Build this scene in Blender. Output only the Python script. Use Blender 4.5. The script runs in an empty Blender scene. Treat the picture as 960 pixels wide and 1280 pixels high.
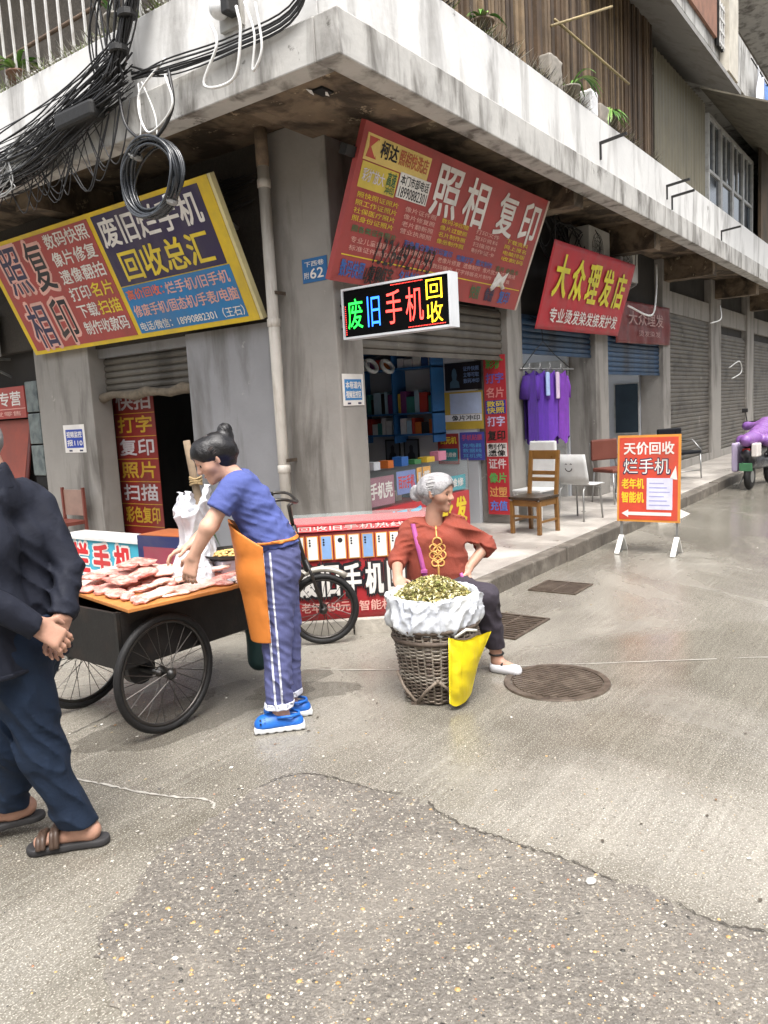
import bpy, bmesh, math, random
import numpy as np
from mathutils import Vector, Matrix, Euler, noise as mnoise
random.seed(7); np.random.seed(7)
S = bpy.context.scene
COL = S.collection
PI = math.pi
R_ = math.radians
# ------------------------------------------------------------------ camera
cam = bpy.data.cameras.new('camera'); camo = bpy.data.objects.new('camera', cam); COL.objects.link(camo)
cam.sensor_fit = 'VERTICAL'; cam.sensor_height = 36.0; cam.lens = 974 / 1280 * 36.0
cam.clip_start = 0.05; cam.clip_end = 800
RW = [[0.583746, -0.134015, 0.8008], [-0.810113, -0.030068, 0.585502], [-0.054387, -0.990523, -0.126119]]
camo.matrix_world = Matrix(((RW[0][0], -RW[0][1], -RW[0][2], 0), (RW[1][0], -RW[1][1], -RW[1][2], 0),
                            (RW[2][0], -RW[2][1], -RW[2][2], 1.6), (0, 0, 0, 1)))
S.camera = camo
# ------------------------------------------------------------------ light: bright overcast day
SUN_EL, SUN_AZ = 66, 225
W = bpy.data.worlds.new('World'); S.world = W; W.use_nodes = True
nt = W.node_tree; nt.nodes.clear()
sky = nt.nodes.new('ShaderNodeTexSky'); sky.sky_type = 'NISHITA'; sky.sun_disc = False
sky.sun_elevation = R_(SUN_EL); sky.sun_rotation = R_(SUN_AZ); sky.air_density = 1.0; sky.dust_density = 6.0; sky.ozone_density = 1.0
hs = nt.nodes.new('ShaderNodeHueSaturation'); hs.inputs['Saturation'].default_value = 0.32
bg = nt.nodes.new('ShaderNodeBackground'); bg.inputs['Strength'].default_value = 0.14
wo = nt.nodes.new('ShaderNodeOutputWorld')
nt.links.new(sky.outputs[0], hs.inputs['Color']); nt.links.new(hs.outputs[0], bg.inputs['Color']); nt.links.new(bg.outputs[0], wo.inputs['Surface'])
sl = bpy.data.lights.new('sun', 'SUN'); sl.energy = 1.3; sl.angle = R_(35); sl.color = (1.0, 0.975, 0.945)
so = bpy.data.objects.new('sun', sl); COL.objects.link(so)
# the sun stands behind and above the camera's right: light falls towards +X +Y
az = R_(225); el = R_(SUN_EL)
so.rotation_euler = Vector((math.cos(az) * math.cos(el), math.sin(az) * math.cos(el), math.sin(el))).to_track_quat('Z', 'Y').to_euler()
S.view_settings.view_transform = 'Standard'; S.view_settings.look = 'None'; S.view_settings.gamma = 1.0
S.view_settings.use_curve_mapping = False; S.view_settings.exposure = 1.45
S.cycles.max_bounces = 7; S.cycles.diffuse_bounces = 4; S.cycles.transparent_max_bounces = 8
S.cycles.use_denoising = True
# ------------------------------------------------------------------ helpers
def lin(h):
    h = h.lstrip('#'); c = [int(h[i:i+2], 16) / 255 for i in (0, 2, 4)]
    return tuple(((x + .055) / 1.055) ** 2.4 if x > .04045 else x / 12.92 for x in c)
MATS = {}
def mat(name, col, rough=.6, var=.18, scale=6., bump=.15, bscale=60., metal=0., spec=.5, stain=None, stain_scale=(1, 1, 1), stain_amt=.5,
        alpha=1., trans=0., emit=None, estr=0., sss=0., attr=None, coat=0., rvar=.1, stain_thr=(.48, .68), sheen=0., fold=0., fscale=7., fstretch=(1, 1, .55), chips=None, chip_scale=6., chip_thr=(.60, .63)):
    if name in MATS: return MATS[name]
    m = bpy.data.materials.new(name); m.use_nodes = True; t = m.node_tree; N = t.nodes; L = t.links
    b = N['Principled BSDF']; out = N['Material Output']
    c = lin(col) if isinstance(col, str) else col
    tc = N.new('ShaderNodeTexCoord')
    base = None
    if attr:
        a = N.new('ShaderNodeVertexColor'); a.layer_name = attr; base = a.outputs['Color']
    n1 = N.new('ShaderNodeTexNoise'); n1.inputs['Scale'].default_value = scale; n1.inputs['Detail'].default_value = 6; n1.inputs['Roughness'].default_value = .65
    L.new(tc.outputs['Object'], n1.inputs['Vector'])
    mr = N.new('ShaderNodeMapRange'); mr.inputs['From Min'].default_value = .3; mr.inputs['From Max'].default_value = .7
    mr.inputs['To Min'].default_value = 1 - var; mr.inputs['To Max'].default_value = 1 + var
    L.new(n1.outputs['Fac'], mr.inputs['Value'])
    mul = N.new('ShaderNodeVectorMath'); mul.operation = 'SCALE'
    if base: L.new(base, mul.inputs[0])
    else: mul.inputs[0].default_value = c
    L.new(mr.outputs[0], mul.inputs['Scale'])
    cur = mul.outputs[0]
    if stain is not None:
        mp = N.new('ShaderNodeMapping'); mp.inputs['Scale'].default_value = stain_scale; L.new(tc.outputs['Object'], mp.inputs['Vector'])
        n2 = N.new('ShaderNodeTexNoise'); n2.inputs['Scale'].default_value = 1.; n2.inputs['Detail'].default_value = 8; n2.inputs['Roughness'].default_value = .6
        n2.inputs['Distortion'].default_value = .4
        L.new(mp.outputs[0], n2.inputs['Vector'])
        r2 = N.new('ShaderNodeMapRange'); r2.inputs['From Min'].default_value = stain_thr[0]; r2.inputs['From Max'].default_value = stain_thr[1]
        r2.inputs['To Max'].default_value = stain_amt; L.new(n2.outputs['Fac'], r2.inputs['Value'])
        mx = N.new('ShaderNodeMixRGB'); L.new(r2.outputs[0], mx.inputs['Fac']); L.new(cur, mx.inputs['Color1'])
        mx.inputs['Color2'].default_value = (*lin(stain), 1); cur = mx.outputs[0]
    if chips is not None:
        n4 = N.new('ShaderNodeTexNoise'); n4.inputs['Scale'].default_value = chip_scale; n4.inputs['Detail'].default_value = 7; n4.inputs['Roughness'].default_value = .72
        L.new(tc.outputs['Object'], n4.inputs['Vector']); r4 = N.new('ShaderNodeMapRange'); r4.inputs['From Min'].default_value = chip_thr[0]; r4.inputs['From Max'].default_value = chip_thr[1]; r4.inputs['To Max'].default_value = .85
        L.new(n4.outputs['Fac'], r4.inputs['Value']); m4 = N.new('ShaderNodeMixRGB'); L.new(r4.outputs[0], m4.inputs['Fac']); L.new(cur, m4.inputs['Color1']); m4.inputs['Color2'].default_value = (*lin(chips), 1); cur = m4.outputs[0]
    L.new(cur, b.inputs['Base Color'])
    rr = N.new('ShaderNodeMapRange'); rr.inputs['From Min'].default_value = .3; rr.inputs['From Max'].default_value = .7
    rr.inputs['To Min'].default_value = max(.02, rough - rvar); rr.inputs['To Max'].default_value = min(1, rough + rvar); L.new(n1.outputs['Fac'], rr.inputs['Value'])
    L.new(rr.outputs[0], b.inputs['Roughness'])
    b.inputs['Metallic'].default_value = metal; b.inputs['Specular IOR Level'].default_value = spec
    if bump:
        n3 = N.new('ShaderNodeTexNoise'); n3.inputs['Scale'].default_value = bscale; n3.inputs['Detail'].default_value = 4
        L.new(tc.outputs['Object'], n3.inputs['Vector'])
        bp = N.new('ShaderNodeBump'); bp.inputs['Strength'].default_value = bump; bp.inputs['Distance'].default_value = .01
        L.new(n3.outputs['Fac'], bp.inputs['Height']); L.new(bp.outputs[0], b.inputs['Normal'])
        if fold:                                     # soft creases of cloth
            fm = N.new('ShaderNodeMapping'); fm.inputs['Scale'].default_value = fstretch; L.new(tc.outputs['Object'], fm.inputs['Vector'])
            fn = N.new('ShaderNodeTexNoise'); fn.noise_type = 'RIDGED_MULTIFRACTAL'; fn.inputs['Scale'].default_value = fscale; fn.inputs['Detail'].default_value = 4; fn.inputs['Distortion'].default_value = .7
            L.new(fm.outputs[0], fn.inputs['Vector'])
            fb = N.new('ShaderNodeBump'); fb.inputs['Strength'].default_value = fold; fb.inputs['Distance'].default_value = .02
            L.new(fn.outputs['Fac'], fb.inputs['Height']); L.new(fb.outputs[0], bp.inputs['Normal'])
    if trans: b.inputs['Transmission Weight'].default_value = trans
    if alpha < 1: b.inputs['Alpha'].default_value = alpha
    if emit: b.inputs['Emission Color'].default_value = (*lin(emit), 1); b.inputs['Emission Strength'].default_value = estr
    if sss: b.inputs['Subsurface Weight'].default_value = sss; b.inputs['Subsurface Radius'].default_value = (.012, .005, .003)
    if coat: b.inputs['Coat Weight'].default_value = coat; b.inputs['Coat Roughness'].default_value = .12
    if sheen: b.inputs['Sheen Weight'].default_value = sheen
    MATS[name] = m
    return m
def link(o, parent=None):
    COL.objects.link(o)
    if parent is not None: o.parent = parent
    return o
def tag(o, label=None, cat=None, group=None, kind=None):
    if label: o['label'] = label
    if cat: o['category'] = cat
    if group: o['group'] = group
    if kind: o['kind'] = kind
    return o
def empty(name, loc=(0, 0, 0), rz=0, label=None, cat=None, group=None):
    o = bpy.data.objects.new(name, None); o.empty_display_size = .1; link(o); o.location = loc; o.rotation_euler = (0, 0, rz)
    return tag(o, label, cat, group)
class MB:
    def __init__(s): s.v = []; s.f = []; s.c = []
    def add(s, v, f, col=None):
        k = len(s.v); s.v += [tuple(map(float, p)) for p in v]; s.f += [tuple(i + k for i in q) for q in f]
        if col is not None: s.c += [col] * len(f)
        return s
    def box(s, a, b, M=None, col=None):
        x0, y0, z0 = a; x1, y1, z1 = b
        v = [(x0, y0, z0), (x1, y0, z0), (x1, y1, z0), (x0, y1, z0), (x0, y0, z1), (x1, y0, z1), (x1, y1, z1), (x0, y1, z1)]
        if M is not None: v = [M @ Vector(p) for p in v]
        return s.add(v, [(0, 3, 2, 1), (4, 5, 6, 7), (0, 1, 5, 4), (1, 2, 6, 5), (2, 3, 7, 6), (3, 0, 4, 7)], col)
    def bar(s, p, q, w, t=None, up=(0, 0, 1), col=None):      # rectangular bar from p to q
        p = Vector(p); q = Vector(q); d = (q - p); L = d.length; d = d / L; u = Vector(up)
        if abs(d.dot(u)) > .98: u = Vector((1, 0, 0))
        sx = d.cross(u).normalized(); u = sx.cross(d)
        M = Matrix(((sx.x, u.x, d.x, p.x), (sx.y, u.y, d.y, p.y), (sx.z, u.z, d.z, p.z), (0, 0, 0, 1)))
        t = t or w
        return s.box((-w / 2, -t / 2, 0), (w / 2, t / 2, L), M, col)
    def tube(s, pts, r, n=6, closed=False, cap=True, col=None):
        P = [Vector(p) for p in pts]; m = len(P); k = len(s.v)
        rs = r if hasattr(r, '__len__') else [r] * m
        up = Vector((0, 0, 1)); prev = None; vs = []
        for i in range(m):
            if closed: t = P[(i + 1) % m] - P[i - 1]
            else: t = P[min(i + 1, m - 1)] - P[max(i - 1, 0)]
            if t.length < 1e-9: t = Vector((0, 0, 1))
            t.normalize()
            if prev is None: a = t.cross(up if abs(t.z) < .95 else Vector((1, 0, 0))).normalized()
            else:
                a = prev - t * prev.dot(t)
                a = a.normalized() if a.length > 1e-6 else t.orthogonal().normalized()
            prev = a; b = t.cross(a)
            for j in range(n):
                an = 2 * PI * j / n; vs.append(P[i] + (a * math.cos(an) + b * math.sin(an)) * rs[i])
        fs = []
        for i in range(m if closed else m - 1):
            for j in range(n):
                i2 = (i + 1) % m; fs.append((i * n + j, i * n + (j + 1) % n, i2 * n + (j + 1) % n, i2 * n + j))
        if cap and not closed: fs.append(tuple(range(n))[::-1]); fs.append(tuple((m - 1) * n + j for j in range(n)))
        return s.add(vs, fs, col)
    def lathe(s, prof, n=24, M=None, close=True, col=None):      # profile (r,z)
        vs = []; fs = []; m = len(prof)
        for r, z in prof:
            for j in range(n):
                a = 2 * PI * j / n; p = Vector((r * math.cos(a), r * math.sin(a), z)); vs.append(M @ p if M is not None else p)
        for i in range(m - 1):
            for j in range(n): fs.append((i * n + j, i * n + (j + 1) % n, (i + 1) * n + (j + 1) % n, (i + 1) * n + j))
        if close: fs.append(tuple(range(n))[::-1]); fs.append(tuple((m - 1) * n + j for j in range(n)))
        return s.add(vs, fs, col)
    def prism(s, poly, z0, z1, M=None, col=None):
        n = len(poly); vs = [Vector((x, y, z0)) for x, y in poly] + [Vector((x, y, z1)) for x, y in poly]
        if M is not None: vs = [M @ p for p in vs]
        fs = [tuple(range(n))[::-1], tuple(range(n, 2 * n))] + [(i, (i + 1) % n, n + (i + 1) % n, n + i) for i in range(n)]
        return s.add(vs, fs, col)
    def build(s, name, m, parent=None, smooth=False, bevel=0, label=None, cat=None, group=None, kind=None, loc=None, rz=None):
        me = bpy.data.meshes.new(name); me.from_pydata(s.v, [], s.f); me.materials.append(m)
        if smooth: me.polygons.foreach_set('use_smooth', [True] * len(me.polygons))
        if s.c:
            at = me.color_attributes.new('Col', 'FLOAT_COLOR', 'CORNER'); buf = []
            for p, c in zip(s.f, s.c): buf += [*c, 1.0] * len(p)
            at.data.foreach_set('color', buf)
        me.update()
        o = bpy.data.objects.new(name, me); link(o, parent)
        if loc is not None: o.location = loc
        if rz is not None: o.rotation_euler = (0, 0, rz)
        if bevel:
            bv = o.modifiers.new('bevel', 'BEVEL'); bv.width = bevel; bv.segments = 2; bv.limit_method = 'ANGLE'; bv.angle_limit = R_(40)
        return tag(o, label, cat, group, kind)
def crumple(prof, n, m_, amp, sc, seed, flow=.45):         # thin sheet turned round an axis and broken into sharp creases
    mb = MB(); P = []
    for i in range(len(prof) - 1):
        (r0, z0), (r1, z1) = prof[i], prof[i + 1]
        for k in range(m_): t = k / m_; P.append((r0 + (r1 - r0) * t, z0 + (z1 - z0) * t))
    P.append(prof[-1]); v = []; L = len(P)
    for j, (r, z) in enumerate(P):
        w = math.sin(PI * min(1, .12 + j / L * .88)) ** .6
        for i in range(n):
            a = 2 * PI * i / n; q = Vector((math.cos(a) * r * sc, math.sin(a) * r * sc, z * sc * flow)); warp = Vector((mnoise.noise(q * .7 + Vector((seed, 0, 0))), mnoise.noise(q * .7 + Vector((0, seed, 5))), mnoise.noise(q * .7 + Vector((3, 0, seed))))) * .8
            h = (1 - abs(mnoise.noise(q + warp + Vector((seed, 1, 2))))) ** 3 - .5 + .45 * ((1 - abs(mnoise.noise(q * 2.3 + warp * 2 + Vector((2, seed, 7))))) ** 4 - .4) + .2 * mnoise.noise(q * 6 + Vector((seed, seed, 0)))
            rr_ = r + amp * w * h; v.append((rr_ * math.cos(a), rr_ * math.sin(a), z + amp * .5 * w * mnoise.noise(q * 1.4 + Vector((9, seed, 1)))))
    f = [(j * n + i, j * n + (i + 1) % n, (j + 1) * n + (i + 1) % n, (j + 1) * n + i) for j in range(L - 1) for i in range(n)]
    return mb.add(v, f)
def BX(name, a, b, m, parent=None, **k): return MB().box(a, b).build(name, m, parent, **k)
def BR(name, p, q, w, m, parent=None, t=None, up=(0, 0, 1), **k): return MB().bar(p, q, w, t, up).build(name, m, parent, **k)
def TB(name, pts, r, m, parent=None, n=8, closed=False, **k): k.setdefault('smooth', True); return MB().tube(pts, r, n, closed).build(name, m, parent, **k)
def spline(P, n=8):                                          # Catmull-Rom through points
    P = [Vector(p) for p in P]; Q = [P[0] * 2 - P[1]] + P + [P[-1] * 2 - P[-2]]; out = []
    for i in range(1, len(Q) - 2):
        for k in range(n):
            t = k / n; a, b, c, d = Q[i - 1:i + 3]
            out.append(.5 * (2 * b + (c - a) * t + (2 * a - 5 * b + 4 * c - d) * t * t + (3 * b - a - 3 * c + d) * t ** 3))
    return out + [P[-1]]
def dup(o, parent=None):
    c = o.copy(); COL.objects.link(c)
    if parent is not None: c.parent = parent
    for ch in list(o.children): dup(ch, c)
    return c
# ---- lettering: font curves are collected here and turned into fitted meshes at the end
TEXTS = []
def text(parent, body, x0, y0, x1, y1, m, z=.004, bold=.012, name='lettering', shear=0, label=None):
    cu = bpy.data.curves.new('lettering', 'FONT'); cu.body = body; cu.size = 1; cu.shear = shear; cu.resolution_u = 3
    cu.fill_mode = 'FRONT'
    o = bpy.data.objects.new(name, cu); COL.objects.link(o)
    TEXTS.append((o, parent, (x0, y0, x1, y1), z, m, name, bold))
def flush_texts():
    bpy.context.view_layer.update(); dg = bpy.context.evaluated_depsgraph_get()
    for o, parent, (x0, y0, x1, y1), z, m, name, bold in TEXTS:
        me = bpy.data.meshes.new_from_object(o.evaluated_get(dg))
        co = np.empty(len(me.vertices) * 3, np.float32); me.vertices.foreach_get('co', co); co = co.reshape(-1, 3)
        a = co.min(0); b = co.max(0)
        co[:, 0] = x0 + (co[:, 0] - a[0]) / max(b[0] - a[0], 1e-6) * (x1 - x0)
        co[:, 1] = y0 + (co[:, 1] - a[1]) / max(b[1] - a[1], 1e-6) * (y1 - y0); co[:, 2] = z
        me.vertices.foreach_set('co', co.ravel())
        if bold > .005:                              # thicken the strokes: copies of the outline set round it, each a hair deeper
            fs = [tuple(pl.vertices) for pl in me.polygons]; rad = bold * (y1 - y0) * 1.1; k = 8 if bold > .035 else 4; V_ = [co]; F_ = list(fs)
            for i in range(k):
                a = 2 * PI * (i + .5) / k; c2 = co + np.array((rad * math.cos(a), rad * math.sin(a), -.00012 * (i + 1)), np.float32); b_ = len(co) * (i + 1); V_.append(c2); F_ += [tuple(q + b_ for q in f) for f in fs]
            old = me; me = bpy.data.meshes.new('lettering'); me.from_pydata(np.concatenate(V_).tolist(), [], F_); bpy.data.meshes.remove(old)
        me.materials.clear(); me.materials.append(m); me.update()
        n = bpy.data.objects.new('tmp', me); link(n, parent)
        cu = o.data; bpy.data.objects.remove(o); bpy.data.curves.remove(cu); n.name = name
def sign_root(name, BL, BR_, TL, label, cat, group=None):     # local x along the board, y up the board, z out of its face
    BL, BR_, TL = Vector(BL), Vector(BR_), Vector(TL); ex = (BR_ - BL).normalized(); ey = TL - BL; ey = (ey - ex * ey.dot(ex)).normalized(); ez = ex.cross(ey)
    o = bpy.data.objects.new(name, None); o.empty_display_size = .1; link(o)
    o.matrix_world = Matrix(((ex.x, ey.x, ez.x, BL.x), (ex.y, ey.y, ez.y, BL.y), (ex.z, ey.z, ez.z, BL.z), (0, 0, 0, 1)))
    return tag(o, label, cat, group)
# ---- signed-distance modelling: smooth unions of tapered limbs turned into one continuous surface
class SDF:
    def __init__(s, lo, hi, h):
        s.lo = np.array(lo, np.float32); s.h = h; s.n = np.ceil((np.array(hi) - np.array(lo)) / h).astype(int) + 1
        s.D = np.full(s.n, .3, np.float32)
    def sub(s, a, b):
        i0 = np.clip(np.floor((np.array(a) - s.lo) / s.h).astype(int), 0, s.n); i1 = np.clip(np.ceil((np.array(b) - s.lo) / s.h).astype(int) + 1, 0, s.n)
        sl_ = tuple(slice(p, q) for p, q in zip(i0, i1))
        g = [s.lo[k] + s.h * np.arange(i0[k], i1[k], dtype=np.float32) for k in range(3)]
        return sl_, np.meshgrid(*g, indexing='ij', sparse=True)
    def cone(s, a, ra, b, rb, k=.02, flat=False, op='u', sq=None):
        a = np.array(a, float); b = np.array(b, float); m = max(ra, rb) + k + .03
        sl_, (X, Y, Z) = s.sub(np.minimum(a, b) - m, np.maximum(a, b) + m)
        d = b - a; L2 = max(d @ d, 1e-12)
        t = ((X - a[0]) * d[0] + (Y - a[1]) * d[1] + (Z - a[2]) * d[2]) / L2
        tc = np.clip(t, 0, 1)
        e = np.sqrt((X - a[0] - tc * d[0]) ** 2 + (Y - a[1] - tc * d[1]) ** 2 + (Z - a[2] - tc * d[2]) ** 2) - (ra + tc * (rb - ra))
        if flat:
            L = math.sqrt(L2); e = np.maximum(e, np.maximum((t - 1) * L, -t * L))
        s.comb(sl_, e.astype(np.float32), k, op); return s
    def ball(s, c, r, k=.02, op='u'): return s.cone(c, r, np.array(c, float) + 1e-5, r, k, op=op)
    def box(s, lo, hi, rnd=.01, k=.01, op='u'):
        lo = np.array(lo, float); hi = np.array(hi, float); m = k + .03 + rnd; sl_, (X, Y, Z) = s.sub(lo - m, hi + m)
        c = (lo + hi) / 2; q = (hi - lo) / 2 - rnd
        dx, dy, dz = abs(X - c[0]) - q[0], abs(Y - c[1]) - q[1], abs(Z - c[2]) - q[2]
        e = np.sqrt(np.maximum(dx, 0) ** 2 + np.maximum(dy, 0) ** 2 + np.maximum(dz, 0) ** 2) + np.minimum(np.maximum(np.maximum(dx, dy), dz), 0) - rnd
        s.comb(sl_, e.astype(np.float32), k, op); return s
    def comb(s, sl_, e, k, op):
        A = s.D[sl_]
        if op == 'u':
            h = np.maximum(k - np.abs(A - e), 0) / max(k, 1e-6); s.D[sl_] = np.minimum(A, e) - h * h * k * .25
        elif op == 's':
            e = -e; h = np.maximum(k - np.abs(A - e), 0) / max(k, 1e-6); s.D[sl_] = np.maximum(A, e) + h * h * k * .25
    def grid(s):
        g = [s.lo[k] + s.h * np.arange(s.n[k], dtype=np.float32) for k in range(3)]
        return np.meshgrid(*g, indexing='ij', sparse=True)
    def plane(s, p, n, where=None):          # keep the side the normal points away from
        n = np.array(n, float); n /= np.linalg.norm(n); X, Y, Z = s.grid()
        e = ((X - p[0]) * n[0] + (Y - p[1]) * n[1] + (Z - p[2]) * n[2]).astype(np.float32)
        if where is not None: e = np.where(where(X, Y, Z), e, -1).astype(np.float32)
        s.D = np.maximum(s.D, e); return s
    def wrinkle(s, amp, freq, seed=0, stretch=(1, 1, 1), n=7, ridge=False, main=None, spread=.35):
        rs = np.random.RandomState(seed); X, Y, Z = s.grid(); acc = np.zeros(s.n, np.float32)
        near = np.abs(s.D) < .04
        idx = np.nonzero(near); x = s.lo[0] + s.h * idx[0]; y = s.lo[1] + s.h * idx[1]; z = s.lo[2] + s.h * idx[2]
        a = np.zeros(len(x))
        for i in range(n):
            d = (rs.normal(size=3) if main is None else np.array(main, float) / np.linalg.norm(main) + rs.normal(size=3) * spread) * np.array(stretch); d *= freq * (.5 + rs.rand() * 1.2) / np.linalg.norm(d)
            w = rs.normal(size=3) * freq * (.35 if main is None else .16)
            a += np.sin(x * d[0] + y * d[1] + z * d[2] + rs.rand() * 6.28 + 1.3 * np.sin(x * w[0] + y * w[1] + z * w[2] + rs.rand() * 6))
        a = a / math.sqrt(n)
        if ridge:                                    # creases gathered in some places, smooth cloth between
            w = rs.normal(size=(3, 3)) * 5.; mk = sum(np.sin(x * q[0] + y * q[1] + z * q[2] + rs.rand() * 6) for q in w); mk = np.clip(.5 + .45 * mk, .08, 1.1)
            a = (np.abs(a) ** .7 - .75) * mk
        acc[near] = a; s.D = s.D + acc * amp; return s
    def copy(s):
        c = SDF.__new__(SDF); c.lo, c.h, c.n, c.D = s.lo, s.h, s.n, s.D.copy(); return c
    def mesh(s, name, m, parent=None, smooth_it=1, **k):
        D = s.D; h = s.h
        D = D.copy(); D[0] = D[-1] = .3; D[:, 0] = D[:, -1] = .3; D[:, :, 0] = D[:, :, -1] = .3
        ins = D < 0
        cnt = sum(ins[dx:D.shape[0] - 1 + dx, dy:D.shape[1] - 1 + dy, dz:D.shape[2] - 1 + dz].astype(np.int8) for dx in (0, 1) for dy in (0, 1) for dz in (0, 1))
        act = (cnt > 0) & (cnt < 8); I = np.stack(np.nonzero(act), 1)
        vid = np.full(act.shape, -1, np.int64); vid[act] = np.arange(len(I))
        acc = np.zeros((len(I), 3)); num = np.zeros(len(I))
        co = [(a, b, c) for a in (0, 1) for b in (0, 1) for c in (0, 1)]
        for p in co:
            for ax in range(3):
                if p[ax]: continue
                q = list(p); q[ax] = 1
                A = D[I[:, 0] + p[0], I[:, 1] + p[1], I[:, 2] + p[2]]; B = D[I[:, 0] + q[0], I[:, 1] + q[1], I[:, 2] + q[2]]
                x = (A < 0) != (B < 0); t = np.where(x, A / np.where(x, A - B, 1), 0)
                P = np.tile(np.array(p, float), (len(I), 1)); P[:, ax] += t; acc[x] += P[x]; num[x] += 1
        V = (I + acc / num[:, None]) * h + s.lo
        F = []
        for ax in range(3):
            u, v = [(1, 2), (2, 0), (0, 1)][ax]
            sl0 = [slice(None)] * 3; sl1 = [slice(None)] * 3; sl0[ax] = slice(0, -1); sl1[ax] = slice(1, None)
            ch = ins[tuple(sl0)] != ins[tuple(sl1)]; E = np.stack(np.nonzero(ch), 1); fl = ins[tuple(sl0)][ch]
            ok = (E[:, u] > 0) & (E[:, v] > 0); E = E[ok]; fl = fl[ok]
            def id_(du, dv):
                G = E.copy(); G[:, u] -= du; G[:, v] -= dv; return vid[G[:, 0], G[:, 1], G[:, 2]]
            q = np.stack([id_(1, 1), id_(0, 1), id_(0, 0), id_(1, 0)], 1); q[~fl] = q[~fl][:, ::-1]; F.append(q)
        F = np.concatenate(F)
        for _ in range(smooth_it):                       # one Laplacian pass takes the steps out
            e = np.concatenate([F[:, [0, 1]], F[:, [1, 2]], F[:, [2, 3]], F[:, [3, 0]]]); sm = np.zeros_like(V); c = np.zeros(len(V))
            np.add.at(sm, e[:, 0], V[e[:, 1]]); np.add.at(sm, e[:, 1], V[e[:, 0]]); np.add.at(c, e[:, 0], 1); np.add.at(c, e[:, 1], 1)
            V = V * .5 + .5 * sm / np.maximum(c, 1)[:, None]
        me = bpy.data.meshes.new(name); me.from_pydata(V.tolist(), [], F.tolist()); me.materials.append(m)
        me.polygons.foreach_set('use_smooth', [True] * len(F)); me.update()
        o = bpy.data.objects.new(name, me); link(o, parent)
        lo_, rz_ = k.pop('loc', None), k.pop('rz', None)
        if lo_ is not None: o.location = lo_
        if rz_ is not None: o.rotation_euler = (0, 0, rz_)
        return tag(o, **k)
# ================================================================== SETTING
def road_material():
    m = bpy.data.materials.new('wet_concrete_road'); m.use_nodes = True; t = m.node_tree; N = t.nodes; L = t.links; b = N['Principled BSDF']
    tc = N.new('ShaderNodeTexCoord')
    def noise(scale, detail=6, rough=.6, vec=None, dist=0):
        n = N.new('ShaderNodeTexNoise'); n.inputs['Scale'].default_value = scale; n.inputs['Detail'].default_value = detail
        n.inputs['Roughness'].default_value = rough; n.inputs['Distortion'].default_value = dist; L.new(vec or tc.outputs['Object'], n.inputs['Vector']); return n.outputs['Fac']
    def ramp(v, a, b_, lo=0., hi=1.):
        r = N.new('ShaderNodeMapRange'); r.inputs['From Min'].default_value = a; r.inputs['From Max'].default_value = b_
        r.inputs['To Min'].default_value = lo; r.inputs['To Max'].default_value = hi; L.new(v, r.inputs['Value']); return r.outputs[0]
    def mix(f, c1, c2, mode='MIX'):
        x = N.new('ShaderNodeMixRGB'); x.blend_type = mode
        for s_, v in (('Fac', f), ('Color1', c1), ('Color2', c2)):
            if isinstance(v, (tuple, float, int)): x.inputs[s_].default_value = v if not isinstance(v, tuple) else (*v, 1)
            else: L.new(v, x.inputs[s_])
        return x.outputs[0]
    mp = N.new('ShaderNodeMapping'); mp.inputs['Rotation'].default_value = (0, 0, R_(60)); mp.inputs['Scale'].default_value = (1.2, 34, 1); L.new(tc.outputs['Object'], mp.inputs['Vector'])
    streak = noise(1.0, 5, .6, mp.outputs[0])
    big = noise(.55, 5, .55, dist=.5); mid = noise(3.2, 8, .7); fine = noise(48, 3, .7); wet = noise(.33, 6, .62, dist=.9); grit = noise(150, 2, .5)
    c = mix(ramp(big, .35, .65), lin('#6b675f'), lin('#8f8b82'))
    c = mix(ramp(mid, .42, .7, 0, .55), c, lin('#938e84'))
    c = mix(ramp(streak, .5, .75, 0, .22), c, lin('#c4c0b6'))
    c = mix(ramp(fine, .48, .68, 0, .7), c, lin('#635d52'))
    c = mix(ramp(grit, .54, .70, 0, .8), c, lin('#cfcabd'))
    wm = ramp(wet, .36, .52)
    c = mix(wm, c, mix(1.0, c, (.70, .69, .67), 'MULTIPLY'))
    L.new(c, b.inputs['Base Color'])
    L.new(ramp(wm, 0, 1, .40, .13), b.inputs['Roughness'])
    bp = N.new('ShaderNodeBump'); bp.inputs['Distance'].default_value = .006
    add = N.new('ShaderNodeMath'); add.operation = 'ADD'; L.new(fine, add.inputs[0]); L.new(streak, add.inputs[1])
    add2 = N.new('ShaderNodeMath'); add2.operation = 'ADD'; L.new(add.outputs[0], add2.inputs[0]); L.new(grit, add2.inputs[1])
    L.new(add2.outputs[0], bp.inputs['Height']); L.new(ramp(wm, 0, 1, .7, .10), bp.inputs['Strength']); L.new(bp.outputs[0], b.inputs['Normal'])
    return m
M_ROAD = road_material()
g_ = MB(); g_.add([(-150, -150, 0), (150, -150, 0), (150, 150, 0), (-150, 150, 0)], [(0, 1, 2, 3)])
g_.build('road', M_ROAD, kind='structure')
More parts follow.
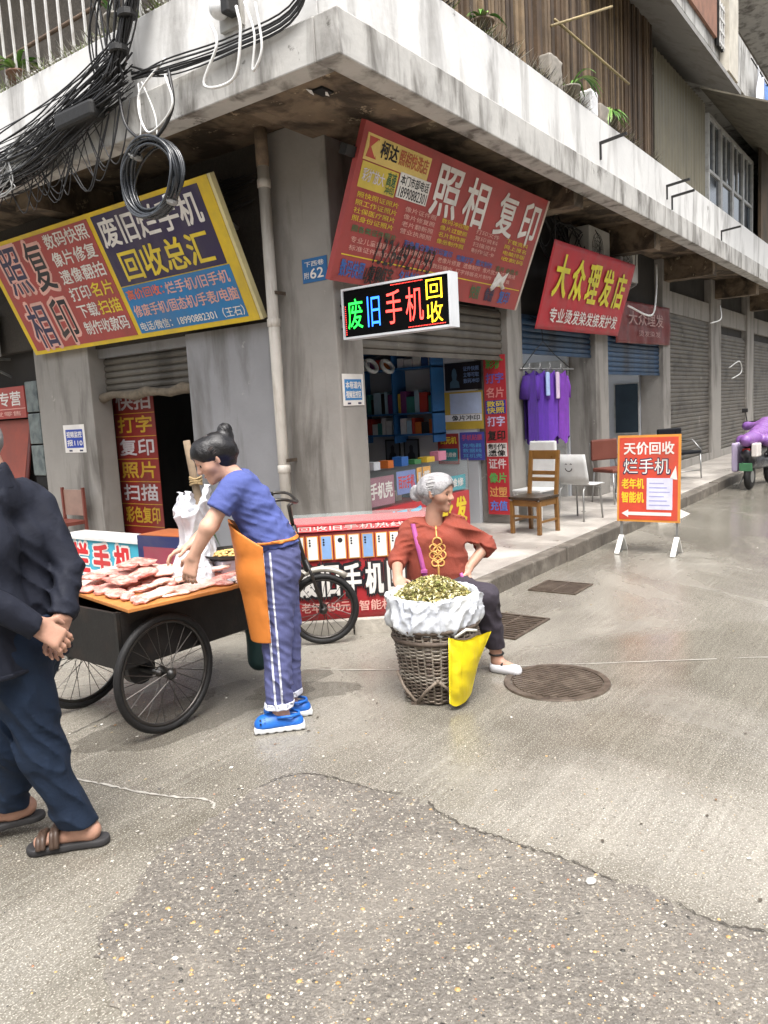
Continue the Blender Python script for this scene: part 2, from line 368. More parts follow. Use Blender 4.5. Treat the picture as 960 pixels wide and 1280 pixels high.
# older surface with exposed river pebbles, its ragged edge a few millimetres proud
edge = [(.95, 1.55), (1.088, 1.775), (1.27, 2.155), (1.651, 2.343), (2.135, 2.403), (2.40, 2.36), (2.494, 2.261), (2.51, 1.959), (2.425, 1.404), (2.384, .919), (2.341, .62), (2.34, .394), (2.3, -.3), (2.2, -1.6)]
fine_edge = []
for i in range(len(edge) - 1):
    a, b = Vector((*edge[i], 0)), Vector((*edge[i + 1], 0)); n = max(2, int((b - a).length / .025))
    for k in range(n):
        p = a.lerp(b, k / n); q = mnoise.noise(p * 7) * .06 + mnoise.noise(p * 23) * .03 + mnoise.noise(p * 60) * .018
        d = (b - a).normalized(); fine_edge.append((p.x - d.y * q, p.y + d.x * q))
patch = fine_edge + [(2.2, -1.6), (-1.2, -1.6), (-1.2, .9), (.5, 1.3)]
M_PATCH = mat('worn_aggregate_patch', '#66615a', rough=.42, var=.35, scale=70, bump=.9, bscale=110, stain='#837d73', stain_scale=(1.6, 1.6, 1), stain_amt=.7, chips='#938d82', chip_scale=45., chip_thr=(.56, .62), rvar=.14)
MB().prism(patch, -.02, .005).build('worn_road_patch', M_PATCH, kind='structure')
def inside(x, y, poly):
    c = False; j = len(poly) - 1
    for i in range(len(poly)):
        if (poly[i][1] > y) != (poly[j][1] > y) and x < (poly[j][0] - poly[i][0]) * (y - poly[i][1]) / (poly[j][1] - poly[i][1]) + poly[i][0]: c = not c
        j = i
    return c
ico = bmesh.new(); bmesh.ops.create_icosphere(ico, subdivisions=1, radius=1); IV = [v.co.copy() for v in ico.verts]; IF = [tuple(v.index for v in f.verts) for f in ico.faces]; ico.free()
peb = MB(); rnd = random.Random(3)
PC = [lin(h) for h in ('#bdb6a8', '#a9a294', '#c6beae', '#b3925f', '#a5804f', '#87827a', '#4d4a46', '#35332f', '#989286', '#d3cec4', '#9c6a4c')]
PW = [7, 15, 5, 6, 3, 18, 9, 7, 17, 2, 1]
cnt = 0
while cnt < 24000:
    x, y = rnd.uniform(.2, 2.55), rnd.uniform(-.6, 2.42)
    if cnt > 20000: x, y = rnd.uniform(.4, 3.2), rnd.uniform(-.5, 3.1)
    ins_ = inside(x, y, patch)
    if cnt <= 20000 and not ins_: continue
    if x * .8 + y * .59 < .9: continue
    cnt += 1
    r = .0019 * math.exp(rnd.gauss(.33, .55)); r = min(r, .0115); e = rnd.uniform(.6, 1.); a = rnd.uniform(0, PI); ca, sa = math.cos(a), math.sin(a)
    z = (.005 if ins_ else 0.) - r * .12
    vs = [(x + (p.x * ca - p.y * e * sa) * r, y + (p.x * sa + p.y * e * ca) * r, z + p.z * r * .45) for p in IV]
    peb.add(vs, IF, rnd.choices(PC, PW)[0])
peb.build('pebbles', mat('river_pebbles', '#ffffff', rough=.4, var=.2, scale=200, bump=0, attr='Col'), smooth=True, kind='stuff', label='small river pebbles set in the worn road surface', cat='pebbles')
# crack along the patch and joints in the concrete
M_CRACK = mat('dark_crack', '#423d36', rough=.8, bump=0); M_JOINT = mat('chalky_joint', '#a09c93', rough=.7, var=.3, scale=14)
def strip(name, pts, w, m, z, seed, jit=.006, **k):
    mb = MB(); rr = random.Random(seed); P = spline([(x, y, 0) for x, y in pts], 14); v = []
    for i, p in enumerate(P):
        t = (P[min(i + 1, len(P) - 1)] - P[max(i - 1, 0)]).normalized(); n = Vector((-t.y, t.x, 0)); o = n * rr.uniform(-jit, jit); ww = w * rr.uniform(.3, 1.2)
        v += [p + o + n * ww + Vector((0, 0, z)), p + o - n * ww + Vector((0, 0, z))]
    mb.add(v, [(2 * i, 2 * i + 1, 2 * i + 3, 2 * i + 2) for i in range(len(P) - 1) if mnoise.noise(P[i] * 3.1 + Vector((seed, 0, 0))) > -.28]); return mb.build(name, m, **k)
off = [(fine_edge[i][0] + .006, fine_edge[i][1] + .012) for i in range(60, len(fine_edge) - 40, 6)]
strip('road_crack', off, .0045, M_CRACK, .0075, 1, .008, kind='structure')
strip('road_joint', [(3.2, 4.02), (3.366, 3.74), (3.78, 2.84), (4.346, 1.92), (5.034, .86), (5.9, -.55)], .006, M_JOINT, .004, 2, .004, kind='structure')
strip('road_joint', [(1.86, 3.32), (1.92, 3.05), (1.97, 2.78), (2.06, 2.52), (2.02, 2.44)], .007, M_JOINT, .004, 3, .006, kind='structure')
strip('road_crack', [(1.75, 3.6), (2.05, 3.72), (2.3, 3.75), (2.6, 3.82)], .004, M_CRACK, .004, 5, .006, kind='structure')
# litter and a pale flat stone
lt = MB(); rl = random.Random(44)
for i in range(170):
    x_, y_ = (rl.uniform(1.6, 3.4), rl.uniform(2.4, 4.2)) if i < 70 else (rl.uniform(2.4, 9), rl.uniform(-.2, 3.0)); q = rl.uniform(.004, .013); a = rl.uniform(0, 6.28)
    P4 = [(x_ + q * math.cos(a + k * 1.57 + rl.uniform(-.4, .4)), y_ + q * rl.uniform(.4, 1) * math.sin(a + k * 1.57), .004 + rl.uniform(0, .004)) for k in range(4)]
    lt.add(P4, [(0, 1, 2, 3)], rl.choice([lin('#c9c5bb'), lin('#8a7a55'), lin('#4a4238'), lin('#a39a88'), lin('#d8d5cc'), lin('#6b4f35')]))
lt.build('street_litter', mat('litter', '#ffffff', attr='Col', rough=.7, bump=0), kind='stuff', label='scraps and dead leaves scattered over the wet road', cat='litter')
MB().add([(p.x * .026 * (1 + .2 * mnoise.noise(p * 2)), p.y * .02, p.z * .006 + .006) for p in IV], IF).build('pale_stone', mat('chalk_stone', '#cfccc4', rough=.6), loc=(2.33, .93, .004), smooth=True, label='flat white stone lying on the pebbly patch', cat='stone')
# standing water left by the rain
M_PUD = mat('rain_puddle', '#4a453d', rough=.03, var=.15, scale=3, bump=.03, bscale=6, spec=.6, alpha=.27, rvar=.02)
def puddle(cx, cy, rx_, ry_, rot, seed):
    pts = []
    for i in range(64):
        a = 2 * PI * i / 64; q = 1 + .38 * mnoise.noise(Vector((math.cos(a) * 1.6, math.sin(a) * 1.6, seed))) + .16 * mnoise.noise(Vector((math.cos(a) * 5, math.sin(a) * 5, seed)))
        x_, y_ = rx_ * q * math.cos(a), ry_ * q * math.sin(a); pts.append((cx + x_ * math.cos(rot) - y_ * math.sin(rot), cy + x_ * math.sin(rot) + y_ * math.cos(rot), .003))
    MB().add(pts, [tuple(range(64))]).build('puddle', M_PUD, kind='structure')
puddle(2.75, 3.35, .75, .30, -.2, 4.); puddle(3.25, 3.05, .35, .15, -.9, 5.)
# ------------------------------------------------------------------ pavement with kerb stones
ZP = .15
M_PAVE = mat('pavement_concrete', '#97918a', rough=.45, var=.22, scale=2.2, bump=.4, bscale=35, stain='#c9c4bb', stain_scale=(1.4, 1.4, 1), stain_amt=.8, rvar=.2)
M_KERB = mat('grimy_kerb_stone', '#5d574f', rough=.6, var=.35, scale=7, bump=.5, bscale=30, stain='#8c867c', stain_scale=(5, 5, 5), stain_amt=.6)
M_KERB2 = mat('pale_kerb_stone', '#a8a297', rough=.6, var=.25, scale=7, bump=.5, bscale=30)
pav = MB().prism([(4.14, 20), (4.14, 3.90), (4.70, 3.25), (40, 3.25), (40, 8.3), (12, 8.3), (12, 20)], -.1, ZP).build('pavement', M_PAVE, kind='structure')
rr = random.Random(5); x = 4.62
while x < 30:
    L_ = rr.uniform(.75, 1.05); dz = rr.uniform(-.012, .008); dy = rr.uniform(-.012, .008)
    mb = MB(); mb.box((x, 3.10 + dy, -.1), (x + L_ - .012, 3.247, ZP + dz)); mb.build('kerb_stone', M_KERB, pav, bevel=.014); x += L_
A_, B_ = Vector((4.04, 3.83, 0)), Vector((4.605, 3.135, 0)); d_ = (B_ - A_).normalized(); nn_ = Vector((-d_.y, d_.x, 0))
for k in range(2):
    p, q = A_.lerp(B_, k / 2), A_.lerp(B_, (k + 1) / 2) - d_ * .01
    MB().prism([(v.x, v.y) for v in (p, q, q + nn_ * .13, p + nn_ * .13)], -.1, ZP - .03).build('kerb_stone', M_KERB2, pav, bevel=.012)
y = 3.86
while y < 14: MB().box((4.01, y, -.1), (4.137, y + .88, ZP - .02)).build('kerb_stone', M_KERB, pav, bevel=.012); y += .9
# broken concrete at the kerb's corner and a cement ramp further along
for i, (cx, cy, s_) in enumerate([(4.86, 3.04, .10), (5.12, 3.03, .085), (5.34, 3.02, .07), (5.6, 3.05, .06), (5.0, 2.97, .05)]):
    mb = MB(); mb.add([(cx + p.x * s_ * 1.4 * (1 + .3 * mnoise.noise(p * 2 + Vector((i, 0, 0)))), cy + p.y * s_ * .8, max(-.02, p.z * s_ * .9 + .02)) for p in IV], IF)
    mb.build('concrete_chunk', M_KERB2, label=('largest', 'second largest', 'middle', 'second smallest', 'smallest')[i] + ' broken concrete lump at the kerb behind the drain grates', cat='rubble', group='broken kerb lumps')
MB().add([(10.3, 2.85, .002), (11.0, 2.85, .002), (10.95, 3.09, .11), (10.4, 3.09, .11), (10.3, 3.09, 0), (11.0, 3.09, 0)], [(0, 1, 2, 3), (0, 3, 4), (1, 5, 2)]).build('kerb_ramp', mat('white_cement', '#b5b1a9', rough=.6, var=.2, scale=5), kind='structure')
# ------------------------------------------------------------------ manhole and grates
M_IRON = mat('rusty_iron', '#5a4f45', rough=.42, var=.35, scale=18, bump=.3, bscale=90, metal=.35, stain='#7d7266', stain_scale=(9, 9, 9), stain_amt=.6)
M_DARK = mat('dark_void', '#0d0c0b', rough=.9, bump=0)
mh = empty('manhole_cover', (4.06, 1.80, 0), R_(-30), 'round iron manhole cover with parallel ridges beside the seated woman', 'manhole')
MB().lathe([(.262, .001), (.264, .011), (.30, .011), (.305, .001)], 40, close=False).build('rim', M_IRON, mh, smooth=False)
MB().lathe([(.001, .006), (.259, .006), (.259, .001)], 40, close=False).build('lid', M_IRON, mh)
for i in range(-8, 9):
    yy = i * .029; h_ = math.sqrt(max(.0, .25 ** 2 - yy ** 2))
    if h_ > .04: MB().box((-h_, yy - .0085, .006), (h_, yy + .0085, .013)).build('ridge', M_IRON, mh, bevel=.002)
def grate(x0, y0, x1, y1, n, label):
    g = empty('drain_grate', (x0, y0, 0), 0, label, 'grate', 'drain grates at the kerb')
    w, d = x1 - x0, y1 - y0
    MB().box((.02, .02, .001), (w - .02, d - .02, .004)).build('pit', M_DARK, g)
    fr = MB(); fr.box((0, 0, .001), (w, .022, .014)); fr.box((0, d - .022, .001), (w, d, .014)); fr.box((0, .022, .001), (.022, d - .022, .014)); fr.box((w - .022, .022, .001), (w, d - .022, .014)); fr.build('frame', M_IRON, g)
    for i in range(n):
        xx = .022 + (w - .044) * (i + 1) / (n + 1); MB().box((xx - .011, .022, .002), (xx + .011, d - .022, .0135)).build('bar', M_IRON, g)
    MB().box((.022, d / 2 - .01, .002), (w - .022, d / 2 + .01, .0132)).build('crossbar', M_IRON, g)
grate(4.70, 2.38, 5.28, 2.82, 11, 'near iron drain grate beside the seated woman\'s knee')
grate(6.06, 2.5, 6.47, 2.93, 9, 'far half silted drain grate close to the kerb')
# ================================================================== BUILDING
M_PLAS = mat('grey_plaster', '#8d8983', rough=.75, var=.1, scale=3, bump=.25, bscale=25, stain='#514c46', stain_scale=(3, 3, .6), stain_amt=.75, stain_thr=(.5, .66), chips='#a9a49c', chip_scale=3.2, chip_thr=(.66, .69))
M_PLAS2 = mat('cool_grey_plaster', '#8a8a8c', rough=.75, var=.08, scale=3, bump=.2, bscale=25, stain='#56534f', stain_scale=(2.5, 2.5, .5), stain_amt=.7, stain_thr=(.5, .66), chips='#a3a19d', chip_scale=3., chip_thr=(.66, .69))
M_WHITE = mat('whitewashed_parapet', '#d0cfcc', rough=.7, var=.06, scale=2.5, bump=.3, bscale=18, stain='#6d6963', stain_scale=(3, 3, .7), stain_amt=.75, stain_thr=(.50, .70), chips='#5a554d', chip_scale=2.4, chip_thr=(.68, .72))
M_BAND = mat('weathered_beam', '#b3b1ac', rough=.75, var=.12, scale=4, bump=.3, bscale=20, stain='#4f4a43', stain_scale=(4, 4, 1.), stain_amt=.85, stain_thr=(.48, .66), chips='#3f3932', chip_scale=3., chip_thr=(.62, .68))
M_SOFF = mat('stained_soffit', '#6f604e', rough=.9, var=.3, scale=5, bump=.5, bscale=22, stain='#30261b', stain_scale=(2.6, 2.6, 2.6), stain_amt=.9, stain_thr=(.44, .58), chips='#a39379', chip_scale=4.5, chip_thr=(.62, .65))
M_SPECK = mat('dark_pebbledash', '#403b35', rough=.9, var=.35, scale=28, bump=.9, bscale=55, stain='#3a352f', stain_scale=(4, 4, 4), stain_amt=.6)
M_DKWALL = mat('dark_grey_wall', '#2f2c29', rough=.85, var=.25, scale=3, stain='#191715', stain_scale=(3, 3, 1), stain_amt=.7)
M_SHUT = mat('grey_shutter', '#645f57', rough=.55, var=.2, scale=4, bump=.15, metal=.25, stain='#37322c', stain_scale=(1.5, 1.5, 2.5), stain_amt=.8, chips='#8f8a80', chip_scale=2.2, chip_thr=(.62, .68))
M_SHUTB = mat('blue_shutter', '#2f4a66', rough=.5, var=.15, scale=5, bump=.1, metal=.2, stain='#1c232d', stain_scale=(1.5, 1.5, 3), stain_amt=.8)
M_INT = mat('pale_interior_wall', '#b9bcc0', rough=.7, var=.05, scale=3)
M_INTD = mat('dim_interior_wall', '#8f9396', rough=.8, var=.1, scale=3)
bld = empty('apartment_building', (5.39, 4.35, 0), 0, 'grey concrete corner building with shops below white parapet balconies', 'building')
OFF = Vector((5.39, 4.35, 0))
class BMB(MB):                                               # building pieces are given in world metres
    def build(s, name, m, parent=None, **k):
        if parent is None:
            parent = bld
        s.v = [(p[0] - OFF.x, p[1] - OFF.y, p[2]) for p in s.v]
        return MB.build(s, name, m, parent, **k)
def BB(name, a, b, m, **k): return BMB().box(a, b).build(name, m, **k)
# columns of the street front
BB('corner_column', (5.39, 4.35, ZP), (5.77, 5.08, 4.118), M_PLAS, bevel=.012)
cols = [(8.66, 9.06), (11.55, 12.08), (14.98, 15.43), (18.6, 19.5), (22.4, 23.2), (26.2, 27.0), (30.2, 31.)]
for i, (a, b) in enumerate(cols): BB('column', (a, 4.35, ZP), (b, 4.78, 4.118), M_PLAS, bevel=.01)
# left front: wall beside the pipe, door opening, pillar, wall beyond
BB('wall', (5.43, 5.083, ZP), (5.7, 6.36, 2.50), M_PLAS2)
BB('pillar', (5.39, 8.01, ZP), (5.66, 9.12, 2.62), M_PLAS, bevel=.01)
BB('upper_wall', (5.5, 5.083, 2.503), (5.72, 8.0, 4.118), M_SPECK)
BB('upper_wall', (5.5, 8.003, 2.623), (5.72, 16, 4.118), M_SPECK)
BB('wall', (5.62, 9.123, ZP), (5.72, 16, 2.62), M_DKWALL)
BB('door_head', (5.52, 6.363, 2.40), (5.70, 8.007, 2.50), M_PLAS2)
# walls above the shop openings, partitions and rooms behind
spans = [(5.773, 8.657), (9.063, 11.547), (12.083, 14.977), (15.433, 18.597), (19.503, 22.397), (23.203, 26.197), (27.003, 30.197)]
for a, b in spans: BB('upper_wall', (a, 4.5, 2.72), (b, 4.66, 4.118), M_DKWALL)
BB('partition', (8.60, 4.783, ZP), (8.72, 8.2, 3.3), M_INT)
BB('partition', (11.5, 4.783, ZP), (11.7, 8.2, 3.3), M_INT)
BB('partition', (14.9, 4.783, ZP), (15.1, 8.2, 3.3), M_INT)
BB('back_wall', (7.3, 8.203, ZP), (32, 8.3, 3.3), M_INT)
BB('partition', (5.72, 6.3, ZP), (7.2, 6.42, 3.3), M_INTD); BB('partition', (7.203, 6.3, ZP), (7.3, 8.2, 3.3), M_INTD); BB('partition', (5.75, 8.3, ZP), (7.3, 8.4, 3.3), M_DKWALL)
BB('shop_ceiling', (5.72, 4.663, 3.0), (32, 8.2, 3.08), M_INT)
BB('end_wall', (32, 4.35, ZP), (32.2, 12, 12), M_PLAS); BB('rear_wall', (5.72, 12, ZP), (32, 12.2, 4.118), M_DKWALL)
# slab, edge beams, corner soffit
BB('floor_slab', (4.503, 3.503, 4.12), (32, 16, 4.225), M_SOFF)
BB('edge_beam', (4.30, 3.30, 3.94), (32, 3.50, 4.235), M_BAND, bevel=.01); BB('edge_beam', (4.30, 3.503, 3.94), (4.50, 16, 4.235), M_BAND, bevel=.01)
mb = BMB(); mb.box((4.503, 3.503, 3.947), (5.765, 4.345, 4.117)); mb.box((4.503, 4.347, 3.947), (5.385, 4.47, 4.117)); mb.build('corner_soffit', M_SOFF)
for i, (a, b) in enumerate(cols):
    c = (a + b) / 2; BB('cantilever_beam', (c - .14, 3.503, 3.72 if i else 3.8), (c + .14, 4.347, 4.117), M_SOFF)
for yy in (7.4, 10.6): BB('cantilever_beam', (4.503, yy, 3.8), (5.495, yy + .25, 4.117), M_SOFF)
# scrap stuck in the soffit hole
mb = BMB(); mb.box((4.62, 3.72, 3.93), (4.75, 3.82, 3.946)); mb.build('lamp_hole', M_DARK)
mb = BMB(); mb.add([(4.60, 3.80, 3.93), (4.66, 3.83, 3.92), (4.65, 3.86, 3.94), (4.58, 3.84, 3.945)], [(0, 1, 2, 3)]); mb.add([(4.69, 3.73, 3.925), (4.75, 3.76, 3.92), (4.73, 3.80, 3.935), (4.68, 3.78, 3.94)], [(0, 1, 2, 3)]); mb.build('peeling_flake', M_WHITE)
# parapet
BB('parapet', (4.35, 3.35, 4.238), (32, 3.5, 4.80), M_WHITE, bevel=.008); BB('parapet', (4.35, 3.503, 4.238), (4.5, 16, 4.82), M_WHITE, bevel=.008)
# rear walls of the balconies and the storey above
M_TILEW = mat('grey_chip_render', '#6e675e', rough=.85, var=.3, scale=40, bump=.7, bscale=45, stain='#4b453e', stain_scale=(5, 5, 5), stain_amt=.5)
BB('balcony_wall', (5.5, 4.4, 4.228), (5.7, 16, 7.2), M_TILEW); BB('balcony_wall', (5.703, 4.4, 4.228), (32, 4.6, 7.2), M_TILEW)
BB('upper_slab', (4.35, 3.35, 7.2), (32, 12, 7.4), M_BAND); BB('upper_parapet', (4.35, 3.35, 7.403), (32, 3.5, 8.1), M_BAND); BB('upper_parapet', (4.35, 3.503, 7.403), (4.5, 12, 8.1), M_BAND)
BB('upper_storey', (5.7, 4.5, 7.403), (32, 12, 18), M_TILEW)
for z_ in (10.4, 13.6): BB('upper_slab', (4.35, 3.35, z_), (32, 4.497, z_ + .2), M_BAND); BB('upper_parapet', (4.35, 3.35, z_ + .203), (32, 3.5, z_ + .9), M_BAND)
for q in range(3):
    wn_ = BB('window', (21.5 + q * 3.2, 4.47, 8.1), (23.2 + q * 3.2, 4.497, 9.7), MATS.get('dark_window_glass') or mat('dark_window_glass', '#2c3640', rough=.08, var=.25, scale=1.5, bump=0, spec=.8))
    for a_, b_ in (((21.4, 4.45, 8.0), (21.497, 4.497, 9.8)), ((23.203, 4.45, 8.0), (23.3, 4.497, 9.8)), ((22.3, 4.44, 8.1), (22.38, 4.468, 9.7))): BX('frame', Vector(a_) - OFF + Vector((q * 3.2, 0, 0)), Vector(b_) - OFF + Vector((q * 3.2, 0, 0)), mat('white_window_frame', '#d4d5d6', rough=.45, var=.06, scale=8), wn_)
# unseen plain blocks added behind the camera, as houses opposite, to close off low sky
for nm_, a_, b_, l_ in (('sky_blocker', (-9, -16, 0), (34, -7.5, 7.5), 'added unseen block along the street behind the viewer, closing off low sky'), ('sky_blocker', (-18, -6, 0), (-10.2, 22, 7.5), 'added unseen block across the side street behind the viewer, closing off low sky')):
    fb = empty(nm_, (a_[0], a_[1], 0), 0, l_, 'building'); BX('wall', (0, 0, 0), tuple(q - p for p, q in zip(a_, b_)), mat('pale_blocker_render', '#b9b5ac', rough=.8, var=.1, scale=2), fb)
# ---- shutters
def slat_mesh(name, L, h):
    prof = [(0, 0), (-.012, h * .18), (-.016, h * .5), (-.012, h * .82), (0, h), (.008, h), (.008, 0)]
    mb = MB(); n = len(prof); v = [(0, y, z) for y, z in prof] + [(L, y, z) for y, z in prof]
    mb.add(v, [tuple(range(n)), tuple(range(2 * n - 1, n - 1, -1))] + [(i, i + n, (i + 1) % n + n, (i + 1) % n) for i in range(n)]); return mb
def shutter_single(p0, rz, L, z0, z1, h, m, label=None):
    sh = MB().box((0, .01, 0), (L, .018, z1 - z0)).build('roller_shutter', m, bld); sh.location = Vector((p0[0], p0[1], z0)) - OFF; sh.rotation_euler = (0, 0, rz)
    me = slat_mesh('slat', L, h - .008); first = None
    for i in range(int((z1 - z0) / h)):
        if first is None: o = first = me.build('slat', m, sh)
        else: o = first.copy(); COL.objects.link(o); o.parent = sh
        o.location = (0, 0, i * h)
    MB().box((0, -.02, -.05), (L, .02, -.002)).build('bottom_rail', m, sh)
def shutter_far(x0, x1, y, z0, z1, h, m):
    sh = BMB().box((x0, y + .01, z0), (x1, y + .02, z1)).build('roller_shutter', m)
    mb = MB(); n = int((z1 - z0) / h); s1 = slat_mesh('slat', x1 - x0, h * .9)
    for i in range(n): mb.add([(p[0] + x0 - OFF.x, p[1] + y - OFF.y, p[2] + z0 + i * h) for p in s1.v], s1.f)
    mb.build('slats', m, sh, kind='stuff')
shutter_single((5.775, 4.44), 0, 2.88, 2.2, 2.75, .09, M_SHUT)
shutter_single((5.6, 8.0), R_(-90), 1.63, 2.02, 2.40, .075, M_SHUT)
shutter_single((9.065, 4.44), 0, 2.48, 2.3, 2.75, .08, M_SHUTB)
shutter_single((12.085, 4.44), 0, 2.89, 2.06, 2.75, .08, M_SHUTB)
shutter_far(15.435, 18.595, 4.42, .32, 3.2, .085, M_SHUT); shutter_far(19.505, 22.395, 4.42, .32, 3.0, .085, M_SHUT); shutter_far(23.205, 26.195, 4.42, .32, 3.0, .085, M_SHUT); shutter_far(27.005, 30.195, 4.42, .32, 3.0, .085, M_SHUT)
for a, b in spans[3:]: BB('threshold', (a, 4.36, ZP), (b, 4.6, .31), M_PLAS)
for a, b in spans[3:]: BB('lintel', (a, 4.40, 3.2), (b, 4.498, 3.6), M_PLAS)
# dirty roll of awning cloth under the left shutter
TB('awning_roll', [Vector((5.52, 6.38 + i * .2, 1.96 + .02 * math.sin(i * 2.1))) - OFF for i in range(9)], [.05 + .012 * math.sin(i * 1.7) for i in range(9)], mat('dirty_canvas', '#6a6052', rough=.9, var=.4, scale=12), bld, n=8)
# ---- drain pipe
M_PIPE = mat('old_plastic_pipe', '#c4bfb6', rough=.5, var=.08, scale=6, stain='#8b7f70', stain_scale=(14, 14, 2.2), stain_amt=.6)
pp = [Vector((5.27, 4.965, z)) - OFF for z in (.2, 2.0, 3.8)]
pipe = TB('drain_pipe', pp, .052, M_PIPE, bld, n=14)
for z in (2.42, 3.62, 1.1): MB().lathe([(.052, 0), (.06, .004), (.06, .07), (.052, .075)], 14, Matrix.Translation(Vector((5.27, 4.965, z)) - OFF), close=False).build('collar', M_PIPE, pipe, smooth=True)
TB('pipe_elbow', [Vector(p) - OFF for p in ((5.27, 4.965, 3.8), (5.27, 4.965, 4.0), (5.27, 4.965, 4.118))], .058, mat('rusty_pipe', '#7a6a58', rough=.8, var=.3, scale=20), pipe, n=12)
for z in (1.2, 2.7): BX('bracket', Vector((5.25, 4.905, z)) - OFF, Vector((5.43, 4.912, z + .03)) - OFF, M_IRON, pipe)
# ---- iron brackets sticking out of the right parapet
M_BLK = mat('black_iron', '#1b1a19', rough=.6, var=.2, scale=20)
for x0, z0 in ((9.15, 4.52), (12.0, 4.45), (15.0, 4.42), (11.75, 4.55)):
    mb = BMB(); mb.bar((x0, 3.35, z0), (x0 - .05, 3.02, z0 + .02), .03); mb.bar((x0, 3.34, z0 - .18), (x0, 3.34, z0 - .006), .02); mb.build('iron_bracket', M_BLK)
# ---- left balcony railing
M_RAIL = mat('pale_painted_rail', '#c9c8c4', rough=.5, var=.12, scale=9, stain='#7d6e5e', stain_scale=(20, 20, 6), stain_amt=.5)
M_RUST = mat('rusty_rail', '#5b4a3c', rough=.8, var=.3, scale=14)
yy = 3.9; i = 0
while yy < 11.0:
    BR('railing_bar', Vector((4.42, yy, 4.823)) - OFF, Vector((4.42 + rr.uniform(-.01, .01), yy + rr.uniform(-.015, .015), 6.4)) - OFF, .018, M_RAIL, bld); yy += .185; i += 1
TB('railing_rail', [Vector((4.445, y, 5.15)) - OFF for y in (3.6, 11)], .018, M_RUST, bld)
TB('railing_rail', [Vector((4.445, y, 4.9)) - OFF for y in (3.6, 11)], .014, M_RAIL, bld)
# ---- right balcony: boarding of upright planks, old sheet panel, windows, canopies
PM = [mat('brown_plank_%d' % k, c, rough=.85, var=.3, scale=7, bump=.4, stain='#3a2f25', stain_scale=(9, 9, 1.2), stain_amt=.6) for k, c in enumerate(('#6b5a47', '#5a4836', '#7d6a52', '#4a3d31'))]
x = 5.3; k = 0
while x < 11.85:
    w = rr.uniform(.035, .075); zz = rr.uniform(6.7, 7.19)
    BB('plank', (x, 3.56 + rr.uniform(-.015, .015), 4.60), (x + w, 3.60 + rr.uniform(0, .01), zz), PM[rr.randrange(4)]); x += w + rr.uniform(.02, .045); k += 1
BB('board_rail', (5.3, 3.625, 5.3), (11.85, 3.66, 5.38), PM[3]); BB('board_rail', (5.3, 3.625, 6.4), (11.85, 3.66, 6.48), PM[3])
M_SHEET = mat('grey_green_sheet', '#6b6656', rough=.7, var=.15, scale=4, stain='#5a5546', stain_scale=(8, 8, .8), stain_amt=.7)
mb = BMB(); xs = [11.9 + .04 * i for i in range(70)]; v = []
for i, x in enumerate(xs): v += [(x, 3.55 - .02 * (i % 4 in (1, 2)), 4.805), (x, 3.55 - .02 * (i % 4 in (1, 2)), 6.5)]
mb.add(v, [(2 * i, 2 * i + 2, 2 * i + 3, 2 * i + 1) for i in range(len(xs) - 1)]); v2 = [(a, b + .012, c) for a, b, c in v]; mb.add(v2, [(2 * i, 2 * i + 1, 2 * i + 3, 2 * i + 2) for i in range(len(xs) - 1)])
mb.build('sheet_panel', M_SHEET)
M_FRAME = mat('dirty_window_frame', '#a5a5a2', rough=.5, var=.15, scale=8, stain='#6a655c', stain_scale=(6, 6, 6), stain_amt=.6)
M_GLASSD = mat('dark_window_glass', '#2c3640', rough=.08, var=.25, scale=1.5, bump=0, spec=.8)
for k in range(4):
    x0 = 14.75 + k * .93; win = BB('window', (x0 + .07, 3.53, 4.86), (x0 + .86, 3.55, 6.3), M_GLASSD)
    f = MB()
    for a, b in (((x0, 3.49, 4.805), (x0 + .07, 3.57, 6.36)), ((x0 + .86, 3.49, 4.805), (x0 + .93, 3.57, 6.36)), ((x0 + .073, 3.49, 6.3), (x0 + .857, 3.57, 6.36)), ((x0 + .073, 3.49, 4.805), (x0 + .857, 3.57, 4.86)), ((x0 + .073, 3.50, 5.42), (x0 + .857, 3.56, 5.47)), ((x0 + .44, 3.505, 5.473), (x0 + .48, 3.555, 6.297))):
        f.box(Vector(a) - OFF, Vector(b) - OFF)
    f.build('frame', M_FRAME, win)
M_CAN = mat('grey_canopy', '#8b8985', rough=.75, var=.12, scale=3, stain='#5e5850', stain_scale=(3, 3, 3), stain_amt=.6)
mb = BMB(); mb.add([(9.2, 2.95, 6.45), (14.6, 2.95, 6.45), (14.6, 3.9, 6.95), (9.2, 3.9, 6.95), (9.2, 2.95, 6.52), (14.6, 2.95, 6.52), (14.6, 3.9, 7.02), (9.2, 3.9, 7.02)], [(0, 1, 2, 3), (7, 6, 5, 4), (0, 4, 5, 1), (1, 5, 6, 2), (2, 6, 7, 3), (3, 7, 4, 0)]); mb.build('canopy', M_CAN)
mb = BMB(); mb.add([(14.65, 2.55, 6.25), (19.6, 2.55, 6.25), (19.6, 3.6, 6.75), (14.65, 3.6, 6.75), (14.65, 2.55, 6.28), (19.6, 2.55, 6.28), (19.6, 3.6, 6.78), (14.65, 3.6, 6.78)], [(0, 1, 2, 3), (7, 6, 5, 4), (0, 4, 5, 1), (1, 5, 6, 2), (2, 6, 7, 3), (3, 7, 4, 0)]); can2 = mb.build('canopy', mat('tarpaulin_canopy', '#6f6a5d', rough=.8, var=.2, scale=5, stain='#4a4438', stain_scale=(4, 4, 4), stain_amt=.7))
fr = MB(); x = 14.66
while x < 19.58:
    h = rr.uniform(.04, .1); fr.box(Vector((x, 2.545, 6.25 - h)) - OFF, Vector((x + .03, 2.552, 6.248)) - OFF); x += .045
fr.build('fringe', mat('frayed_fringe', '#b9b3a4', rough=.9), can2, kind='stuff')
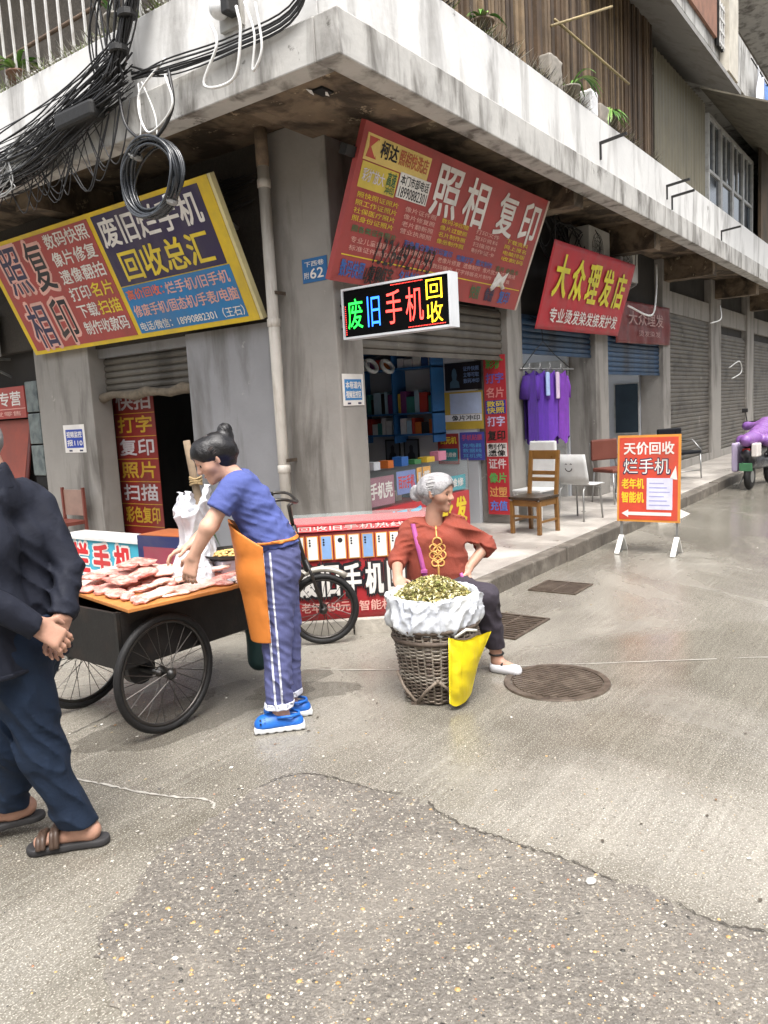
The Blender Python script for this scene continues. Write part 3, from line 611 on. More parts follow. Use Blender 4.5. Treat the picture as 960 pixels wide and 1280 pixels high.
# bricky patch and pale flank of the storey above the canopies
BB('brick_infill', (10.2, 3.30, 7.41), (14.5, 3.347, 8.6), mat('red_brown_render', '#84604f', rough=.9, var=.3, scale=6, bump=.5)); BB('pale_pier', (14.9, 3.2, 7.0), (15.6, 3.345, 11), mat('pale_render', '#bdb7aa', rough=.8, var=.2, scale=3, stain='#8a8272', stain_scale=(3, 3, 1), stain_amt=.6))
lat = BB('lattice_window', (14.52, 3.28, 7.3), (14.87, 3.32, 8.0), M_DARK)
for q in range(3): BX('lattice_bar', Vector((14.56 + q * .13, 3.262, 7.3)) - OFF, Vector((14.60 + q * .13, 3.278, 8.0)) - OFF, M_RAIL, lat)
for q in range(4): BX('lattice_bar', Vector((14.52, 3.255, 7.33 + q * .19)) - OFF, Vector((14.87, 3.261, 7.37 + q * .19)) - OFF, M_RAIL, lat)
BB('wooden_bay', (18.6, 3.36, 4.803), (32, 3.42, 7.19), mat('dark_bay', '#4b4238', rough=.9, var=.4, scale=3, stain='#75614b', stain_scale=(1, 1, .6), stain_amt=.7))
BB('bay_beam', (18.6, 2.9, 6.9), (32, 3.355, 7.15), M_SOFF)
# ================================================================== SIGNS
def flat(name, c, **k):
    k.setdefault('stain', '#6e6258'); k.setdefault('stain_scale', (2.2, 1.1, 2.2)); k.setdefault('stain_amt', .32); k.setdefault('stain_thr', (.46, .7))
    return mat('print_' + name, c, rough=k.pop('rough', .5), var=k.pop('var', .12), scale=5, bump=.08, fold=.12, fscale=3., chips='#8a8078', chip_scale=7., chip_thr=(.70, .74), **k)
K_RED = flat('faded_red', '#a3443f', stain='#7d3a35', stain_scale=(3, 1.5, 3), stain_amt=.5); K_YEL = flat('yellow', '#d8b81f'); K_PUR = flat('purple', '#2b1f45'); K_CYAN = flat('cyan', '#1c74ad')
K_WHT = flat('white', '#dcd8d2'); K_INKY = flat('ink_yellow', '#dcc334'); K_BLK = flat('black', '#17141a'); K_NAVY = flat('navy', '#2a2748'); K_ORG = flat('ink_orange', '#d8694a')
K_PINK = flat('ink_pink', '#d9a79b'); K_BLUE = flat('ink_blue', '#3563a8'); K_GRN = flat('ink_green', '#3f6b45'); K_CREAM = flat('cream', '#d8bd6c'); K_SIGNRED = flat('sign_red', '#9f423f', stain='#7f3532', stain_scale=(2, 1.2, 2), stain_amt=.55)
K_VRED = flat('vivid_red', '#c4262c'); K_DRED = flat('dark_red', '#6e2624', stain='#4b1b1a', stain_scale=(3, 3, 3), stain_amt=.6)
M_METAL = mat('galvanised_metal', '#9a9a98', rough=.4, var=.1, metal=.7)
M_WOODO = mat('oiled_wood', '#8a5f2f', rough=.45, var=.25, scale=8, bump=.15)
def panel(p, name, x0, y0, x1, y1, z0, z1, m, **k): return BX(name, (x0, y0, z0), (x1, y1, z1), m, p, **k)
# ---- big yellow-edged board over the left door
s = sign_root('shop_sign', (5.3, 8.91, 2.51), (5.3, 5.16, 2.51), (4.775, 8.91, 3.68), 'large yellow bordered red, purple and blue board over the left doorway', 'sign')
panel(s, 'board', 0, 0, 3.75, 1.282, -.05, 0, K_YEL); panel(s, 'edge_strip', 3.753, 0, 3.79, 1.282, -.06, -.004, flat('pale_yellow', '#d9cf9a'))
panel(s, 'red_field', .08, .045, 1.99, 1.24, 0, .004, K_RED); panel(s, 'purple_field', 2.06, .545, 3.61, 1.24, 0, .004, K_PUR); panel(s, 'blue_field', 2.06, .05, 3.63, .535, 0, .004, K_CYAN)
def outl(p, t, x0, y0, x1, y1, m, mo, z=.008, b=.012, ob=.05):
    e = (y1 - y0) * .03; text(p, t, x0 - e, y0 - e, x1 + e, y1 + e, mo, z - .001, ob); text(p, t, x0, y0, x1, y1, m, z, b)
outl(s, '照', .22, .70, .62, 1.2, K_NAVY, K_PINK); outl(s, '复', .74, .68, 1.07, 1.2, K_BLK, K_PINK); outl(s, '相', .22, .07, .60, .58, K_NAVY, K_PINK); outl(s, '印', .73, .08, 1.05, .58, K_BLK, K_PINK)
for i, (a, b) in enumerate([('数码快照', ''), ('像片修复', ''), ('遗像翻拍', ''), ('打印', '名片'), ('下载', '扫描'), ('制作收款码', '')]):
    y1 = 1.215 - i * .188; y0 = y1 - .145
    if b: text(s, a, 1.2, y0, 1.55, y1, K_WHT, .008, .02); text(s, b, 1.58, y0, 1.94, y1, K_INKY, .008, .02)
    else: text(s, a, 1.18, y0, 1.94, y1, K_WHT, .008, .02)
text(s, '废旧烂手机', 2.11, .93, 3.55, 1.2, K_WHT, .008, .025); text(s, '回收总汇', 2.22, .585, 3.5, .87, K_INKY, .008, .025)
text(s, '高价回收：', 2.1, .40, 2.66, .5, K_ORG, .008, .025); text(s, '烂手机/旧手机', 2.7, .385, 3.58, .5, K_PINK, .008, .02); text(s, '修废手机/固态机/手表/电脑', 2.1, .22, 3.61, .34, K_PINK, .008, .02); text(s, '电话/微信：18990882301（王石）', 2.1, .07, 3.61, .165, K_WHT, .008, .012)
for yy in (.4, 1.9, 3.4): BR('stay', (yy, 1.2, -.052), (yy, .75, -.50), .03, M_METAL, s)
for yy in (.4, 1.9, 3.4): BR('foot', (yy, .03, -.052), (yy, .08, -.14), .03, M_METAL, s)
# ---- leaning red photo board
s = sign_root('shop_sign', (5.222, 4.25, 2.727), (8.66, 4.25, 2.727), (5.222, 3.78, 3.885), 'faded red leaning photo and copy board with a yellow corner panel', 'sign')
panel(s, 'board', 0, 0, 3.44, 1.25, -.05, 0, K_SIGNRED); panel(s, 'edge_strip', 3.443, 0, 3.48, 1.25, -.06, .004, flat('pale_edge', '#c9b8ac'))
panel(s, 'yellow_panel', .06, .975, 1.0, 1.175, 0, .004, K_CREAM); panel(s, 'yellow_panel', .07, .765, .58, .965, 0, .004, flat('old_yellow', '#cdb64a')); panel(s, 'white_label', .60, .78, 1.08, .985, .004, .007, K_WHT)
mb = MB(); mb.prism([(.085, 1.0), (.22, 1.0), (.17, 1.08), (.22, 1.155), (.085, 1.155), (.105, 1.08)], .004, .0065); mb.build('emblem', flat('emblem_red', '#b5483c'), s); MB().prism([(.125, 1.08), (.20, 1.01), (.205, 1.15)], .0068, .0075).build('emblem', K_CREAM, s)
text(s, '柯达', .26, 1.03, .50, 1.155, K_BLK, .008, .03); text(s, '照相快洗店', .53, 1.03, .97, 1.15, flat('ink_rust', '#b5603f'), .008, .02); text(s, '彩扩放大', .10, .82, .40, .92, flat('ink_lilac', '#d3cfd8'), .008, .01); text(s, '高速', .43, .84, .56, .95, K_GRN, .008, .02); text(s, '冲印', .43, .775, .56, .835, K_GRN, .008, .02)
text(s, '本门市部电话', .62, .89, 1.06, .97, K_BLK, .0085, .02); text(s, '18990882301', .63, .79, 1.06, .875, K_BLK, .0085, .012)
text(s, '照', 1.15, .74, 1.60, 1.17, K_WHT, .006, .02); text(s, '相', 1.72, .74, 2.14, 1.17, K_WHT, .006, .02); text(s, '复', 2.40, .74, 2.80, 1.16, K_WHT, .006, .02); text(s, '印', 2.96, .72, 3.34, 1.16, K_WHT, .006, .02)
rows = [['照快照证照片', '照工作证照片', '社保医疗照片', '照身份证照片'], ['像片证件照', '像片修复照', '老片翻新照', '营业执照照'], ['数码冲印照', '像片过塑照', '名片制作照', '像册制作照'], ['打印文件', '复印资料', '扫描资料', '制作证卡'], ['下载资料', '网上报名', '电脑排版', '收款码']]
for b, (x0, x1) in enumerate([(.09, .68), (.79, 1.31), (1.41, 1.92), (2.08, 2.58), (2.75, 3.28)]):
    for r, t in enumerate(rows[b]): text(s, t, x0, .69 - r * .062, x1, .735 - r * .062, [K_INKY, K_PINK][b % 2], .006, .008)
text(s, '照各类证件照片', .12, .42, .76, .475, K_GRN, .006, .02); text(s, '彩色黑白激光打印复印', .9, .40, 1.75, .46, K_BLUE, .006, .02); text(s, '电脑打字  图文制作', 1.85, .39, 2.6, .45, K_BLUE, .006, .02); text(s, '名片 会员卡', 2.7, .38, 3.25, .44, K_GRN, .006, .02)
text(s, '专业儿童摄影  各种资料照片翻拍  老像片修复  遗像制作  像片放大  过塑装裱', .14, .335, 3.2, .385, K_PINK, .006, .006); text(s, '标准证件照立等可取  照相冲印数码输出  打字排版名片制作  扫描传真', .14, .27, 3.1, .315, K_PINK, .006, .006)
panel(s, 'rule', .07, .222, 3.4, .232, 0, .003, K_INKY)
for t, x0, x1, m in [('数码快照', .09, .42, K_BLUE), ('复印打字', .5, .85, K_BLK), ('名片制作', .95, 1.3, K_BLUE), ('像片冲印', 1.45, 1.8, K_BLK), ('快照', 2.3, 2.5, K_GRN), ('像册', 2.62, 2.82, K_NAVY), ('复印', 2.95, 3.2, K_BLUE)]: text(s, t, x0, .05, x1, .19, m, .006, .02)
text(s, '13264921193', .5, .20, 1.45, .43, K_BLK, .0095, .004, 'graffiti', .3); text(s, '收购', .42, .02, .75, .17, K_BLK, .0095, .01, 'graffiti', .2)
TB('torn_paper', [(2.72, .18, .006), (2.85, .30, .010), (2.98, .22, .006)], .03, K_WHT, s, n=4); MB().prism([(2.7, .2), (2.95, .24), (3.02, .40), (2.9, .33), (2.78, .38)], .006, .008).build('torn_paper', K_WHT, s)
for xx in (.5, 1.7, 2.9): BR('stay', (xx, 1.15, -.052), (xx, .85, -.42), .03, M_METAL, s)
for xx in (.5, 1.7, 2.9): BR('foot', (xx, .03, -.052), (xx, .10, -.20), .03, M_METAL, s)
BX('bracket', (-.12, .96, -.1), (.0, 1.04, -.03), M_BLK, s)
# ---- lit LED box
s = sign_root('led_sign', (5.4, 4.275, 2.243), (5.4, 3.19, 2.243), (5.4, 4.275, 2.668), 'lit LED box sign with coloured characters hung below the red board', 'sign')
panel(s, 'case', 0.02, .02, 1.065, .405, -.11, -.004, mat('led_panel_black', '#060607', rough=.85, var=.1, bump=0, spec=.1))
M_ALU = mat('white_aluminium', '#d9dcdf', rough=.35, var=.05, metal=.2)
for a, b in (((0, 0, -.12), (1.085, .018, .006)), ((0, .407, -.12), (1.085, .425, .006)), ((0, .0185, -.12), (.018, .4065, .006)), ((1.067, .0185, -.12), (1.085, .4065, .006))): BX('frame', a, b, M_ALU, s)
def led(n, c): return mat('led_' + n, c, rough=.5, var=0, bump=0, emit=c, estr=1.5)
def led_text(t, x0, y0, x1, y1, m): text(s, t, x0, y0, x1, y1, m, .002, .0)
led_text('废', .06, .08, .22, .33, led('green', '#20e040')); led_text('旧', .27, .08, .40, .33, led('blue', '#2a6cf0')); led_text('手', .46, .08, .62, .35, led('red', '#f04038')); led_text('机', .66, .08, .83, .35, led('red', '#f04038')); led_text('回', .86, .23, 1.01, .385, led('yellow', '#f0c020')); led_text('收', .86, .05, 1.01, .21, led('yellow', '#f0c020'))
dm = MB()
for i in range(22): dm.lathe([(.004, 0), (.004, .002)], 6, Matrix.Translation((.52 + i * .0145, .392, -.003)))
for i in range(24): dm.lathe([(.004, 0), (.004, .002)], 6, Matrix.Translation((.68 + i * .015, .036, -.003)))
for i in range(14): dm.lathe([(.004, 0), (.004, .002)], 6, Matrix.Translation((.034, .04 + i * .018, -.003)))
dm.build('led_dots', led('red', '#f04038'), s, kind='stuff')
for yy in (.1, .3): BR('arm', (.005, yy, -.06), (-.06, yy, -.06), .02, M_BLK, s)
BR('arm', (-.058, .2, -.06), (-.058, .2, -.20), .03, M_BLK, s)
# ---- sagging cloth banners
def cloth(p, name, w, h, m, amp=.012, seed=0, nx=40, ny=14, fx=5., th=.004, **k):
    v = []
    for j in range(ny + 1):
        for i in range(nx + 1):
            x, y = w * i / nx, h * j / ny; v.append((x, y, amp * mnoise.noise(Vector((x * fx / 2, y * 2.2, seed))) + amp * .4 * math.sin(x * fx + y * 2 + seed)))
    f = [(j * (nx + 1) + i, j * (nx + 1) + i + 1, (j + 1) * (nx + 1) + i + 1, (j + 1) * (nx + 1) + i) for j in range(ny) for i in range(nx)]
    o = MB().add(v, f).build(name, m, p, smooth=True, **k); sd = o.modifiers.new('thick', 'SOLIDIFY'); sd.thickness = th; sd.offset = -1; return o
s = sign_root('shop_banner', (9.10, 4.2, 2.53), (12.09, 4.2, 2.575), (9.10, 3.9, 3.54), 'red barber shop cloth banner with large yellow characters above the purple tunics', 'banner')
cloth(s, 'cloth', 3.0, 1.06, flat('banner_red', '#b32c36'), .012, 1)
for i, ch in enumerate('大众理发店'): text(s, ch, .22 + i * .53, .42 - i * .006, .62 + i * .53, .92 - i * .01, flat('banner_yellow', '#d9cf33'), .02, .03)
text(s, '专业烫发染发接发护发', .3, .10, 2.75, .28, K_WHT, .02, .02)
for xx in (.02, 1.5, 2.97): TB('cord', [(xx, 1.05, 0), (xx, 1.25, -.05), (xx, 1.35, -.15)], .006, M_BLK, s, n=5)
s = sign_root('shop_banner', (12.36, 4.31, 2.50), (15.26, 4.31, 2.56), (12.36, 4.31, 3.2), 'dull dark red banner behind the bright red barber banner', 'banner')
cloth(s, 'cloth', 2.9, .68, K_DRED, .03, 5, fx=7); text(s, '大众理发', .5, .30, 2.4, .52, flat('dim_ink', '#a5827c'), .035, .01); text(s, '烫发染发', 1.0, .12, 2.2, .22, flat('dim_ink', '#a5827c'), .035, .0)
# ---- house number and notices
s = sign_root('house_number_plate', (5.384, 4.685, 2.77), (5.384, 4.40, 2.77), (5.384, 4.685, 2.975), 'blue house number plate 62 on the corner column', 'plate')
panel(s, 'plate', 0, 0, .285, .205, -.004, 0, flat('plate_blue', '#1f5f94')); text(s, '下西巷', .03, .135, .25, .18, K_WHT, .002, .01); text(s, '附', .02, .035, .075, .09, K_WHT, .002, .01); text(s, '62', .09, .03, .24, .115, K_WHT, .002, .02)
def notice(BL, BRp, TL, label, lines, blue):
    s = sign_root('paper_notice', BL, BRp, TL, label, 'notice', 'blue and white paper notices'); w = (Vector(BRp) - Vector(BL)).length; h = (Vector(TL) - Vector(BL)).length
    panel(s, 'paper', 0, 0, w, h, -.002, 0, K_WHT); panel(s, 'blue_field', w * .1, h * .17, w * .9, h * .83, 0, .0015, blue)
    for k, t in enumerate(lines): text(s, t, w * .14, h * (.54 - k * .3), w * .86, h * (.76 - k * .3), K_WHT, .003, .03)
    for q in (.2, .7): panel(s, 'mark', w * q, h * .04, w * (q + .15), h * .1, 0, .0015, K_NAVY)
notice((5.425, 4.343, 1.68), (5.73, 4.343, 1.68), (5.425, 4.343, 1.96), 'blue and white notice on the corner column beside the shop window', ['本巷道内', '视频监控区'], flat('notice_blue2', '#2f77b0'))
notice((5.384, 8.64, 1.33), (5.384, 8.21, 1.33), (5.384, 8.64, 1.66), 'blue and white notice on the left pillar near the walking man', ['视频监控', '报110'], flat('notice_blue', '#1b3c9c'))
# ---- tall red banner inside the left doorway
s = sign_root('door_banner', (5.80, 8.2, .25), (5.80, 7.44, .25), (5.80, 8.2, 2.15), 'tall dark red vertical banner inside the left doorway', 'banner')
panel(s, 'cloth', 0, 0, .76, 1.9, -.006, 0, flat('door_red', '#7d2622')); DW = flat('door_white', '#b9b3b4'); DY = flat('door_yellow', '#b5912c')
for i, (t, m) in enumerate([('快拍', DW), ('打字', DY), ('复印', DW), ('照片', DY), ('扫描', DW), ('彩色复印', DY)]): text(s, t, .06, 1.55 - i * .27, .70, 1.74 - i * .27, m, .003, .03); panel(s, 'rule', 0, 1.50 - i * .27, .76, 1.508 - i * .27, 0, .002, DY)
# ---- red board beyond the left pillar
s = sign_root('shop_banner', (5.45, 11.2, 1.79), (5.45, 9.53, 1.79), (5.45, 11.2, 2.19), 'dull red board with white characters at the far left edge', 'banner')
panel(s, 'board', 0, 0, 1.67, .40, -.03, 0, flat('board_red', '#a04038')); text(s, '烟酒店专营', .2, .16, 1.58, .34, K_WHT, .003, .02); panel(s, 'rule', 0, .115, 1.67, .125, 0, .002, K_PINK); text(s, '批发零售', .7, .03, 1.55, .09, K_PINK, .003, .01)
# ---- A-board on the road
s = sign_root('standing_sign', (8.05, 2.835, .33), (8.05, 2.19, .33), (8.12, 2.835, 1.23), 'orange red standing board with white arrow on white legs in the road', 'sign')
K_AB = flat('board_orange_red', '#c24430'); K_OR = flat('board_edge', '#c98a3a')
panel(s, 'board', 0, 0, .645, .9, -.02, 0, K_OR); panel(s, 'field', .022, .022, .623, .875, 0, .003, K_AB)
text(s, '天价回收', .07, .70, .58, .825, K_WHT, .006, .03); outl(s, '烂手机', .07, .50, .54, .655, K_WHT, K_NAVY, .007, .0, .045)
text(s, '老年机', .05, .345, .28, .45, flat('ab_yellow', '#e8bf2e'), .006, .03); text(s, '智能机', .05, .20, .28, .31, flat('ab_yellow', '#e8bf2e'), .006, .03)
panel(s, 'paper', .31, .13, .57, .455, .003, .0055, flat('faded_paper', '#c9c9e2'))
for k in range(6): panel(s, 'paper_line', .335, .17 + k * .045, .545 - .03 * (k % 3), .182 + k * .045, .0055, .0065, flat('faint_ink', '#9a9cc0'))
MB().prism([(.05, .085), (.12, .125), (.12, .102), (.56, .102), (.56, .068), (.12, .068), (.12, .045)], .003, .0055).build('arrow', K_WHT, s); MB().prism([(.54, .45), (.60, .58), (.615, .44)], .003, .0055).build('torn_paper', K_WHT, s)
M_LEGW = mat('white_angle_iron', '#d2d2ce', rough=.45, var=.1)
for xx in (.03, .60):
    MB().box((xx, -.335, -.028), (xx + .025, .9, -.021)).build('leg', M_METAL, s); MB().bar((xx + .012, -.15, -.026), (xx + .012, -.335, .12), .05, .012, (0, 0, 1)).build('foot', M_LEGW, s); MB().bar((xx + .012, -.15, -.026), (xx + .012, -.335, -.17), .05, .012, (0, 0, 1)).build('foot', M_LEGW, s)
# ---- low display counter with red banner on the corner
d0 = Vector((.6357, -.772, 0)); n0 = Vector((.772, .6357, 0)); BLc = Vector((4.055, 3.812, .122)) + n0 * .03
s = sign_root('phone_counter', BLc, BLc + d0, BLc + Vector((0, 0, 1)), 'low glass counter wrapped in a red phone buying banner behind the tricycle', 'counter')
panel(s, 'case', .02, 0.0, 1.08, .66, -.42, -.012, flat('counter_white', '#b9b4ae')); cloth(s, 'front_banner', 1.1, .66, flat('banner_bright_red', '#a5282e'), .008, 3, fx=6)
panel(s, 'top_board', -.01, .695, 1.11, .702, -.44, .01, flat('top_red', '#b5353a'))
mb = MB(); mb.add([(-.01, .655, .02), (1.11, .655, .02), (1.11, .702, -.0), (-.01, .702, -.0)], [(0, 1, 2, 3)]); mb.add([(-.01, .655, .012), (1.11, .655, .012), (1.11, .694, -.0), (-.01, .694, -.0)], [(3, 2, 1, 0)]); mb.build('lip', K_VRED, s)
mb = MB(); mb.add([(-.01, .707, -.02), (1.11, .707, -.02), (1.11, .73, -.42), (-.01, .73, -.42)], [(0, 1, 2, 3)]); mb.build('pane', mat('counter_glass', '#cfdad8', rough=.05, var=0, bump=0, alpha=.25, spec=.8), s)
text(s, '回收旧手机热线收购', .06, .662, 1.05, .695, K_WHT, .022, .02)
for i in range(11):
    x0 = .012 + i * .1; c = panel(s, 'phone_card', x0, .445, x0 + .088, .625, .013, .016, flat('card_orange', '#d08a3c'))
    BX('card_face', (x0 + .009, .452, .016), (x0 + .079, .618, .0175), flat('card_face_%d' % (i % 3), ['#dfe3e0', '#7d9fcb', '#e6e4da'][[0, 0, 1, 0, 2, 0, 2, 0, 2, 0, 2][i]]), c)
    cm = MB(); cx, cy = x0 + (.045 if i == 3 else .026), .595
    if i in (3,): cm.lathe([(.018, .0175), (.018, .019)], 14, Matrix.Translation((cx, cy - .01, 0)))
    else:
        for q in range(3): cm.lathe([(.0075, .0175), (.0075, .019)], 8, Matrix.Translation((cx, cy - q * .019, 0)))
    cm.build('camera_print', K_BLK, c)
for i, ch in enumerate('废旧手机回收'): outl(s, ch, .05 + i * .16, .18, .17 + i * .16, .405, K_WHT, K_BLK, .016, .03, .09)
text(s, '老年机50元', .05, .06, .40, .135, K_PINK, .015, .02); text(s, '智能机200元', .47, .055, .92, .13, K_PINK, .015, .02)
# ================================================================== INSIDE THE SHOPS
M_SHELF = mat('blue_shelf', '#2a5f95', rough=.5, var=.12, scale=5); M_GLASS = mat('clear_glass', '#aebcbc', rough=.03, var=0, bump=0, alpha=.06, spec=.9)
s = empty('wall_shelf', (8.6, 5.2, 1.2), 0, 'blue wall shelves full of boxes inside the photo shop', 'shelf')
for z in (.09, .36, .93): BX('shelf_board', (-.30, .03, z), (-.003, 1.75, z + .022), M_SHELF, s)
for y in (.03, .62, 1.2, 1.74): BX('upright', (-.30, y, .0), (-.003, y + .02, 1.15), M_SHELF, s)
BX('top', (-.32, .02, 1.153), (-.003, 1.77, 1.175), M_SHELF, s)
BCOL = ['#a83a34', '#c9ccd0', '#2c4f8c', '#d0b24a', '#3b7d7a', '#e0e0dc', '#6e3a6b', '#b8652f', '#222428', '#98b6c9']
rb = random.Random(11); ORD = 'first second third fourth fifth sixth seventh eighth ninth tenth eleventh twelfth thirteenth fourteenth fifteenth sixteenth seventeenth eighteenth nineteenth twentieth'.split() + ['farthest'] * 9
words = ['red', 'pale grey', 'dark blue', 'yellow', 'teal', 'white', 'purple', 'orange brown', 'black', 'light blue']
rowsn = {(.112): 'lowest', (.382): 'middle', (.952): 'top'}
for z in (.112, .382, .952):
    y = .06; hmax = .22 if z < .2 else (.5 if z < .5 else .17); k = 0
    while y < 1.68:
        w = rb.uniform(.03, .12); h = rb.uniform(.6, .98) * min(hmax, .30); ci = rb.randrange(10)
        if not any(y - .012 < u + .01 < y + w + .012 for u in (.62, 1.2)):
            o = BX('stock_box', (8.6 - .24, 5.2 + y, 1.2 + z), (8.6 - .02, 5.2 + y + w, 1.2 + z + h), mat('box_' + str(ci), BCOL[ci], rough=.5, var=.1, scale=20))
            tag(o, '%s box, %s from the front on the %s blue shelf' % (words[ci], ORD[k], rowsn[z]), 'box', 'boxes on the blue shelves'); k += 1
        y += w + rb.uniform(.004, .02)
s = sign_root('wall_poster', (8.59, 5.21, 1.83), (8.59, 4.69, 1.83), (8.59, 5.21, 2.17), 'black poster with a blue grey portrait inside the photo shop', 'poster')
panel(s, 'sheet', 0, 0, .52, .34, -.004, 0, K_BLK)
mb = MB(); mb.prism([(.07, .03), (.21, .03), (.20, .10), (.165, .13), (.175, .19), (.165, .25), (.14, .275), (.11, .25), (.10, .19), (.11, .13), (.075, .10)], 0, .002); mb.build('portrait_print', flat('portrait', '#4d6a80'), s)
for k in range(3): text(s, ['证件快照', '立等可取', '数码冲印'][k], .27, .23 - k * .075, .49, .285 - k * .075, flat('pale_blue_ink', '#7d98c9'), .003, .02)
s = sign_root('wall_poster', (8.59, 5.23, 1.34), (8.59, 4.68, 1.34), (8.59, 5.23, 1.81), 'calendar like poster with pale blue sheet inside the photo shop', 'poster')
panel(s, 'sheet', 0, 0, .55, .47, -.004, 0, flat('mustard', '#b59a3c')); panel(s, 'blue_sheet', .08, .19, .53, .45, 0, .002, flat('pale_blue', '#aebcd8')); panel(s, 'black_strip', .0, .10, .53, .185, 0, .002, flat('poster_white', '#d8d8da')); text(s, '像片冲印', .1, .11, .5, .175, K_BLK, .003, .03)
s = sign_root('wall_poster', (8.59, 5.36, .90), (8.59, 5.05, .90), (8.59, 5.36, 1.29), 'red and teal poster low on the photo shop wall', 'poster')
panel(s, 'sheet', 0, 0, .31, .39, -.004, 0, flat('poster_red', '#8f2f2a')); panel(s, 'teal_field', .02, .04, .29, .2, 0, .002, flat('teal', '#2a7f86')); text(s, '百元机', .04, .26, .28, .35, K_INKY, .003, .03); text(s, '手机维修', .04, .09, .27, .15, K_WHT, .003, .02)
s = sign_root('wall_poster', (8.59, 5.03, .95), (8.59, 4.68, .95), (8.59, 5.03, 1.30), 'violet blue poster next to the tall banner in the photo shop', 'poster')
panel(s, 'sheet', 0, 0, .35, .35, -.004, 0, flat('violet', '#4a4a9a')); text(s, '手机贴膜', .03, .25, .32, .32, flat('ink_rose', '#c0506a'), .003, .02)
for k in range(3): text(s, ['充电器', '数据线', '耳机壳'][k], .04, .16 - k * .065, .31, .21 - k * .065, flat('ink_sky', '#5f9fd0'), .003, .02)
s = sign_root('shop_banner', (8.59, 4.655, .27), (8.59, 4.36, .27), (8.59, 4.655, 2.22), 'tall narrow red multi coloured banner at the photo shop opening', 'banner')
panel(s, 'cloth', 0, 0, .295, 1.95, -.006, 0, flat('tall_red', '#b5323a'))
for i, (t, c, b) in enumerate([('彩扩', '#4fa04a', None), ('打字', '#6a5fb0', None), ('名片', '#d98f8a', None), ('数码快照', '#e0c83c', '#2f3f9c'), ('打字', '#c9c4e6', None), ('复印', '#222222', None), ('制作遗像', '#222222', '#dcd6d2'), ('证件', '#d9c9c9', None), ('像片', '#5fae5a', None), ('过塑', '#d9a060', None), ('充值', '#5f7fd0', None)]):
    y1 = 1.93 - i * .174
    if b: panel(s, 'field', .01, y1 - .165, .285, y1, 0, .002, flat('fld' + b, b)); text(s, t[:2], .03, y1 - .078, .265, y1 - .008, flat('i' + c, c), .004, .03); text(s, t[2:], .03, y1 - .158, .265, y1 - .086, flat('i' + c, c), .004, .03)
    else: text(s, t, .03, y1 - .14, .265, y1 - .02, flat('i' + c, c), .004, .03)
# glass counter at the shop opening
s = empty('shop_counter', (5.98, 4.56, ZP), 0, 'glass display counter with red front inside the photo shop', 'counter')
BX('base', (0, 0, 0), (1.97, .5, .5), flat('counter_red', '#b5333a'), s); BX('plinth', (.01, .01, -.0), (1.96, -.004, .08), flat('plinth_blue', '#3a4f8a'), s)
BX('middle_shelf', (.01, .01, .505), (1.96, .49, .515), M_GLASS, s); BX('glass_front', (0, 0, .52), (1.97, .006, .86), M_GLASS, s); BX('glass_top', (0, 0, .862), (1.97, .5, .87), M_GLASS, s); BX('glass_end', (1.964, .008, .52), (1.97, .5, .86), M_GLASS, s)
for x in (0, .98, 1.96): BX('frame', (x, -.006, .5), (x + .012, .0, .87), M_METAL, s)
fs = bpy.data.objects.new('front_panel', None); link(fs, s); fs.rotation_euler = (PI / 2, 0, 0)
for i, ch in enumerate('卡旧手机批发'): text(fs, ch, .10 + i * .31, .16, .34 + i * .31, .44, flat('cyan_ink', '#5fb5dc') if i < 4 else K_INKY, .004, .04)
def card(x0, z0, x1, z1, c, t, ink, label):
    s2 = sign_root('price_card', (5.98 + x0, 4.59, ZP + z0), (5.98 + x1, 4.59, ZP + z0), (5.98 + x0, 4.59, ZP + z1), label, 'card', 'cards behind the counter glass'); panel(s2, 'sheet', 0, 0, x1 - x0, z1 - z0, -.004, 0, flat('card' + c, c)); text(s2, t, (x1 - x0) * .08, (z1 - z0) * .25, (x1 - x0) * .92, (z1 - z0) * .8, ink, .002, .03)
card(.55, .60, .9, .84, '#6f7fb5', '百元手机', K_VRED, 'pink grey card in the shop counter behind the seated woman'); card(.93, .62, 1.2, .85, '#d9a04a', '贴膜', K_WHT, 'orange card in the shop counter above the seated woman'); card(1.3, .52, 1.95, .69, '#3f9aa5', '手机维修', K_WHT, 'teal card at the right end of the shop counter'); card(.05, .53, .5, .82, '#9a6a78', '手机壳', K_WHT, 'grey card at the left end of the shop counter')
for i, (x, z, c) in enumerate([(.12, .518, '#b08a5a'), (.3, .518, '#7d8fa0'), (.7, .518, '#c9c4bc'), (1.05, .518, '#5a6a7a'), (1.2, .518, '#b5a08a')]):
    tag(BX('phone_box', (5.98 + x, 4.72, ZP + z), (5.98 + x + .11, 4.9, ZP + z + .1), mat('pb' + c, c, rough=.4)), ('leftmost tan', 'second, slate blue', 'middle, off white', 'fourth, dark slate', 'rightmost beige')[i] + ' phone box in the shop counter', 'box', 'phone boxes in the counter')
for i, (x, y) in enumerate([(5.95, 4.75), (6.2, 4.9)]):
    P = [(x + .01 * math.sin(k * 1.3 + i), y + .02 * math.sin(k * .9), 2.7 - k * .12) for k in range(12)]
    tag(TB('hanging_wire', P, .006, mat('pale_wire', '#a9a6a2', rough=.5), n=5), ('left' if i == 0 else 'right') + ' pale wire hanging at the photo shop window', 'wire', 'wires in the photo shop')
for i in range(3):
    P = [(6.2 + i * .28 + .09 * math.cos(a), 4.8 + .03 * math.sin(a), 2.08 + .06 * math.sin(a)) for a in np.linspace(0, 2 * PI, 18, endpoint=False)]
    tag(TB('plastic_wrap_roll', P, .022, mat('clear_plastic', '#b9c0c4', rough=.12, var=.1, alpha=.6), n=7, closed=True), ('left', 'middle', 'right')[i] + ' clear plastic coil hung at the top of the photo shop window', 'coil', 'plastic coils in the window')
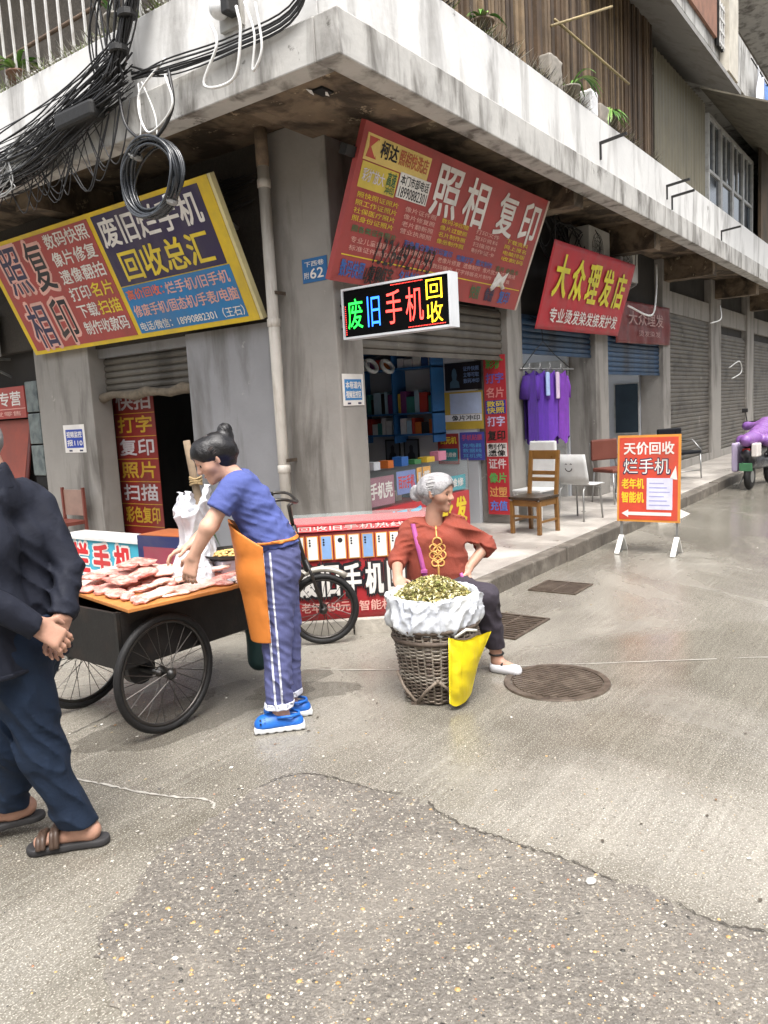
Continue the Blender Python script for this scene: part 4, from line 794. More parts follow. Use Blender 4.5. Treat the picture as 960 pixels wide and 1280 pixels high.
gr = random.Random(77); gcol = [('red', '#a8332c'), ('yellow', '#c9a93a'), ('blue', '#2f5fa0'), ('white', '#c9ccd0'), ('pink', '#c07a90'), ('green', '#3f7a4a'), ('orange', '#c0682f')]; k = 0
for row, z_ in enumerate((1.62, 1.86, 2.06)):
    for q in range(9):
        nm_, c_ = gcol[gr.randrange(7)]; x_ = 7.35 + q * .125; h_ = gr.uniform(.10, .17)
        o = BX('goods_pack', (x_, 8.16, z_ - h_), (x_ + gr.uniform(.07, .11), 8.195, z_), mat('pack_' + nm_, c_, rough=.35, var=.15, scale=14)); tag(o, '%s pack hung on the shop\'s back wall, %s row, %s from left' % (nm_, ('lower', 'middle', 'upper')[row], ORD[q]), 'pack', 'packs on the back wall')
for q in range(7):
    nm_, c_ = gcol[(q * 3) % 7]; x_ = 6.1 + q * .25
    o = BX('goods_box', (x_, 4.74, ZP + .8715), (x_ + gr.uniform(.1, .18), 4.86, ZP + .8715 + gr.uniform(.05, .11)), mat('pack_' + nm_, c_, rough=.35, var=.15, scale=14)); tag(o, '%s box standing on the glass counter, %s from left' % (nm_, ORD[q]), 'box', 'boxes on the glass counter')
# portraits on the far inner wall
for i, y in enumerate((5.75, 6.05)):
    s = sign_root('framed_portrait', (8.55, y + .12, .95), (8.55, y - .12, .95), (8.55, y + .12, 1.24), ('right hand' if i == 0 else 'left hand') + ' small dark framed portrait below the blue shelves', 'picture', 'portraits below the shelves'); panel(s, 'frame', 0, 0, .24, .29, -.015, 0, M_BLK); panel(s, 'print', .02, .02, .22, .27, 0, .002, flat('print_grey', '#5a6068'))
    MB().prism([(.05, .02), (.19, .02), (.17, .1), (.145, .12), (.15, .19), (.12, .22), (.09, .19), (.095, .12), (.07, .1)], .002, .004).build('figure', flat('print_dark', '#2a2c33'), s)
# ---- barber shops
s = empty('mirror', (14.88, 5.25, .95), 0, 'wall mirror in a white frame inside the far barber shop', 'mirror')
BX('glass', (-.012, -.46, .02), (-.004, -.02, .94), mat('mirror_glass', '#5f6d78', rough=.06, var=.15, scale=2, bump=0, metal=.85), s)
for a, b in (((-.03, -.48, 0), (-.0, .0, .018)), ((-.03, -.48, .942), (-.0, .0, .96)), ((-.03, -.48, .0185), (-.0, -.462, .9415)), ((-.03, -.018, .0185), (-.0, 0, .9415))): BX('frame', a, b, M_FRAME, s)
s = empty('ceiling_lamp', (13.6, 5.6, 2.9), 0, 'lit white tube lamp under the ceiling of the far barber shop', 'lamp')
BX('tube', (-.6, -.02, 0), (.6, .02, .03), mat('lit_tube', '#ffffff', bump=0, var=0, emit='#f4f8ff', estr=14), s); BX('fitting', (-.62, -.04, .033), (.62, .04, .098), M_FRAME, s)
s = empty('ceiling_lamp', (10.3, 5.8, 2.9), 0, 'lit white tube lamp under the ceiling behind the purple tunics', 'lamp')
BX('tube', (-.6, -.02, 0), (.6, .02, .03), MATS['lit_tube'], s); BX('fitting', (-.62, -.04, .033), (.62, .04, .098), M_FRAME, s)
s = empty('door_leaf', (11.46, 4.9, ZP), 0, 'white panelled door leaf folded against the barber shop wall', 'door')
BX('leaf', (-.035, -.1, 0), (0, .75, 2.1), M_FRAME, s); BX('strip', (-.043, .28, .02), (-.036, .30, 2.08), M_INTD, s)
# ---- purple tunics on a rail in the opening
M_PURP = [mat('purple_cloth_%d' % i, c, rough=.85, var=.2, scale=9, bump=.2, bscale=40, fold=.6, fscale=10., fstretch=(1.4, 1.4, .25)) for i, c in enumerate(('#4f2790', '#3d1c74', '#5f319e', '#6e359a'))]
rail = empty('clothes_rail', (8.9, 4.18, 2.05), 0, 'thin rail with wires holding the purple tunics at the barber shop opening', 'rail')
TB('rod', [(.05, .16, .0), (1.35, .0, .0)], .01, M_METAL, rail); TB('hanger_wire', [(.08, .15, 0), (.4, .12, .22), (.62, .1, .35), (.9, .08, .2), (1.3, .01, 0)], .006, M_BLK, rail)
TB('hook', [(.62, .1, .35), (.62, .12, .6), (.62, .30, .7)], .006, M_BLK, rail)
def tunic(x, y, z, w, h, m, seed, label):
    t = empty('tunic', (x, y, z), 0, label, 'tunic', 'purple tunics on the rail')
    nx, nz = 14, 22; v = []
    for side in (0, 1):
        for j in range(nz + 1):
            for i in range(nx + 1):
                u = i / nx * 2 - 1; q = j / nz; ww = w * (.42 + .5 * min(1, q * 5) - .10 * q + .08 * q * q)
                dep = .05 * math.sqrt(max(0, 1 - u * u)) + .030 * (abs(math.sin(u * 5.5 + seed * 2 + q * (1.2 + .5 * math.sin(seed)))) - .5) * min(1, q * 3) + .008
                v.append((u * ww * .5, (-dep if side == 0 else dep), -q * h * (1 + .05 * math.sin(u * 4 + seed * 3)) - .05 * abs(u) * (q < .15)))
    n1 = (nx + 1) * (nz + 1); f = []
    for sd in (0, 1):
        for j in range(nz):
            for i in range(nx):
                a = sd * n1 + j * (nx + 1) + i; q = (a, a + 1, a + nx + 2, a + nx + 1); f.append(q[::-1] if sd == 0 else q)
    MB().add(v, f).build('body', m, t, smooth=True)
    for sg in (-1, 1): TB('sleeve', [(sg * w * .36, 0, -.08), (sg * w * .50, 0, -.22), (sg * w * .50, .01, -.36)], [.045, .06, .065], m, t, n=10)
    TB('hanger', [(-w * .3, 0, -.02), (0, 0, .05), (0, 0, .09)], .006, M_METAL, t, n=5); TB('hanger', [(0, 0, .05), (w * .3, 0, -.02)], .006, M_METAL, t, n=5)
for i, (x, y, w, h, lab) in enumerate([(9.10, 4.28, .30, .90, 'darkest purple tunic, leftmost on the rail'), (9.34, 4.25, .31, .94, 'purple tunic with a pale blue collar, second from left on the rail'), (9.58, 4.22, .30, .88, 'purple tunic with a white collar, third from left on the rail'), (9.86, 4.19, .34, .92, 'bright violet tunic, rightmost on the rail')]):
    tunic(x, y, 2.03, w, h, M_PURP[[1, 0, 2, 3][i]], i * 1.7, lab)
for x, y, c, lab, hh in ((9.34, 4.15, '#9fb4dc', 'pale blue cloth draped over the second purple tunic', .3), (9.58, 4.12, '#c9b4cc', 'pinkish white cloth draped over the third purple tunic', .34)):
    o = MB().box((-.045, -.012, -hh), (.045, .012, 0)).build('draped_cloth', mat('cl' + c, c, rough=.8), label=lab, cat='cloth', loc=(x, y, 2.0), bevel=.01)
# ================================================================== CHAIRS
M_WCH = mat('varnished_chair_wood', '#765329', rough=.35, var=.2, scale=7, bump=.1); M_SEATD = mat('dark_wood_seat', '#33291f', rough=.35, var=.2, scale=6)
def wooden_chair():
    c = empty('wooden_chair', (8.32, 3.80, ZP), R_(172), 'brown wooden chair with a dark seat in front of the column', 'chair')
    # local +x is the front
    for y in (-.19, .19): BX('leg', (.36, y - .022, 0), (.405, y + .022, .40), M_WCH, c, bevel=.004)
    for y in (-.19, .19): MB().bar((-.02, y, 0), (0, y, .42), .042, .042).build('leg', M_WCH, c); MB().bar((0, y, .42), (-.07, y, .98), .042, .036).build('back_post', M_WCH, c)
    BX('seat', (-.03, -.22, .42), (.42, .22, .45), M_SEATD, c, bevel=.006)
    BX('apron', (.365, -.166, .34), (.395, .166, .415), M_WCH, c)
    for y in (-.19, .19): BX('apron', (.025, y - .012, .34), (.355, y + .012, .415), M_WCH, c)
    BX('stretcher', (.37, -.166, .20), (.39, .166, .23), M_WCH, c)
    for y in (-.19, .19): BX('stretcher', (.0, y - .01, .14), (.355, y + .01, .165), M_WCH, c)
    c.scale = (.94, .94, .94)
    for z, h in ((.60, .05), (.68, .05), (.87, .11)):
        x = -.02 - .07 * (z - .42) / .56; BX('back_rail', (x - .012, -.166, z), (x + .01, .166, z + h), M_WCH, c, bevel=.004)
wooden_chair()
M_WPL = mat('white_plastic', '#cfd0cf', rough=.35, var=.06, scale=4, stain='#9a958c', stain_scale=(4, 4, 4), stain_amt=.3)
c = empty('white_chair', (8.95, 4.08, ZP), R_(172), 'tall plain white chair behind the brown wooden chair', 'chair')
mb = MB(); mb.box((-.05, -.19, .40), (.0, .19, 1.0)); mb.build('backrest', M_WPL, c, bevel=.02); BX('seat', (.003, -.2, .40), (.38, .2, .43), M_WPL, c, bevel=.01)
for x, y in ((.34, -.17), (.34, .17), (-.03, -.17), (-.03, .17)): BX('leg', (x - .02, y - .02, 0), (x + .02, y + .02, .398), M_WPL, c)
c = empty('white_chair', (9.22, 3.72, ZP), R_(-12), 'white plastic chair with a smiling face cut in its backrest', 'chair')
# local +x front; we see the back from behind-left
def shell(prof, w, m, name, par, th=.012, nu=10):
    v = []
    for x, z, k in prof:
        for i in range(nu + 1): u = i / nu * 2 - 1; v.append((x + k * u * u, u * w / 2, z))
    f = [(j * (nu + 1) + i, j * (nu + 1) + i + 1, (j + 1) * (nu + 1) + i + 1, (j + 1) * (nu + 1) + i) for j in range(len(prof) - 1) for i in range(nu)]
    o = MB().add(v, f).build(name, m, par, smooth=True); sd = o.modifiers.new('thick', 'SOLIDIFY'); sd.thickness = th; return o
shell([(-.20, .82, .0), (-.18, .70, .01), (-.15, .56, .015), (-.13, .47, .01)], .44, M_WPL, 'backrest', c); shell([(-.13, .468, .01), (-.08, .44, .0), (.05, .43, 0), (.2, .44, 0), (.24, .43, 0)], .42, M_WPL, 'seat', c)
face = MB()
P = [(-.212 + (.02 if abs(a) > 9 else 0), .05 * math.sin(a), .655 - .05 * math.cos(a) + .012) for a in np.linspace(-1.3, 1.3, 12)]
face.tube(P, .006, 5)
for y in (-.035, .035): face.tube([(-.215, y - .012, .70), (-.217, y, .712), (-.215, y + .012, .70)], .005, 5)
face.build('smile', K_BLK, c)
for y in (-.17, .17):
    for x in (-.16, .2): TB('leg', [(x * .6, y * .9, .42), (x, y, .38), (x * 1.15, y * 1.08, .0)], .012, M_METAL, c)
M_BROWNP = mat('brown_padding', '#6a3b30', rough=.5, var=.1)
def metal_chair(loc, rz, padm, lab, w=.46):
    c = empty('padded_chair', loc, rz, lab, 'chair', 'metal framed padded chairs')
    MB().box((-.22, -w / 2, .44), (.22, w / 2, .50)).build('seat', padm, c, bevel=.02); MB().box((-.26, -w / 2, .60), (-.21, w / 2, .90)).build('backrest', padm, c, bevel=.02)
    for y in (-w / 2 + .02, w / 2 - .02):
        TB('leg', [(.2, y, .435), (.22, y, .0)], .012, M_METAL, c); TB('leg', [(-.2, y, .435), (-.26, y, .0)], .012, M_METAL, c); TB('back_post', [(-.2, y, .436), (-.27, y, .66), (-.275, y, .86)], .012, M_METAL, c)
    TB('arm_rest', [(-.24, w / 2 + .01, .66), (.0, w / 2 + .02, .68), (.2, w / 2 + .0, .5)], .013, M_METAL, c); TB('crossbar', [(.21, -w / 2 + .02, .15), (.21, w / 2 - .02, .15)], .009, M_METAL, c)
metal_chair((10.9, 3.85, ZP), R_(-120), M_BROWNP, 'brown padded chair between the white chair and the standing board')
metal_chair((14.2, 3.85, ZP), R_(-115), mat('black_padding', '#16181b', rough=.35, var=.1), 'black padded metal chair in front of the grey shutter', .6)
# ================================================================== SCOOTER
sc_ = empty('scooter', (14.0, 2.68, 0), R_(-4), 'parked electric scooter under a purple rain cover at the right edge', 'scooter')
M_RUB = mat('black_rubber', '#0f0e0e', rough=.7, var=.2, scale=30); M_PCOV = mat('purple_rain_cover', '#7d5590', fold=.5, fscale=9., rough=.4, var=.15, scale=6, stain='#6d4690', stain_scale=(4, 4, 4), stain_amt=.6); M_LAV = mat('lavender_apron', '#a79bb5', rough=.6, var=.1)
for x in (0, 1.22):
    w = MB().lathe([(.10, -.045), (.17, -.05), (.21, -.03), (.22, 0), (.21, .03), (.17, .05), (.10, .045)], 28, Matrix.Translation((x, 0, .22)) @ Matrix.Rotation(PI / 2, 4, 'X')).build('wheel', M_RUB, sc_, smooth=True)
    MB().lathe([(.02, -.048), (.10, -.048), (.10, .048), (.02, .048)], 16, Matrix.Translation((x, 0, .22)) @ Matrix.Rotation(PI / 2, 4, 'X')).build('hub', M_METAL, w)
D = SDF((-.3, -.35, .2), (1.5, .35, 1.2), .022); D.cone((-.1, 0, .62), .12, (.5, 0, .68), .15, .06); D.cone((.5, 0, .42), .12, (1.0, 0, .4), .11, .05); D.cone((1.05, 0, .4), .13, (1.0, 0, .95), .12, .06); D.cone((-.05, 0, .45), .10, (.4, 0, .45), .14, .05)
D.mesh('body', mat('dark_scooter_body', '#2b2a30', rough=.3, var=.1), sc_)
D = SDF((-.4, -.5, .3), (1.5, .5, 1.3), .02); D.cone((-.2, .0, .83), .10, (.6, 0, .84), .16, .08); D.cone((.6, 0, .86), .16, (1.05, 0, 1.03), .14, .1); D.cone((1.0, -.32, 1.02), .07, (1.0, .32, 1.02), .07, .08); D.cone((.3, .2, .80), .1, (1.1, .2, .65), .08, .06); D.cone((.3, -.2, .80), .1, (1.1, -.2, .65), .08, .06); D.wrinkle(.02, 36, 3, ridge=True, main=(.4, 1, .5), spread=.6); D.wrinkle(.009, 75, 4, ridge=True)
D.mesh('rain_cover', M_PCOV, sc_)
BX('rear_light', (-.20, -.06, .62), (-.12, .06, .70), mat('red_lens', '#8a2420', rough=.2), sc_, bevel=.012); BX('mudguard', (-.16, -.055, .44), (.1, .055, .462), M_RUB, sc_, bevel=.008)
MB().bar((-.20, 0, .33), (-.235, 0, .46), .20, .008, (1, 0, 0)).build('number_plate', mat('green_plate', '#4f8a63', rough=.4), sc_)
BX('bag', (-.08, .17, .30), (.34, .27, .78), M_LAV, sc_, bevel=.03); BX('white_bag', (-.22, -.18, .56), (.02, -.08, .78), flat('bagwhite', '#cfc9c4'), sc_, bevel=.02)
TB('handlebar', [(1.0, -.36, 1.08), (.98, 0, 1.10), (1.0, .36, 1.08)], .018, M_RUB, sc_)
for y in (-.3, .3): TB('mirror_stem', [(.98, y, 1.09), (.95, y * 1.1, 1.28)], .008, M_BLK, sc_); BX('mirror', (.93, y * 1.1 - .05, 1.26), (.955, y * 1.1 + .05, 1.33), M_BLK, sc_, bevel=.01)
TB('stand', [(.12, .12, .22), (.05, .2, .01)], .012, M_METAL, sc_)
# ================================================================== AIR CONDITIONERS AND OTHER FIXTURES
M_ACW = mat('old_white_casing', '#a8a6a0', rough=.5, var=.12, scale=5, stain='#6f6a62', stain_scale=(4, 4, 2), stain_amt=.6)
def ac(loc, rz, lab):
    a = empty('air_conditioner', loc, rz, lab, 'air conditioner', 'outdoor air conditioner units')
    BX('case', (-.4, 0, 0), (.4, .3, .56), M_ACW, a, bevel=.012)
    MB().lathe([(.20, -.012), (.215, -.012), (.215, -.001), (.20, -.001)], 26, Matrix.Translation((-.12, 0, .28)) @ Matrix.Rotation(PI / 2, 4, 'X')).build('fan_ring', M_DARK, a)
    g = MB()
    for r in (.05, .1, .15, .2): g.tube([(-.12 + r * math.cos(q), -.016, .28 + r * math.sin(q)) for q in np.linspace(0, 2 * PI, 20, endpoint=False)], .004, 4, True)
    for k in range(8): q = k * PI / 4; g.tube([(-.12 + .02 * math.cos(q), -.016, .28 + .02 * math.sin(q)), (-.12 + .2 * math.cos(q), -.016, .28 + .2 * math.sin(q))], .003, 4)
    g.build('fan_guard', M_BLK, a); MB().lathe([(.19, -.004), (.19, -.002)], 24, Matrix.Translation((-.12, 0, .28)) @ Matrix.Rotation(PI / 2, 4, 'X')).build('fan_opening', M_DARK, a)
    for x in (-.3, .3): MB().bar((x, .0, -.02), (x, .46, -.02), .03).build('support', M_METAL, a); MB().bar((x, .02, -.03), (x, .45, -.25), .025).build('strut', M_METAL, a)
ac((11.0, 4.05, 3.42), 0, 'grey air conditioner left above the red barber banner'); ac((12.25, 4.05, 3.40), 0, 'grey air conditioner right above the red barber banner'); ac((5.12, 10.3, 2.58), R_(-90), 'white air conditioner half cut off at the far left edge')
# tall meter cabinet and red sheet left of the pillar
s = empty('meter_cabinet', (5.55, 9.3, .9), 0, 'narrow mottled metal meter box column beside the left pillar', 'cabinet')
M_CABM = mat('mottled_cabinet', '#6a7270', rough=.4, var=.35, scale=9, stain='#2f3a40', stain_scale=(7, 7, 5), stain_amt=.8)
for k in range(3): BX('box', (-.12, -.1, .15 + k * .40), (.06, .17, .53 + k * .40), M_CABM, s, bevel=.01)
TB('conduit', [(-.10, -.14, .15), (-.10, -.14, 1.7)], .018, M_PIPE, s); BX('plinth', (-.1, -.08, .0), (.06, .16, .147), M_DARK, s)
s = empty('folded_awning', (5.3, 10.0, .15), 0, 'sloping brownish red sheet leaning at the far left edge', 'awning')
mb = MB(); mb.add([(.0, -.25, .1), (.0, .9, .1), (.22, .9, 1.62), (.22, -.42, 1.62), (.03, -.25, .1), (.03, .9, .1), (.25, .9, 1.62), (.25, -.42, 1.62)], [(0, 3, 2, 1), (4, 5, 6, 7), (0, 4, 7, 3), (1, 2, 6, 5), (0, 1, 5, 4), (2, 3, 7, 6)]); mb.build('sheet', mat('brown_red_sheet', '#87463a', rough=.7, var=.2, scale=4), s); TB('pole', [(.0, -.32, .0), (.22, -.47, 1.65)], .025, mat('dark_red_pole', '#552420', rough=.6), s)
# ================================================================== BALCONY PLANTS AND CLUTTER
LEAF = [mat('leaf_green_%d' % i, c, rough=.45, var=.25, scale=20, bump=0) for i, c in enumerate(('#5f8a3c', '#46702f', '#86a55a'))]
def leafy(loc, lab, n, L, seed, potc, drop=.5):
    p = empty('potted_plant', loc, 0, lab, 'plant', 'balcony pot plants'); r = random.Random(seed)
    MB().lathe([(.07, 0), (.10, .16), (.11, .16), (.11, .18), (.09, .18), (.085, .15)], 16).build('pot', mat('pot' + potc, potc, rough=.7), p, smooth=True)
    for i in range(n):
        a = r.uniform(0, 2 * PI); l = L * r.uniform(.6, 1.15); w = r.uniform(.014, .026); v = []; h = r.uniform(.5, 1.)
        for k in range(9):
            t = k / 8; q = l * (t * .75); z = .17 + l * h * (t * 1.1 - drop * 1.6 * t * t); ww = w * math.sin(PI * min(1, .12 + t * .88)) + .001
            cx, cy = math.cos(a), math.sin(a); v += [(cx * q - cy * ww, cy * q + cx * ww, z), (cx * q, cy * q, z - ww * .5), (cx * q + cy * ww, cy * q - cx * ww, z)]
        MB().add(v, [(3 * k, 3 * k + 1, 3 * k + 4, 3 * k + 3) for k in range(8)] + [(3 * k + 1, 3 * k + 2, 3 * k + 5, 3 * k + 4) for k in range(8)]).build('leaf', LEAF[r.randrange(3)], p, smooth=True)
leafy((8.55, 3.44, 4.80), 'long leafed pot plant arching over the right parapet', 12, .62, 4, '#8a8478', .7)
leafy((9.75, 3.44, 4.80), 'drooping grey green plant trailing over the right parapet', 26, .45, 14, '#6f6a5d', .95)
leafy((6.6, 3.46, 4.80), 'dry low plant on the right parapet above the red photo board', 14, .3, 15, '#6a5a48', .8)
leafy((4.47, 7.3, 4.82), 'spider plant behind the white bars of the left balcony', 22, .42, 6, '#7a5a48', .55)
leafy((4.47, 5.75, 4.82), 'small sprig of a plant near the cables on the left balcony', 5, .22, 8, '#9a958c', .2)
M_BAM = mat('old_bamboo', '#93835f', rough=.6, var=.2, scale=10)
for i, (a, b, lab) in enumerate([((8.2, 3.50, 5.5), (9.2, 3.2, 5.95), 'upper bamboo stick poking from the plank boarding'), ((8.3, 3.5, 5.6), (9.9, 3.25, 5.35), 'lower bamboo stick crossing the plank boarding')]):
    o = TB('bamboo_stick', [a, tuple((Vector(a) + Vector(b)) / 2), b], .014, M_BAM); tag(o, lab, 'stick', 'bamboo sticks')
for i, (x, z, w, h, c, lab) in enumerate([(8.0, 4.802, .30, .30, '#8d877d', 'grey weathered block on the parapet left of the plant'), (9.05, 4.802, .22, .26, '#d8d8d8', 'white crumpled plastic on the parapet right of the plant'), (9.4, 4.802, .3, .2, '#8a8278', 'grey brown lump beside the white plastic on the parapet')]):
    D = SDF((-.3, -.14, -.02), (.3, .14, .6), .014); D.box((-w / 2, -.07, 0), (w / 2, .07, h), .015, .01); D.wrinkle(.010, 50, 10 + i, ridge=True); D.plane((0, 0, .002), (0, 0, -1))
    D.mesh('parapet_clutter', mat('clut' + c, c, rough=.7, var=.2, scale=8), loc=(x, 3.43, z), label=lab, cat='clutter')
# dry weeds and dirt on the parapet
mb = MB(); r = random.Random(21)
for i in range(2600):
    x = r.uniform(5.6, 11.5); y = r.uniform(3.36, 3.5); l = r.uniform(.04, .24); a = r.uniform(0, 6.28); d = Vector((math.cos(a) * .6, math.sin(a) * .3 - .2, r.uniform(.2, 1))).normalized() * l; w = Vector((.013, .004, 0))
    if mnoise.noise(Vector((x * 1.7, 0, 0))) < -.12: continue
    p = Vector((x, y, 4.80)); mb.add([p - w, p + w, p + d], [(0, 1, 2)], r.choice([lin('#5b5040'), lin('#7d7058'), lin('#3f382d'), lin('#a39b88'), lin('#5f6b3a'), lin('#b9b4a8'), lin('#1f1b17')]))
mb.build('dry_weeds', mat('dry_weed', '#ffffff', attr='Col', rough=.9, bump=0), kind='stuff', label='dry weeds and litter along the right parapet top', cat='weeds')
mb = MB()
for i in range(1300):
    y = r.uniform(4.9, 9.5); x = r.uniform(4.36, 4.5); l = r.uniform(.04, .2); a = r.uniform(0, 6.28); d = Vector((math.cos(a) * .4 - .2, math.sin(a) * .6, r.uniform(.1, 1))).normalized() * l; w = Vector((.003, .013, 0)); p = Vector((x, y, 4.82))
    mb.add([p - w, p + w, p + d], [(0, 1, 2)], r.choice([lin('#8d8a80'), lin('#b9b6ac'), lin('#6a6355'), lin('#7d8a55')]))
mb.build('dry_weeds', MATS['dry_weed'], kind='stuff', label='dry weeds and scraps along the left parapet top', cat='weeds')
# ---- laundry and far balcony on the right
s = empty('laundry', (17.9, 3.2, 6.75), 0, 'blue and white washing hung at the far upper right', 'laundry')
TB('line', [(-1.2, 0, 1.0), (1.6, 0, 1.0)], .012, M_BLK, s)
for k, (x, w, h, c) in enumerate([(-.75, .7, .8, '#dfe3ea'), (.05, .7, .95, '#5f83c0'), (.8, .65, .85, '#cfd8e6')]):
    cl = cloth(s, 'garment', w, h, mat('wash' + c, c, rough=.8), .05, k, 14, 10, 9); cl.location = (x, 0, 1.0 - h); cl.rotation_euler = (PI / 2, 0, 0)
# ================================================================== CABLES
M_CAB = mat('black_cable', '#1d1c1c', rough=.45, var=.2, scale=30, bump=0); M_CABG = mat('grey_cable', '#8a8a88', rough=.5, var=.15, scale=30, bump=0); M_CABW = mat('white_cable', '#d5d5d2', rough=.45, var=.06, bump=0)
r = random.Random(33)
cb = empty('cable_bundle', (4.27, 5.25, 4.4), 0, 'thick twisted bundle of black cables tied up over the left parapet', 'cables')
path = [(0, -.15, 1.1), (-.02, -.12, .62), (-.04, .0, .35), (-.05, .13, .12), (-.06, .27, -.06)]
for i in range(30):
    a = r.uniform(0, 6.28); P = []
    for k, (x, y, z) in enumerate(path): q = .018 + .045 * r.random() * (1.6 if k in (0, 4) else 1); P.append((x - .05 + q * math.cos(a + k * .9) * .7, y + q * math.sin(a + k * .9), z))
    TB('strand', spline(P, 5), r.uniform(.005, .010), M_CAB, cb, n=5)
for k, z in ((1, .60), (2, .36), (3, .14)): MB().lathe([(.06, 0), (.075, .01), (.075, .05), (.06, .06)], 10, Matrix.Translation((path[k][0] - .05, path[k][1], z - .03))).build('tie', M_BLK, cb)
BX('splice_box', (-.20, .42, -.30), (-.05, .95, -.16), M_BLK, cb, bevel=.03)
tg = MB()
def strand(P, rad, n=6): tg.tube(spline(P, n), rad, 5)
for i in range(85):                                   # fan of strands running to the left along the parapet
    y0 = 5.4 + r.uniform(-.1, .1); z0 = 4.42 + r.uniform(-.22, .2); y1 = r.uniform(7.8, 10.5); z1 = r.uniform(3.9, 4.35); sag = r.uniform(.0, .35)
    x = 4.22 + r.uniform(-.1, .06)
    strand([(x, y0, z0), (x - .02, y0 + .7, (z0 * .7 + z1 * .3) - sag * .6 + r.uniform(-.06, .06)), (x - .03, y0 + 1.6, (z0 * .35 + z1 * .65) - sag + r.uniform(-.06, .06)), (x, y1, z1), (x, y1 + 1.8, z1 + r.uniform(-.1, .2))], r.uniform(.003, .0075))
for i in range(16):                                   # strands going up left past the railing
    y0 = 5.5 + r.uniform(-.2, .3); strand([(4.2, y0, 4.35 + r.uniform(-.1, .1)), (4.2 + r.uniform(-.06, .0), y0 - .08 + r.uniform(-.2, .2), 4.8), (4.16, y0 - .22 + r.uniform(-.35, .35), 5.4), (4.1, y0 - .4 + r.uniform(-.5, .4), 6.6)], r.uniform(.005, .009))
for i in range(13):                                    # along the beam to the corner and round it
    z = 4.25 + r.uniform(-.07, .09); strand([(4.25, 5.35, 4.38 + r.uniform(-.05, .05)), (4.24 - r.uniform(0, .05), 4.9, z + .03), (4.25, 4.2, z + .0), (4.26, 3.6, z + .06), (4.2, 3.42, z + .5), (4.2, 3.35, 6.2)], r.uniform(.004, .007))
for i in range(22):                                    # drooping loops below the beam
    y0 = r.uniform(5.2, 7.8); w = r.uniform(.3, .8); strand([(4.24, y0, 4.2), (4.2, y0 + w * .2, 3.95 - r.uniform(0, .15)), (4.2, y0 + w * .5, 3.8 - r.uniform(0, .2)), (4.22, y0 + w, 4.15)], r.uniform(.004, .007))
tg.build('cable_tangle', M_CAB, smooth=True, kind='stuff', label='black cables fanning along the left parapet', cat='cables')
tg = MB()
for i in range(30):
    y1 = r.uniform(7.0, 10); strand([(4.2, 6.3 + r.uniform(0, .6), 4.25 + r.uniform(-.1, .1)), (4.12, 7.0, 4.0 + r.uniform(-.12, .15)), (4.1, y1, 3.85 + r.uniform(-.1, .2)), (4.15, y1 + 1.5, 3.9)], r.uniform(.004, .007))
strand([(4.24, 7.8, 3.95), (4.2, 7.6, 3.6), (4.2, 7.9, 3.2), (4.2, 8.6, 2.9)], .006)
tg.build('cable_tangle', M_CABG, smooth=True, kind='stuff', label='pale grey cables sagging at the left edge', cat='cables')
tg = MB()
for i in range(26):                                   # dark wires along the soffit of both fronts
    z = r.uniform(3.6, 3.9); y0 = r.uniform(5.1, 6); strand([(5.46, y0, z), (5.42, y0 + 1, z - r.uniform(.0, .2)), (5.42, y0 + 2.2, z - r.uniform(-.1, .2)), (5.45, 11, z)], .006)
for i in range(10): x0 = r.uniform(8.7, 11); strand([(x0, 4.2, 4.0), (x0 + .4, 4.1, 3.6 - r.uniform(0, .3)), (x0 + 1, 4.15, 3.9), (x0 + 2, 4.2, 3.8 + r.uniform(-.2, .2))], .008)
tg.build('cable_tangle', M_CAB, smooth=True, kind='stuff', label='dark wires strung in the shade above the signs', cat='cables')
tg = MB()
strand([(17.4, 3.9, 3.4), (17.0, 3.8, 3.1), (16.6, 3.9, 3.0)], .014); strand([(12.0, 4.0, 3.0), (12.8, 3.9, 2.9), (13.4, 4.0, 3.3), (13.6, 4.05, 3.8)], .016); strand([(19.6, 4.2, 2.2), (20.2, 4.1, 2.35), (20.4, 4.1, 2.1), (19.9, 4.2, 1.95)], .014)
tg.build('cable_tangle', M_CABW, smooth=True, kind='stuff', label='pale loose wires above the grey shutters', cat='cables')
def loop_cable(P, rad, m, lab): tag(TB('cable', spline(P, 8), rad, m, n=6), lab, 'cable', 'loose loops of cable')
loop_cable([(4.2, 4.36, 4.42), (4.18, 4.30, 4.25), (4.17, 4.45, 4.02), (4.17, 4.15, 3.98), (4.17, 4.05, 4.25), (4.2, 4.1, 4.45)], .011, M_CABW, 'upper white cable loop below the white junction box'); loop_cable([(4.2, 4.02, 4.45), (4.17, 3.92, 4.2), (4.17, 3.96, 3.98), (4.17, 3.86, 4.1), (4.18, 3.9, 4.4)], .009, M_CABW, 'narrow white cable loop right of the white junction box')
loop_cable([(4.22, 4.9, 4.35), (4.18, 5.2, 4.15), (4.16, 5.1, 3.85), (4.14, 4.78, 3.95), (4.16, 4.85, 4.2)], .009, M_CABW, 'thin pale cable loop above the hanging coil'); loop_cable([(4.22, 5.5, 4.3), (4.16, 5.35, 3.95), (4.15, 5.05, 3.78), (4.16, 4.8, 3.95), (4.2, 4.85, 4.25)], .013, M_CAB, 'thick black cable ring behind the hanging coil')
jb = empty('junction_box', (4.28, 4.27, 4.48), 0, 'white junction box with a black connector on the parapet', 'junction box'); D = SDF((-.12, -.14, -.1), (.08, .14, .2), .008); D.ball((-.03, .05, .04), .07, .02); D.cone((-.03, .05, .04), .06, (-.02, .04, .14), .05, .02)
D.mesh('case', M_WPL, jb); BX('connector', (-.08, -.09, -.03), (.03, -.012, .10), M_BLK, jb, bevel=.012); BX('mounting_plate', (.032, -.1, -.08), (.066, .12, .12), M_ACW, jb)
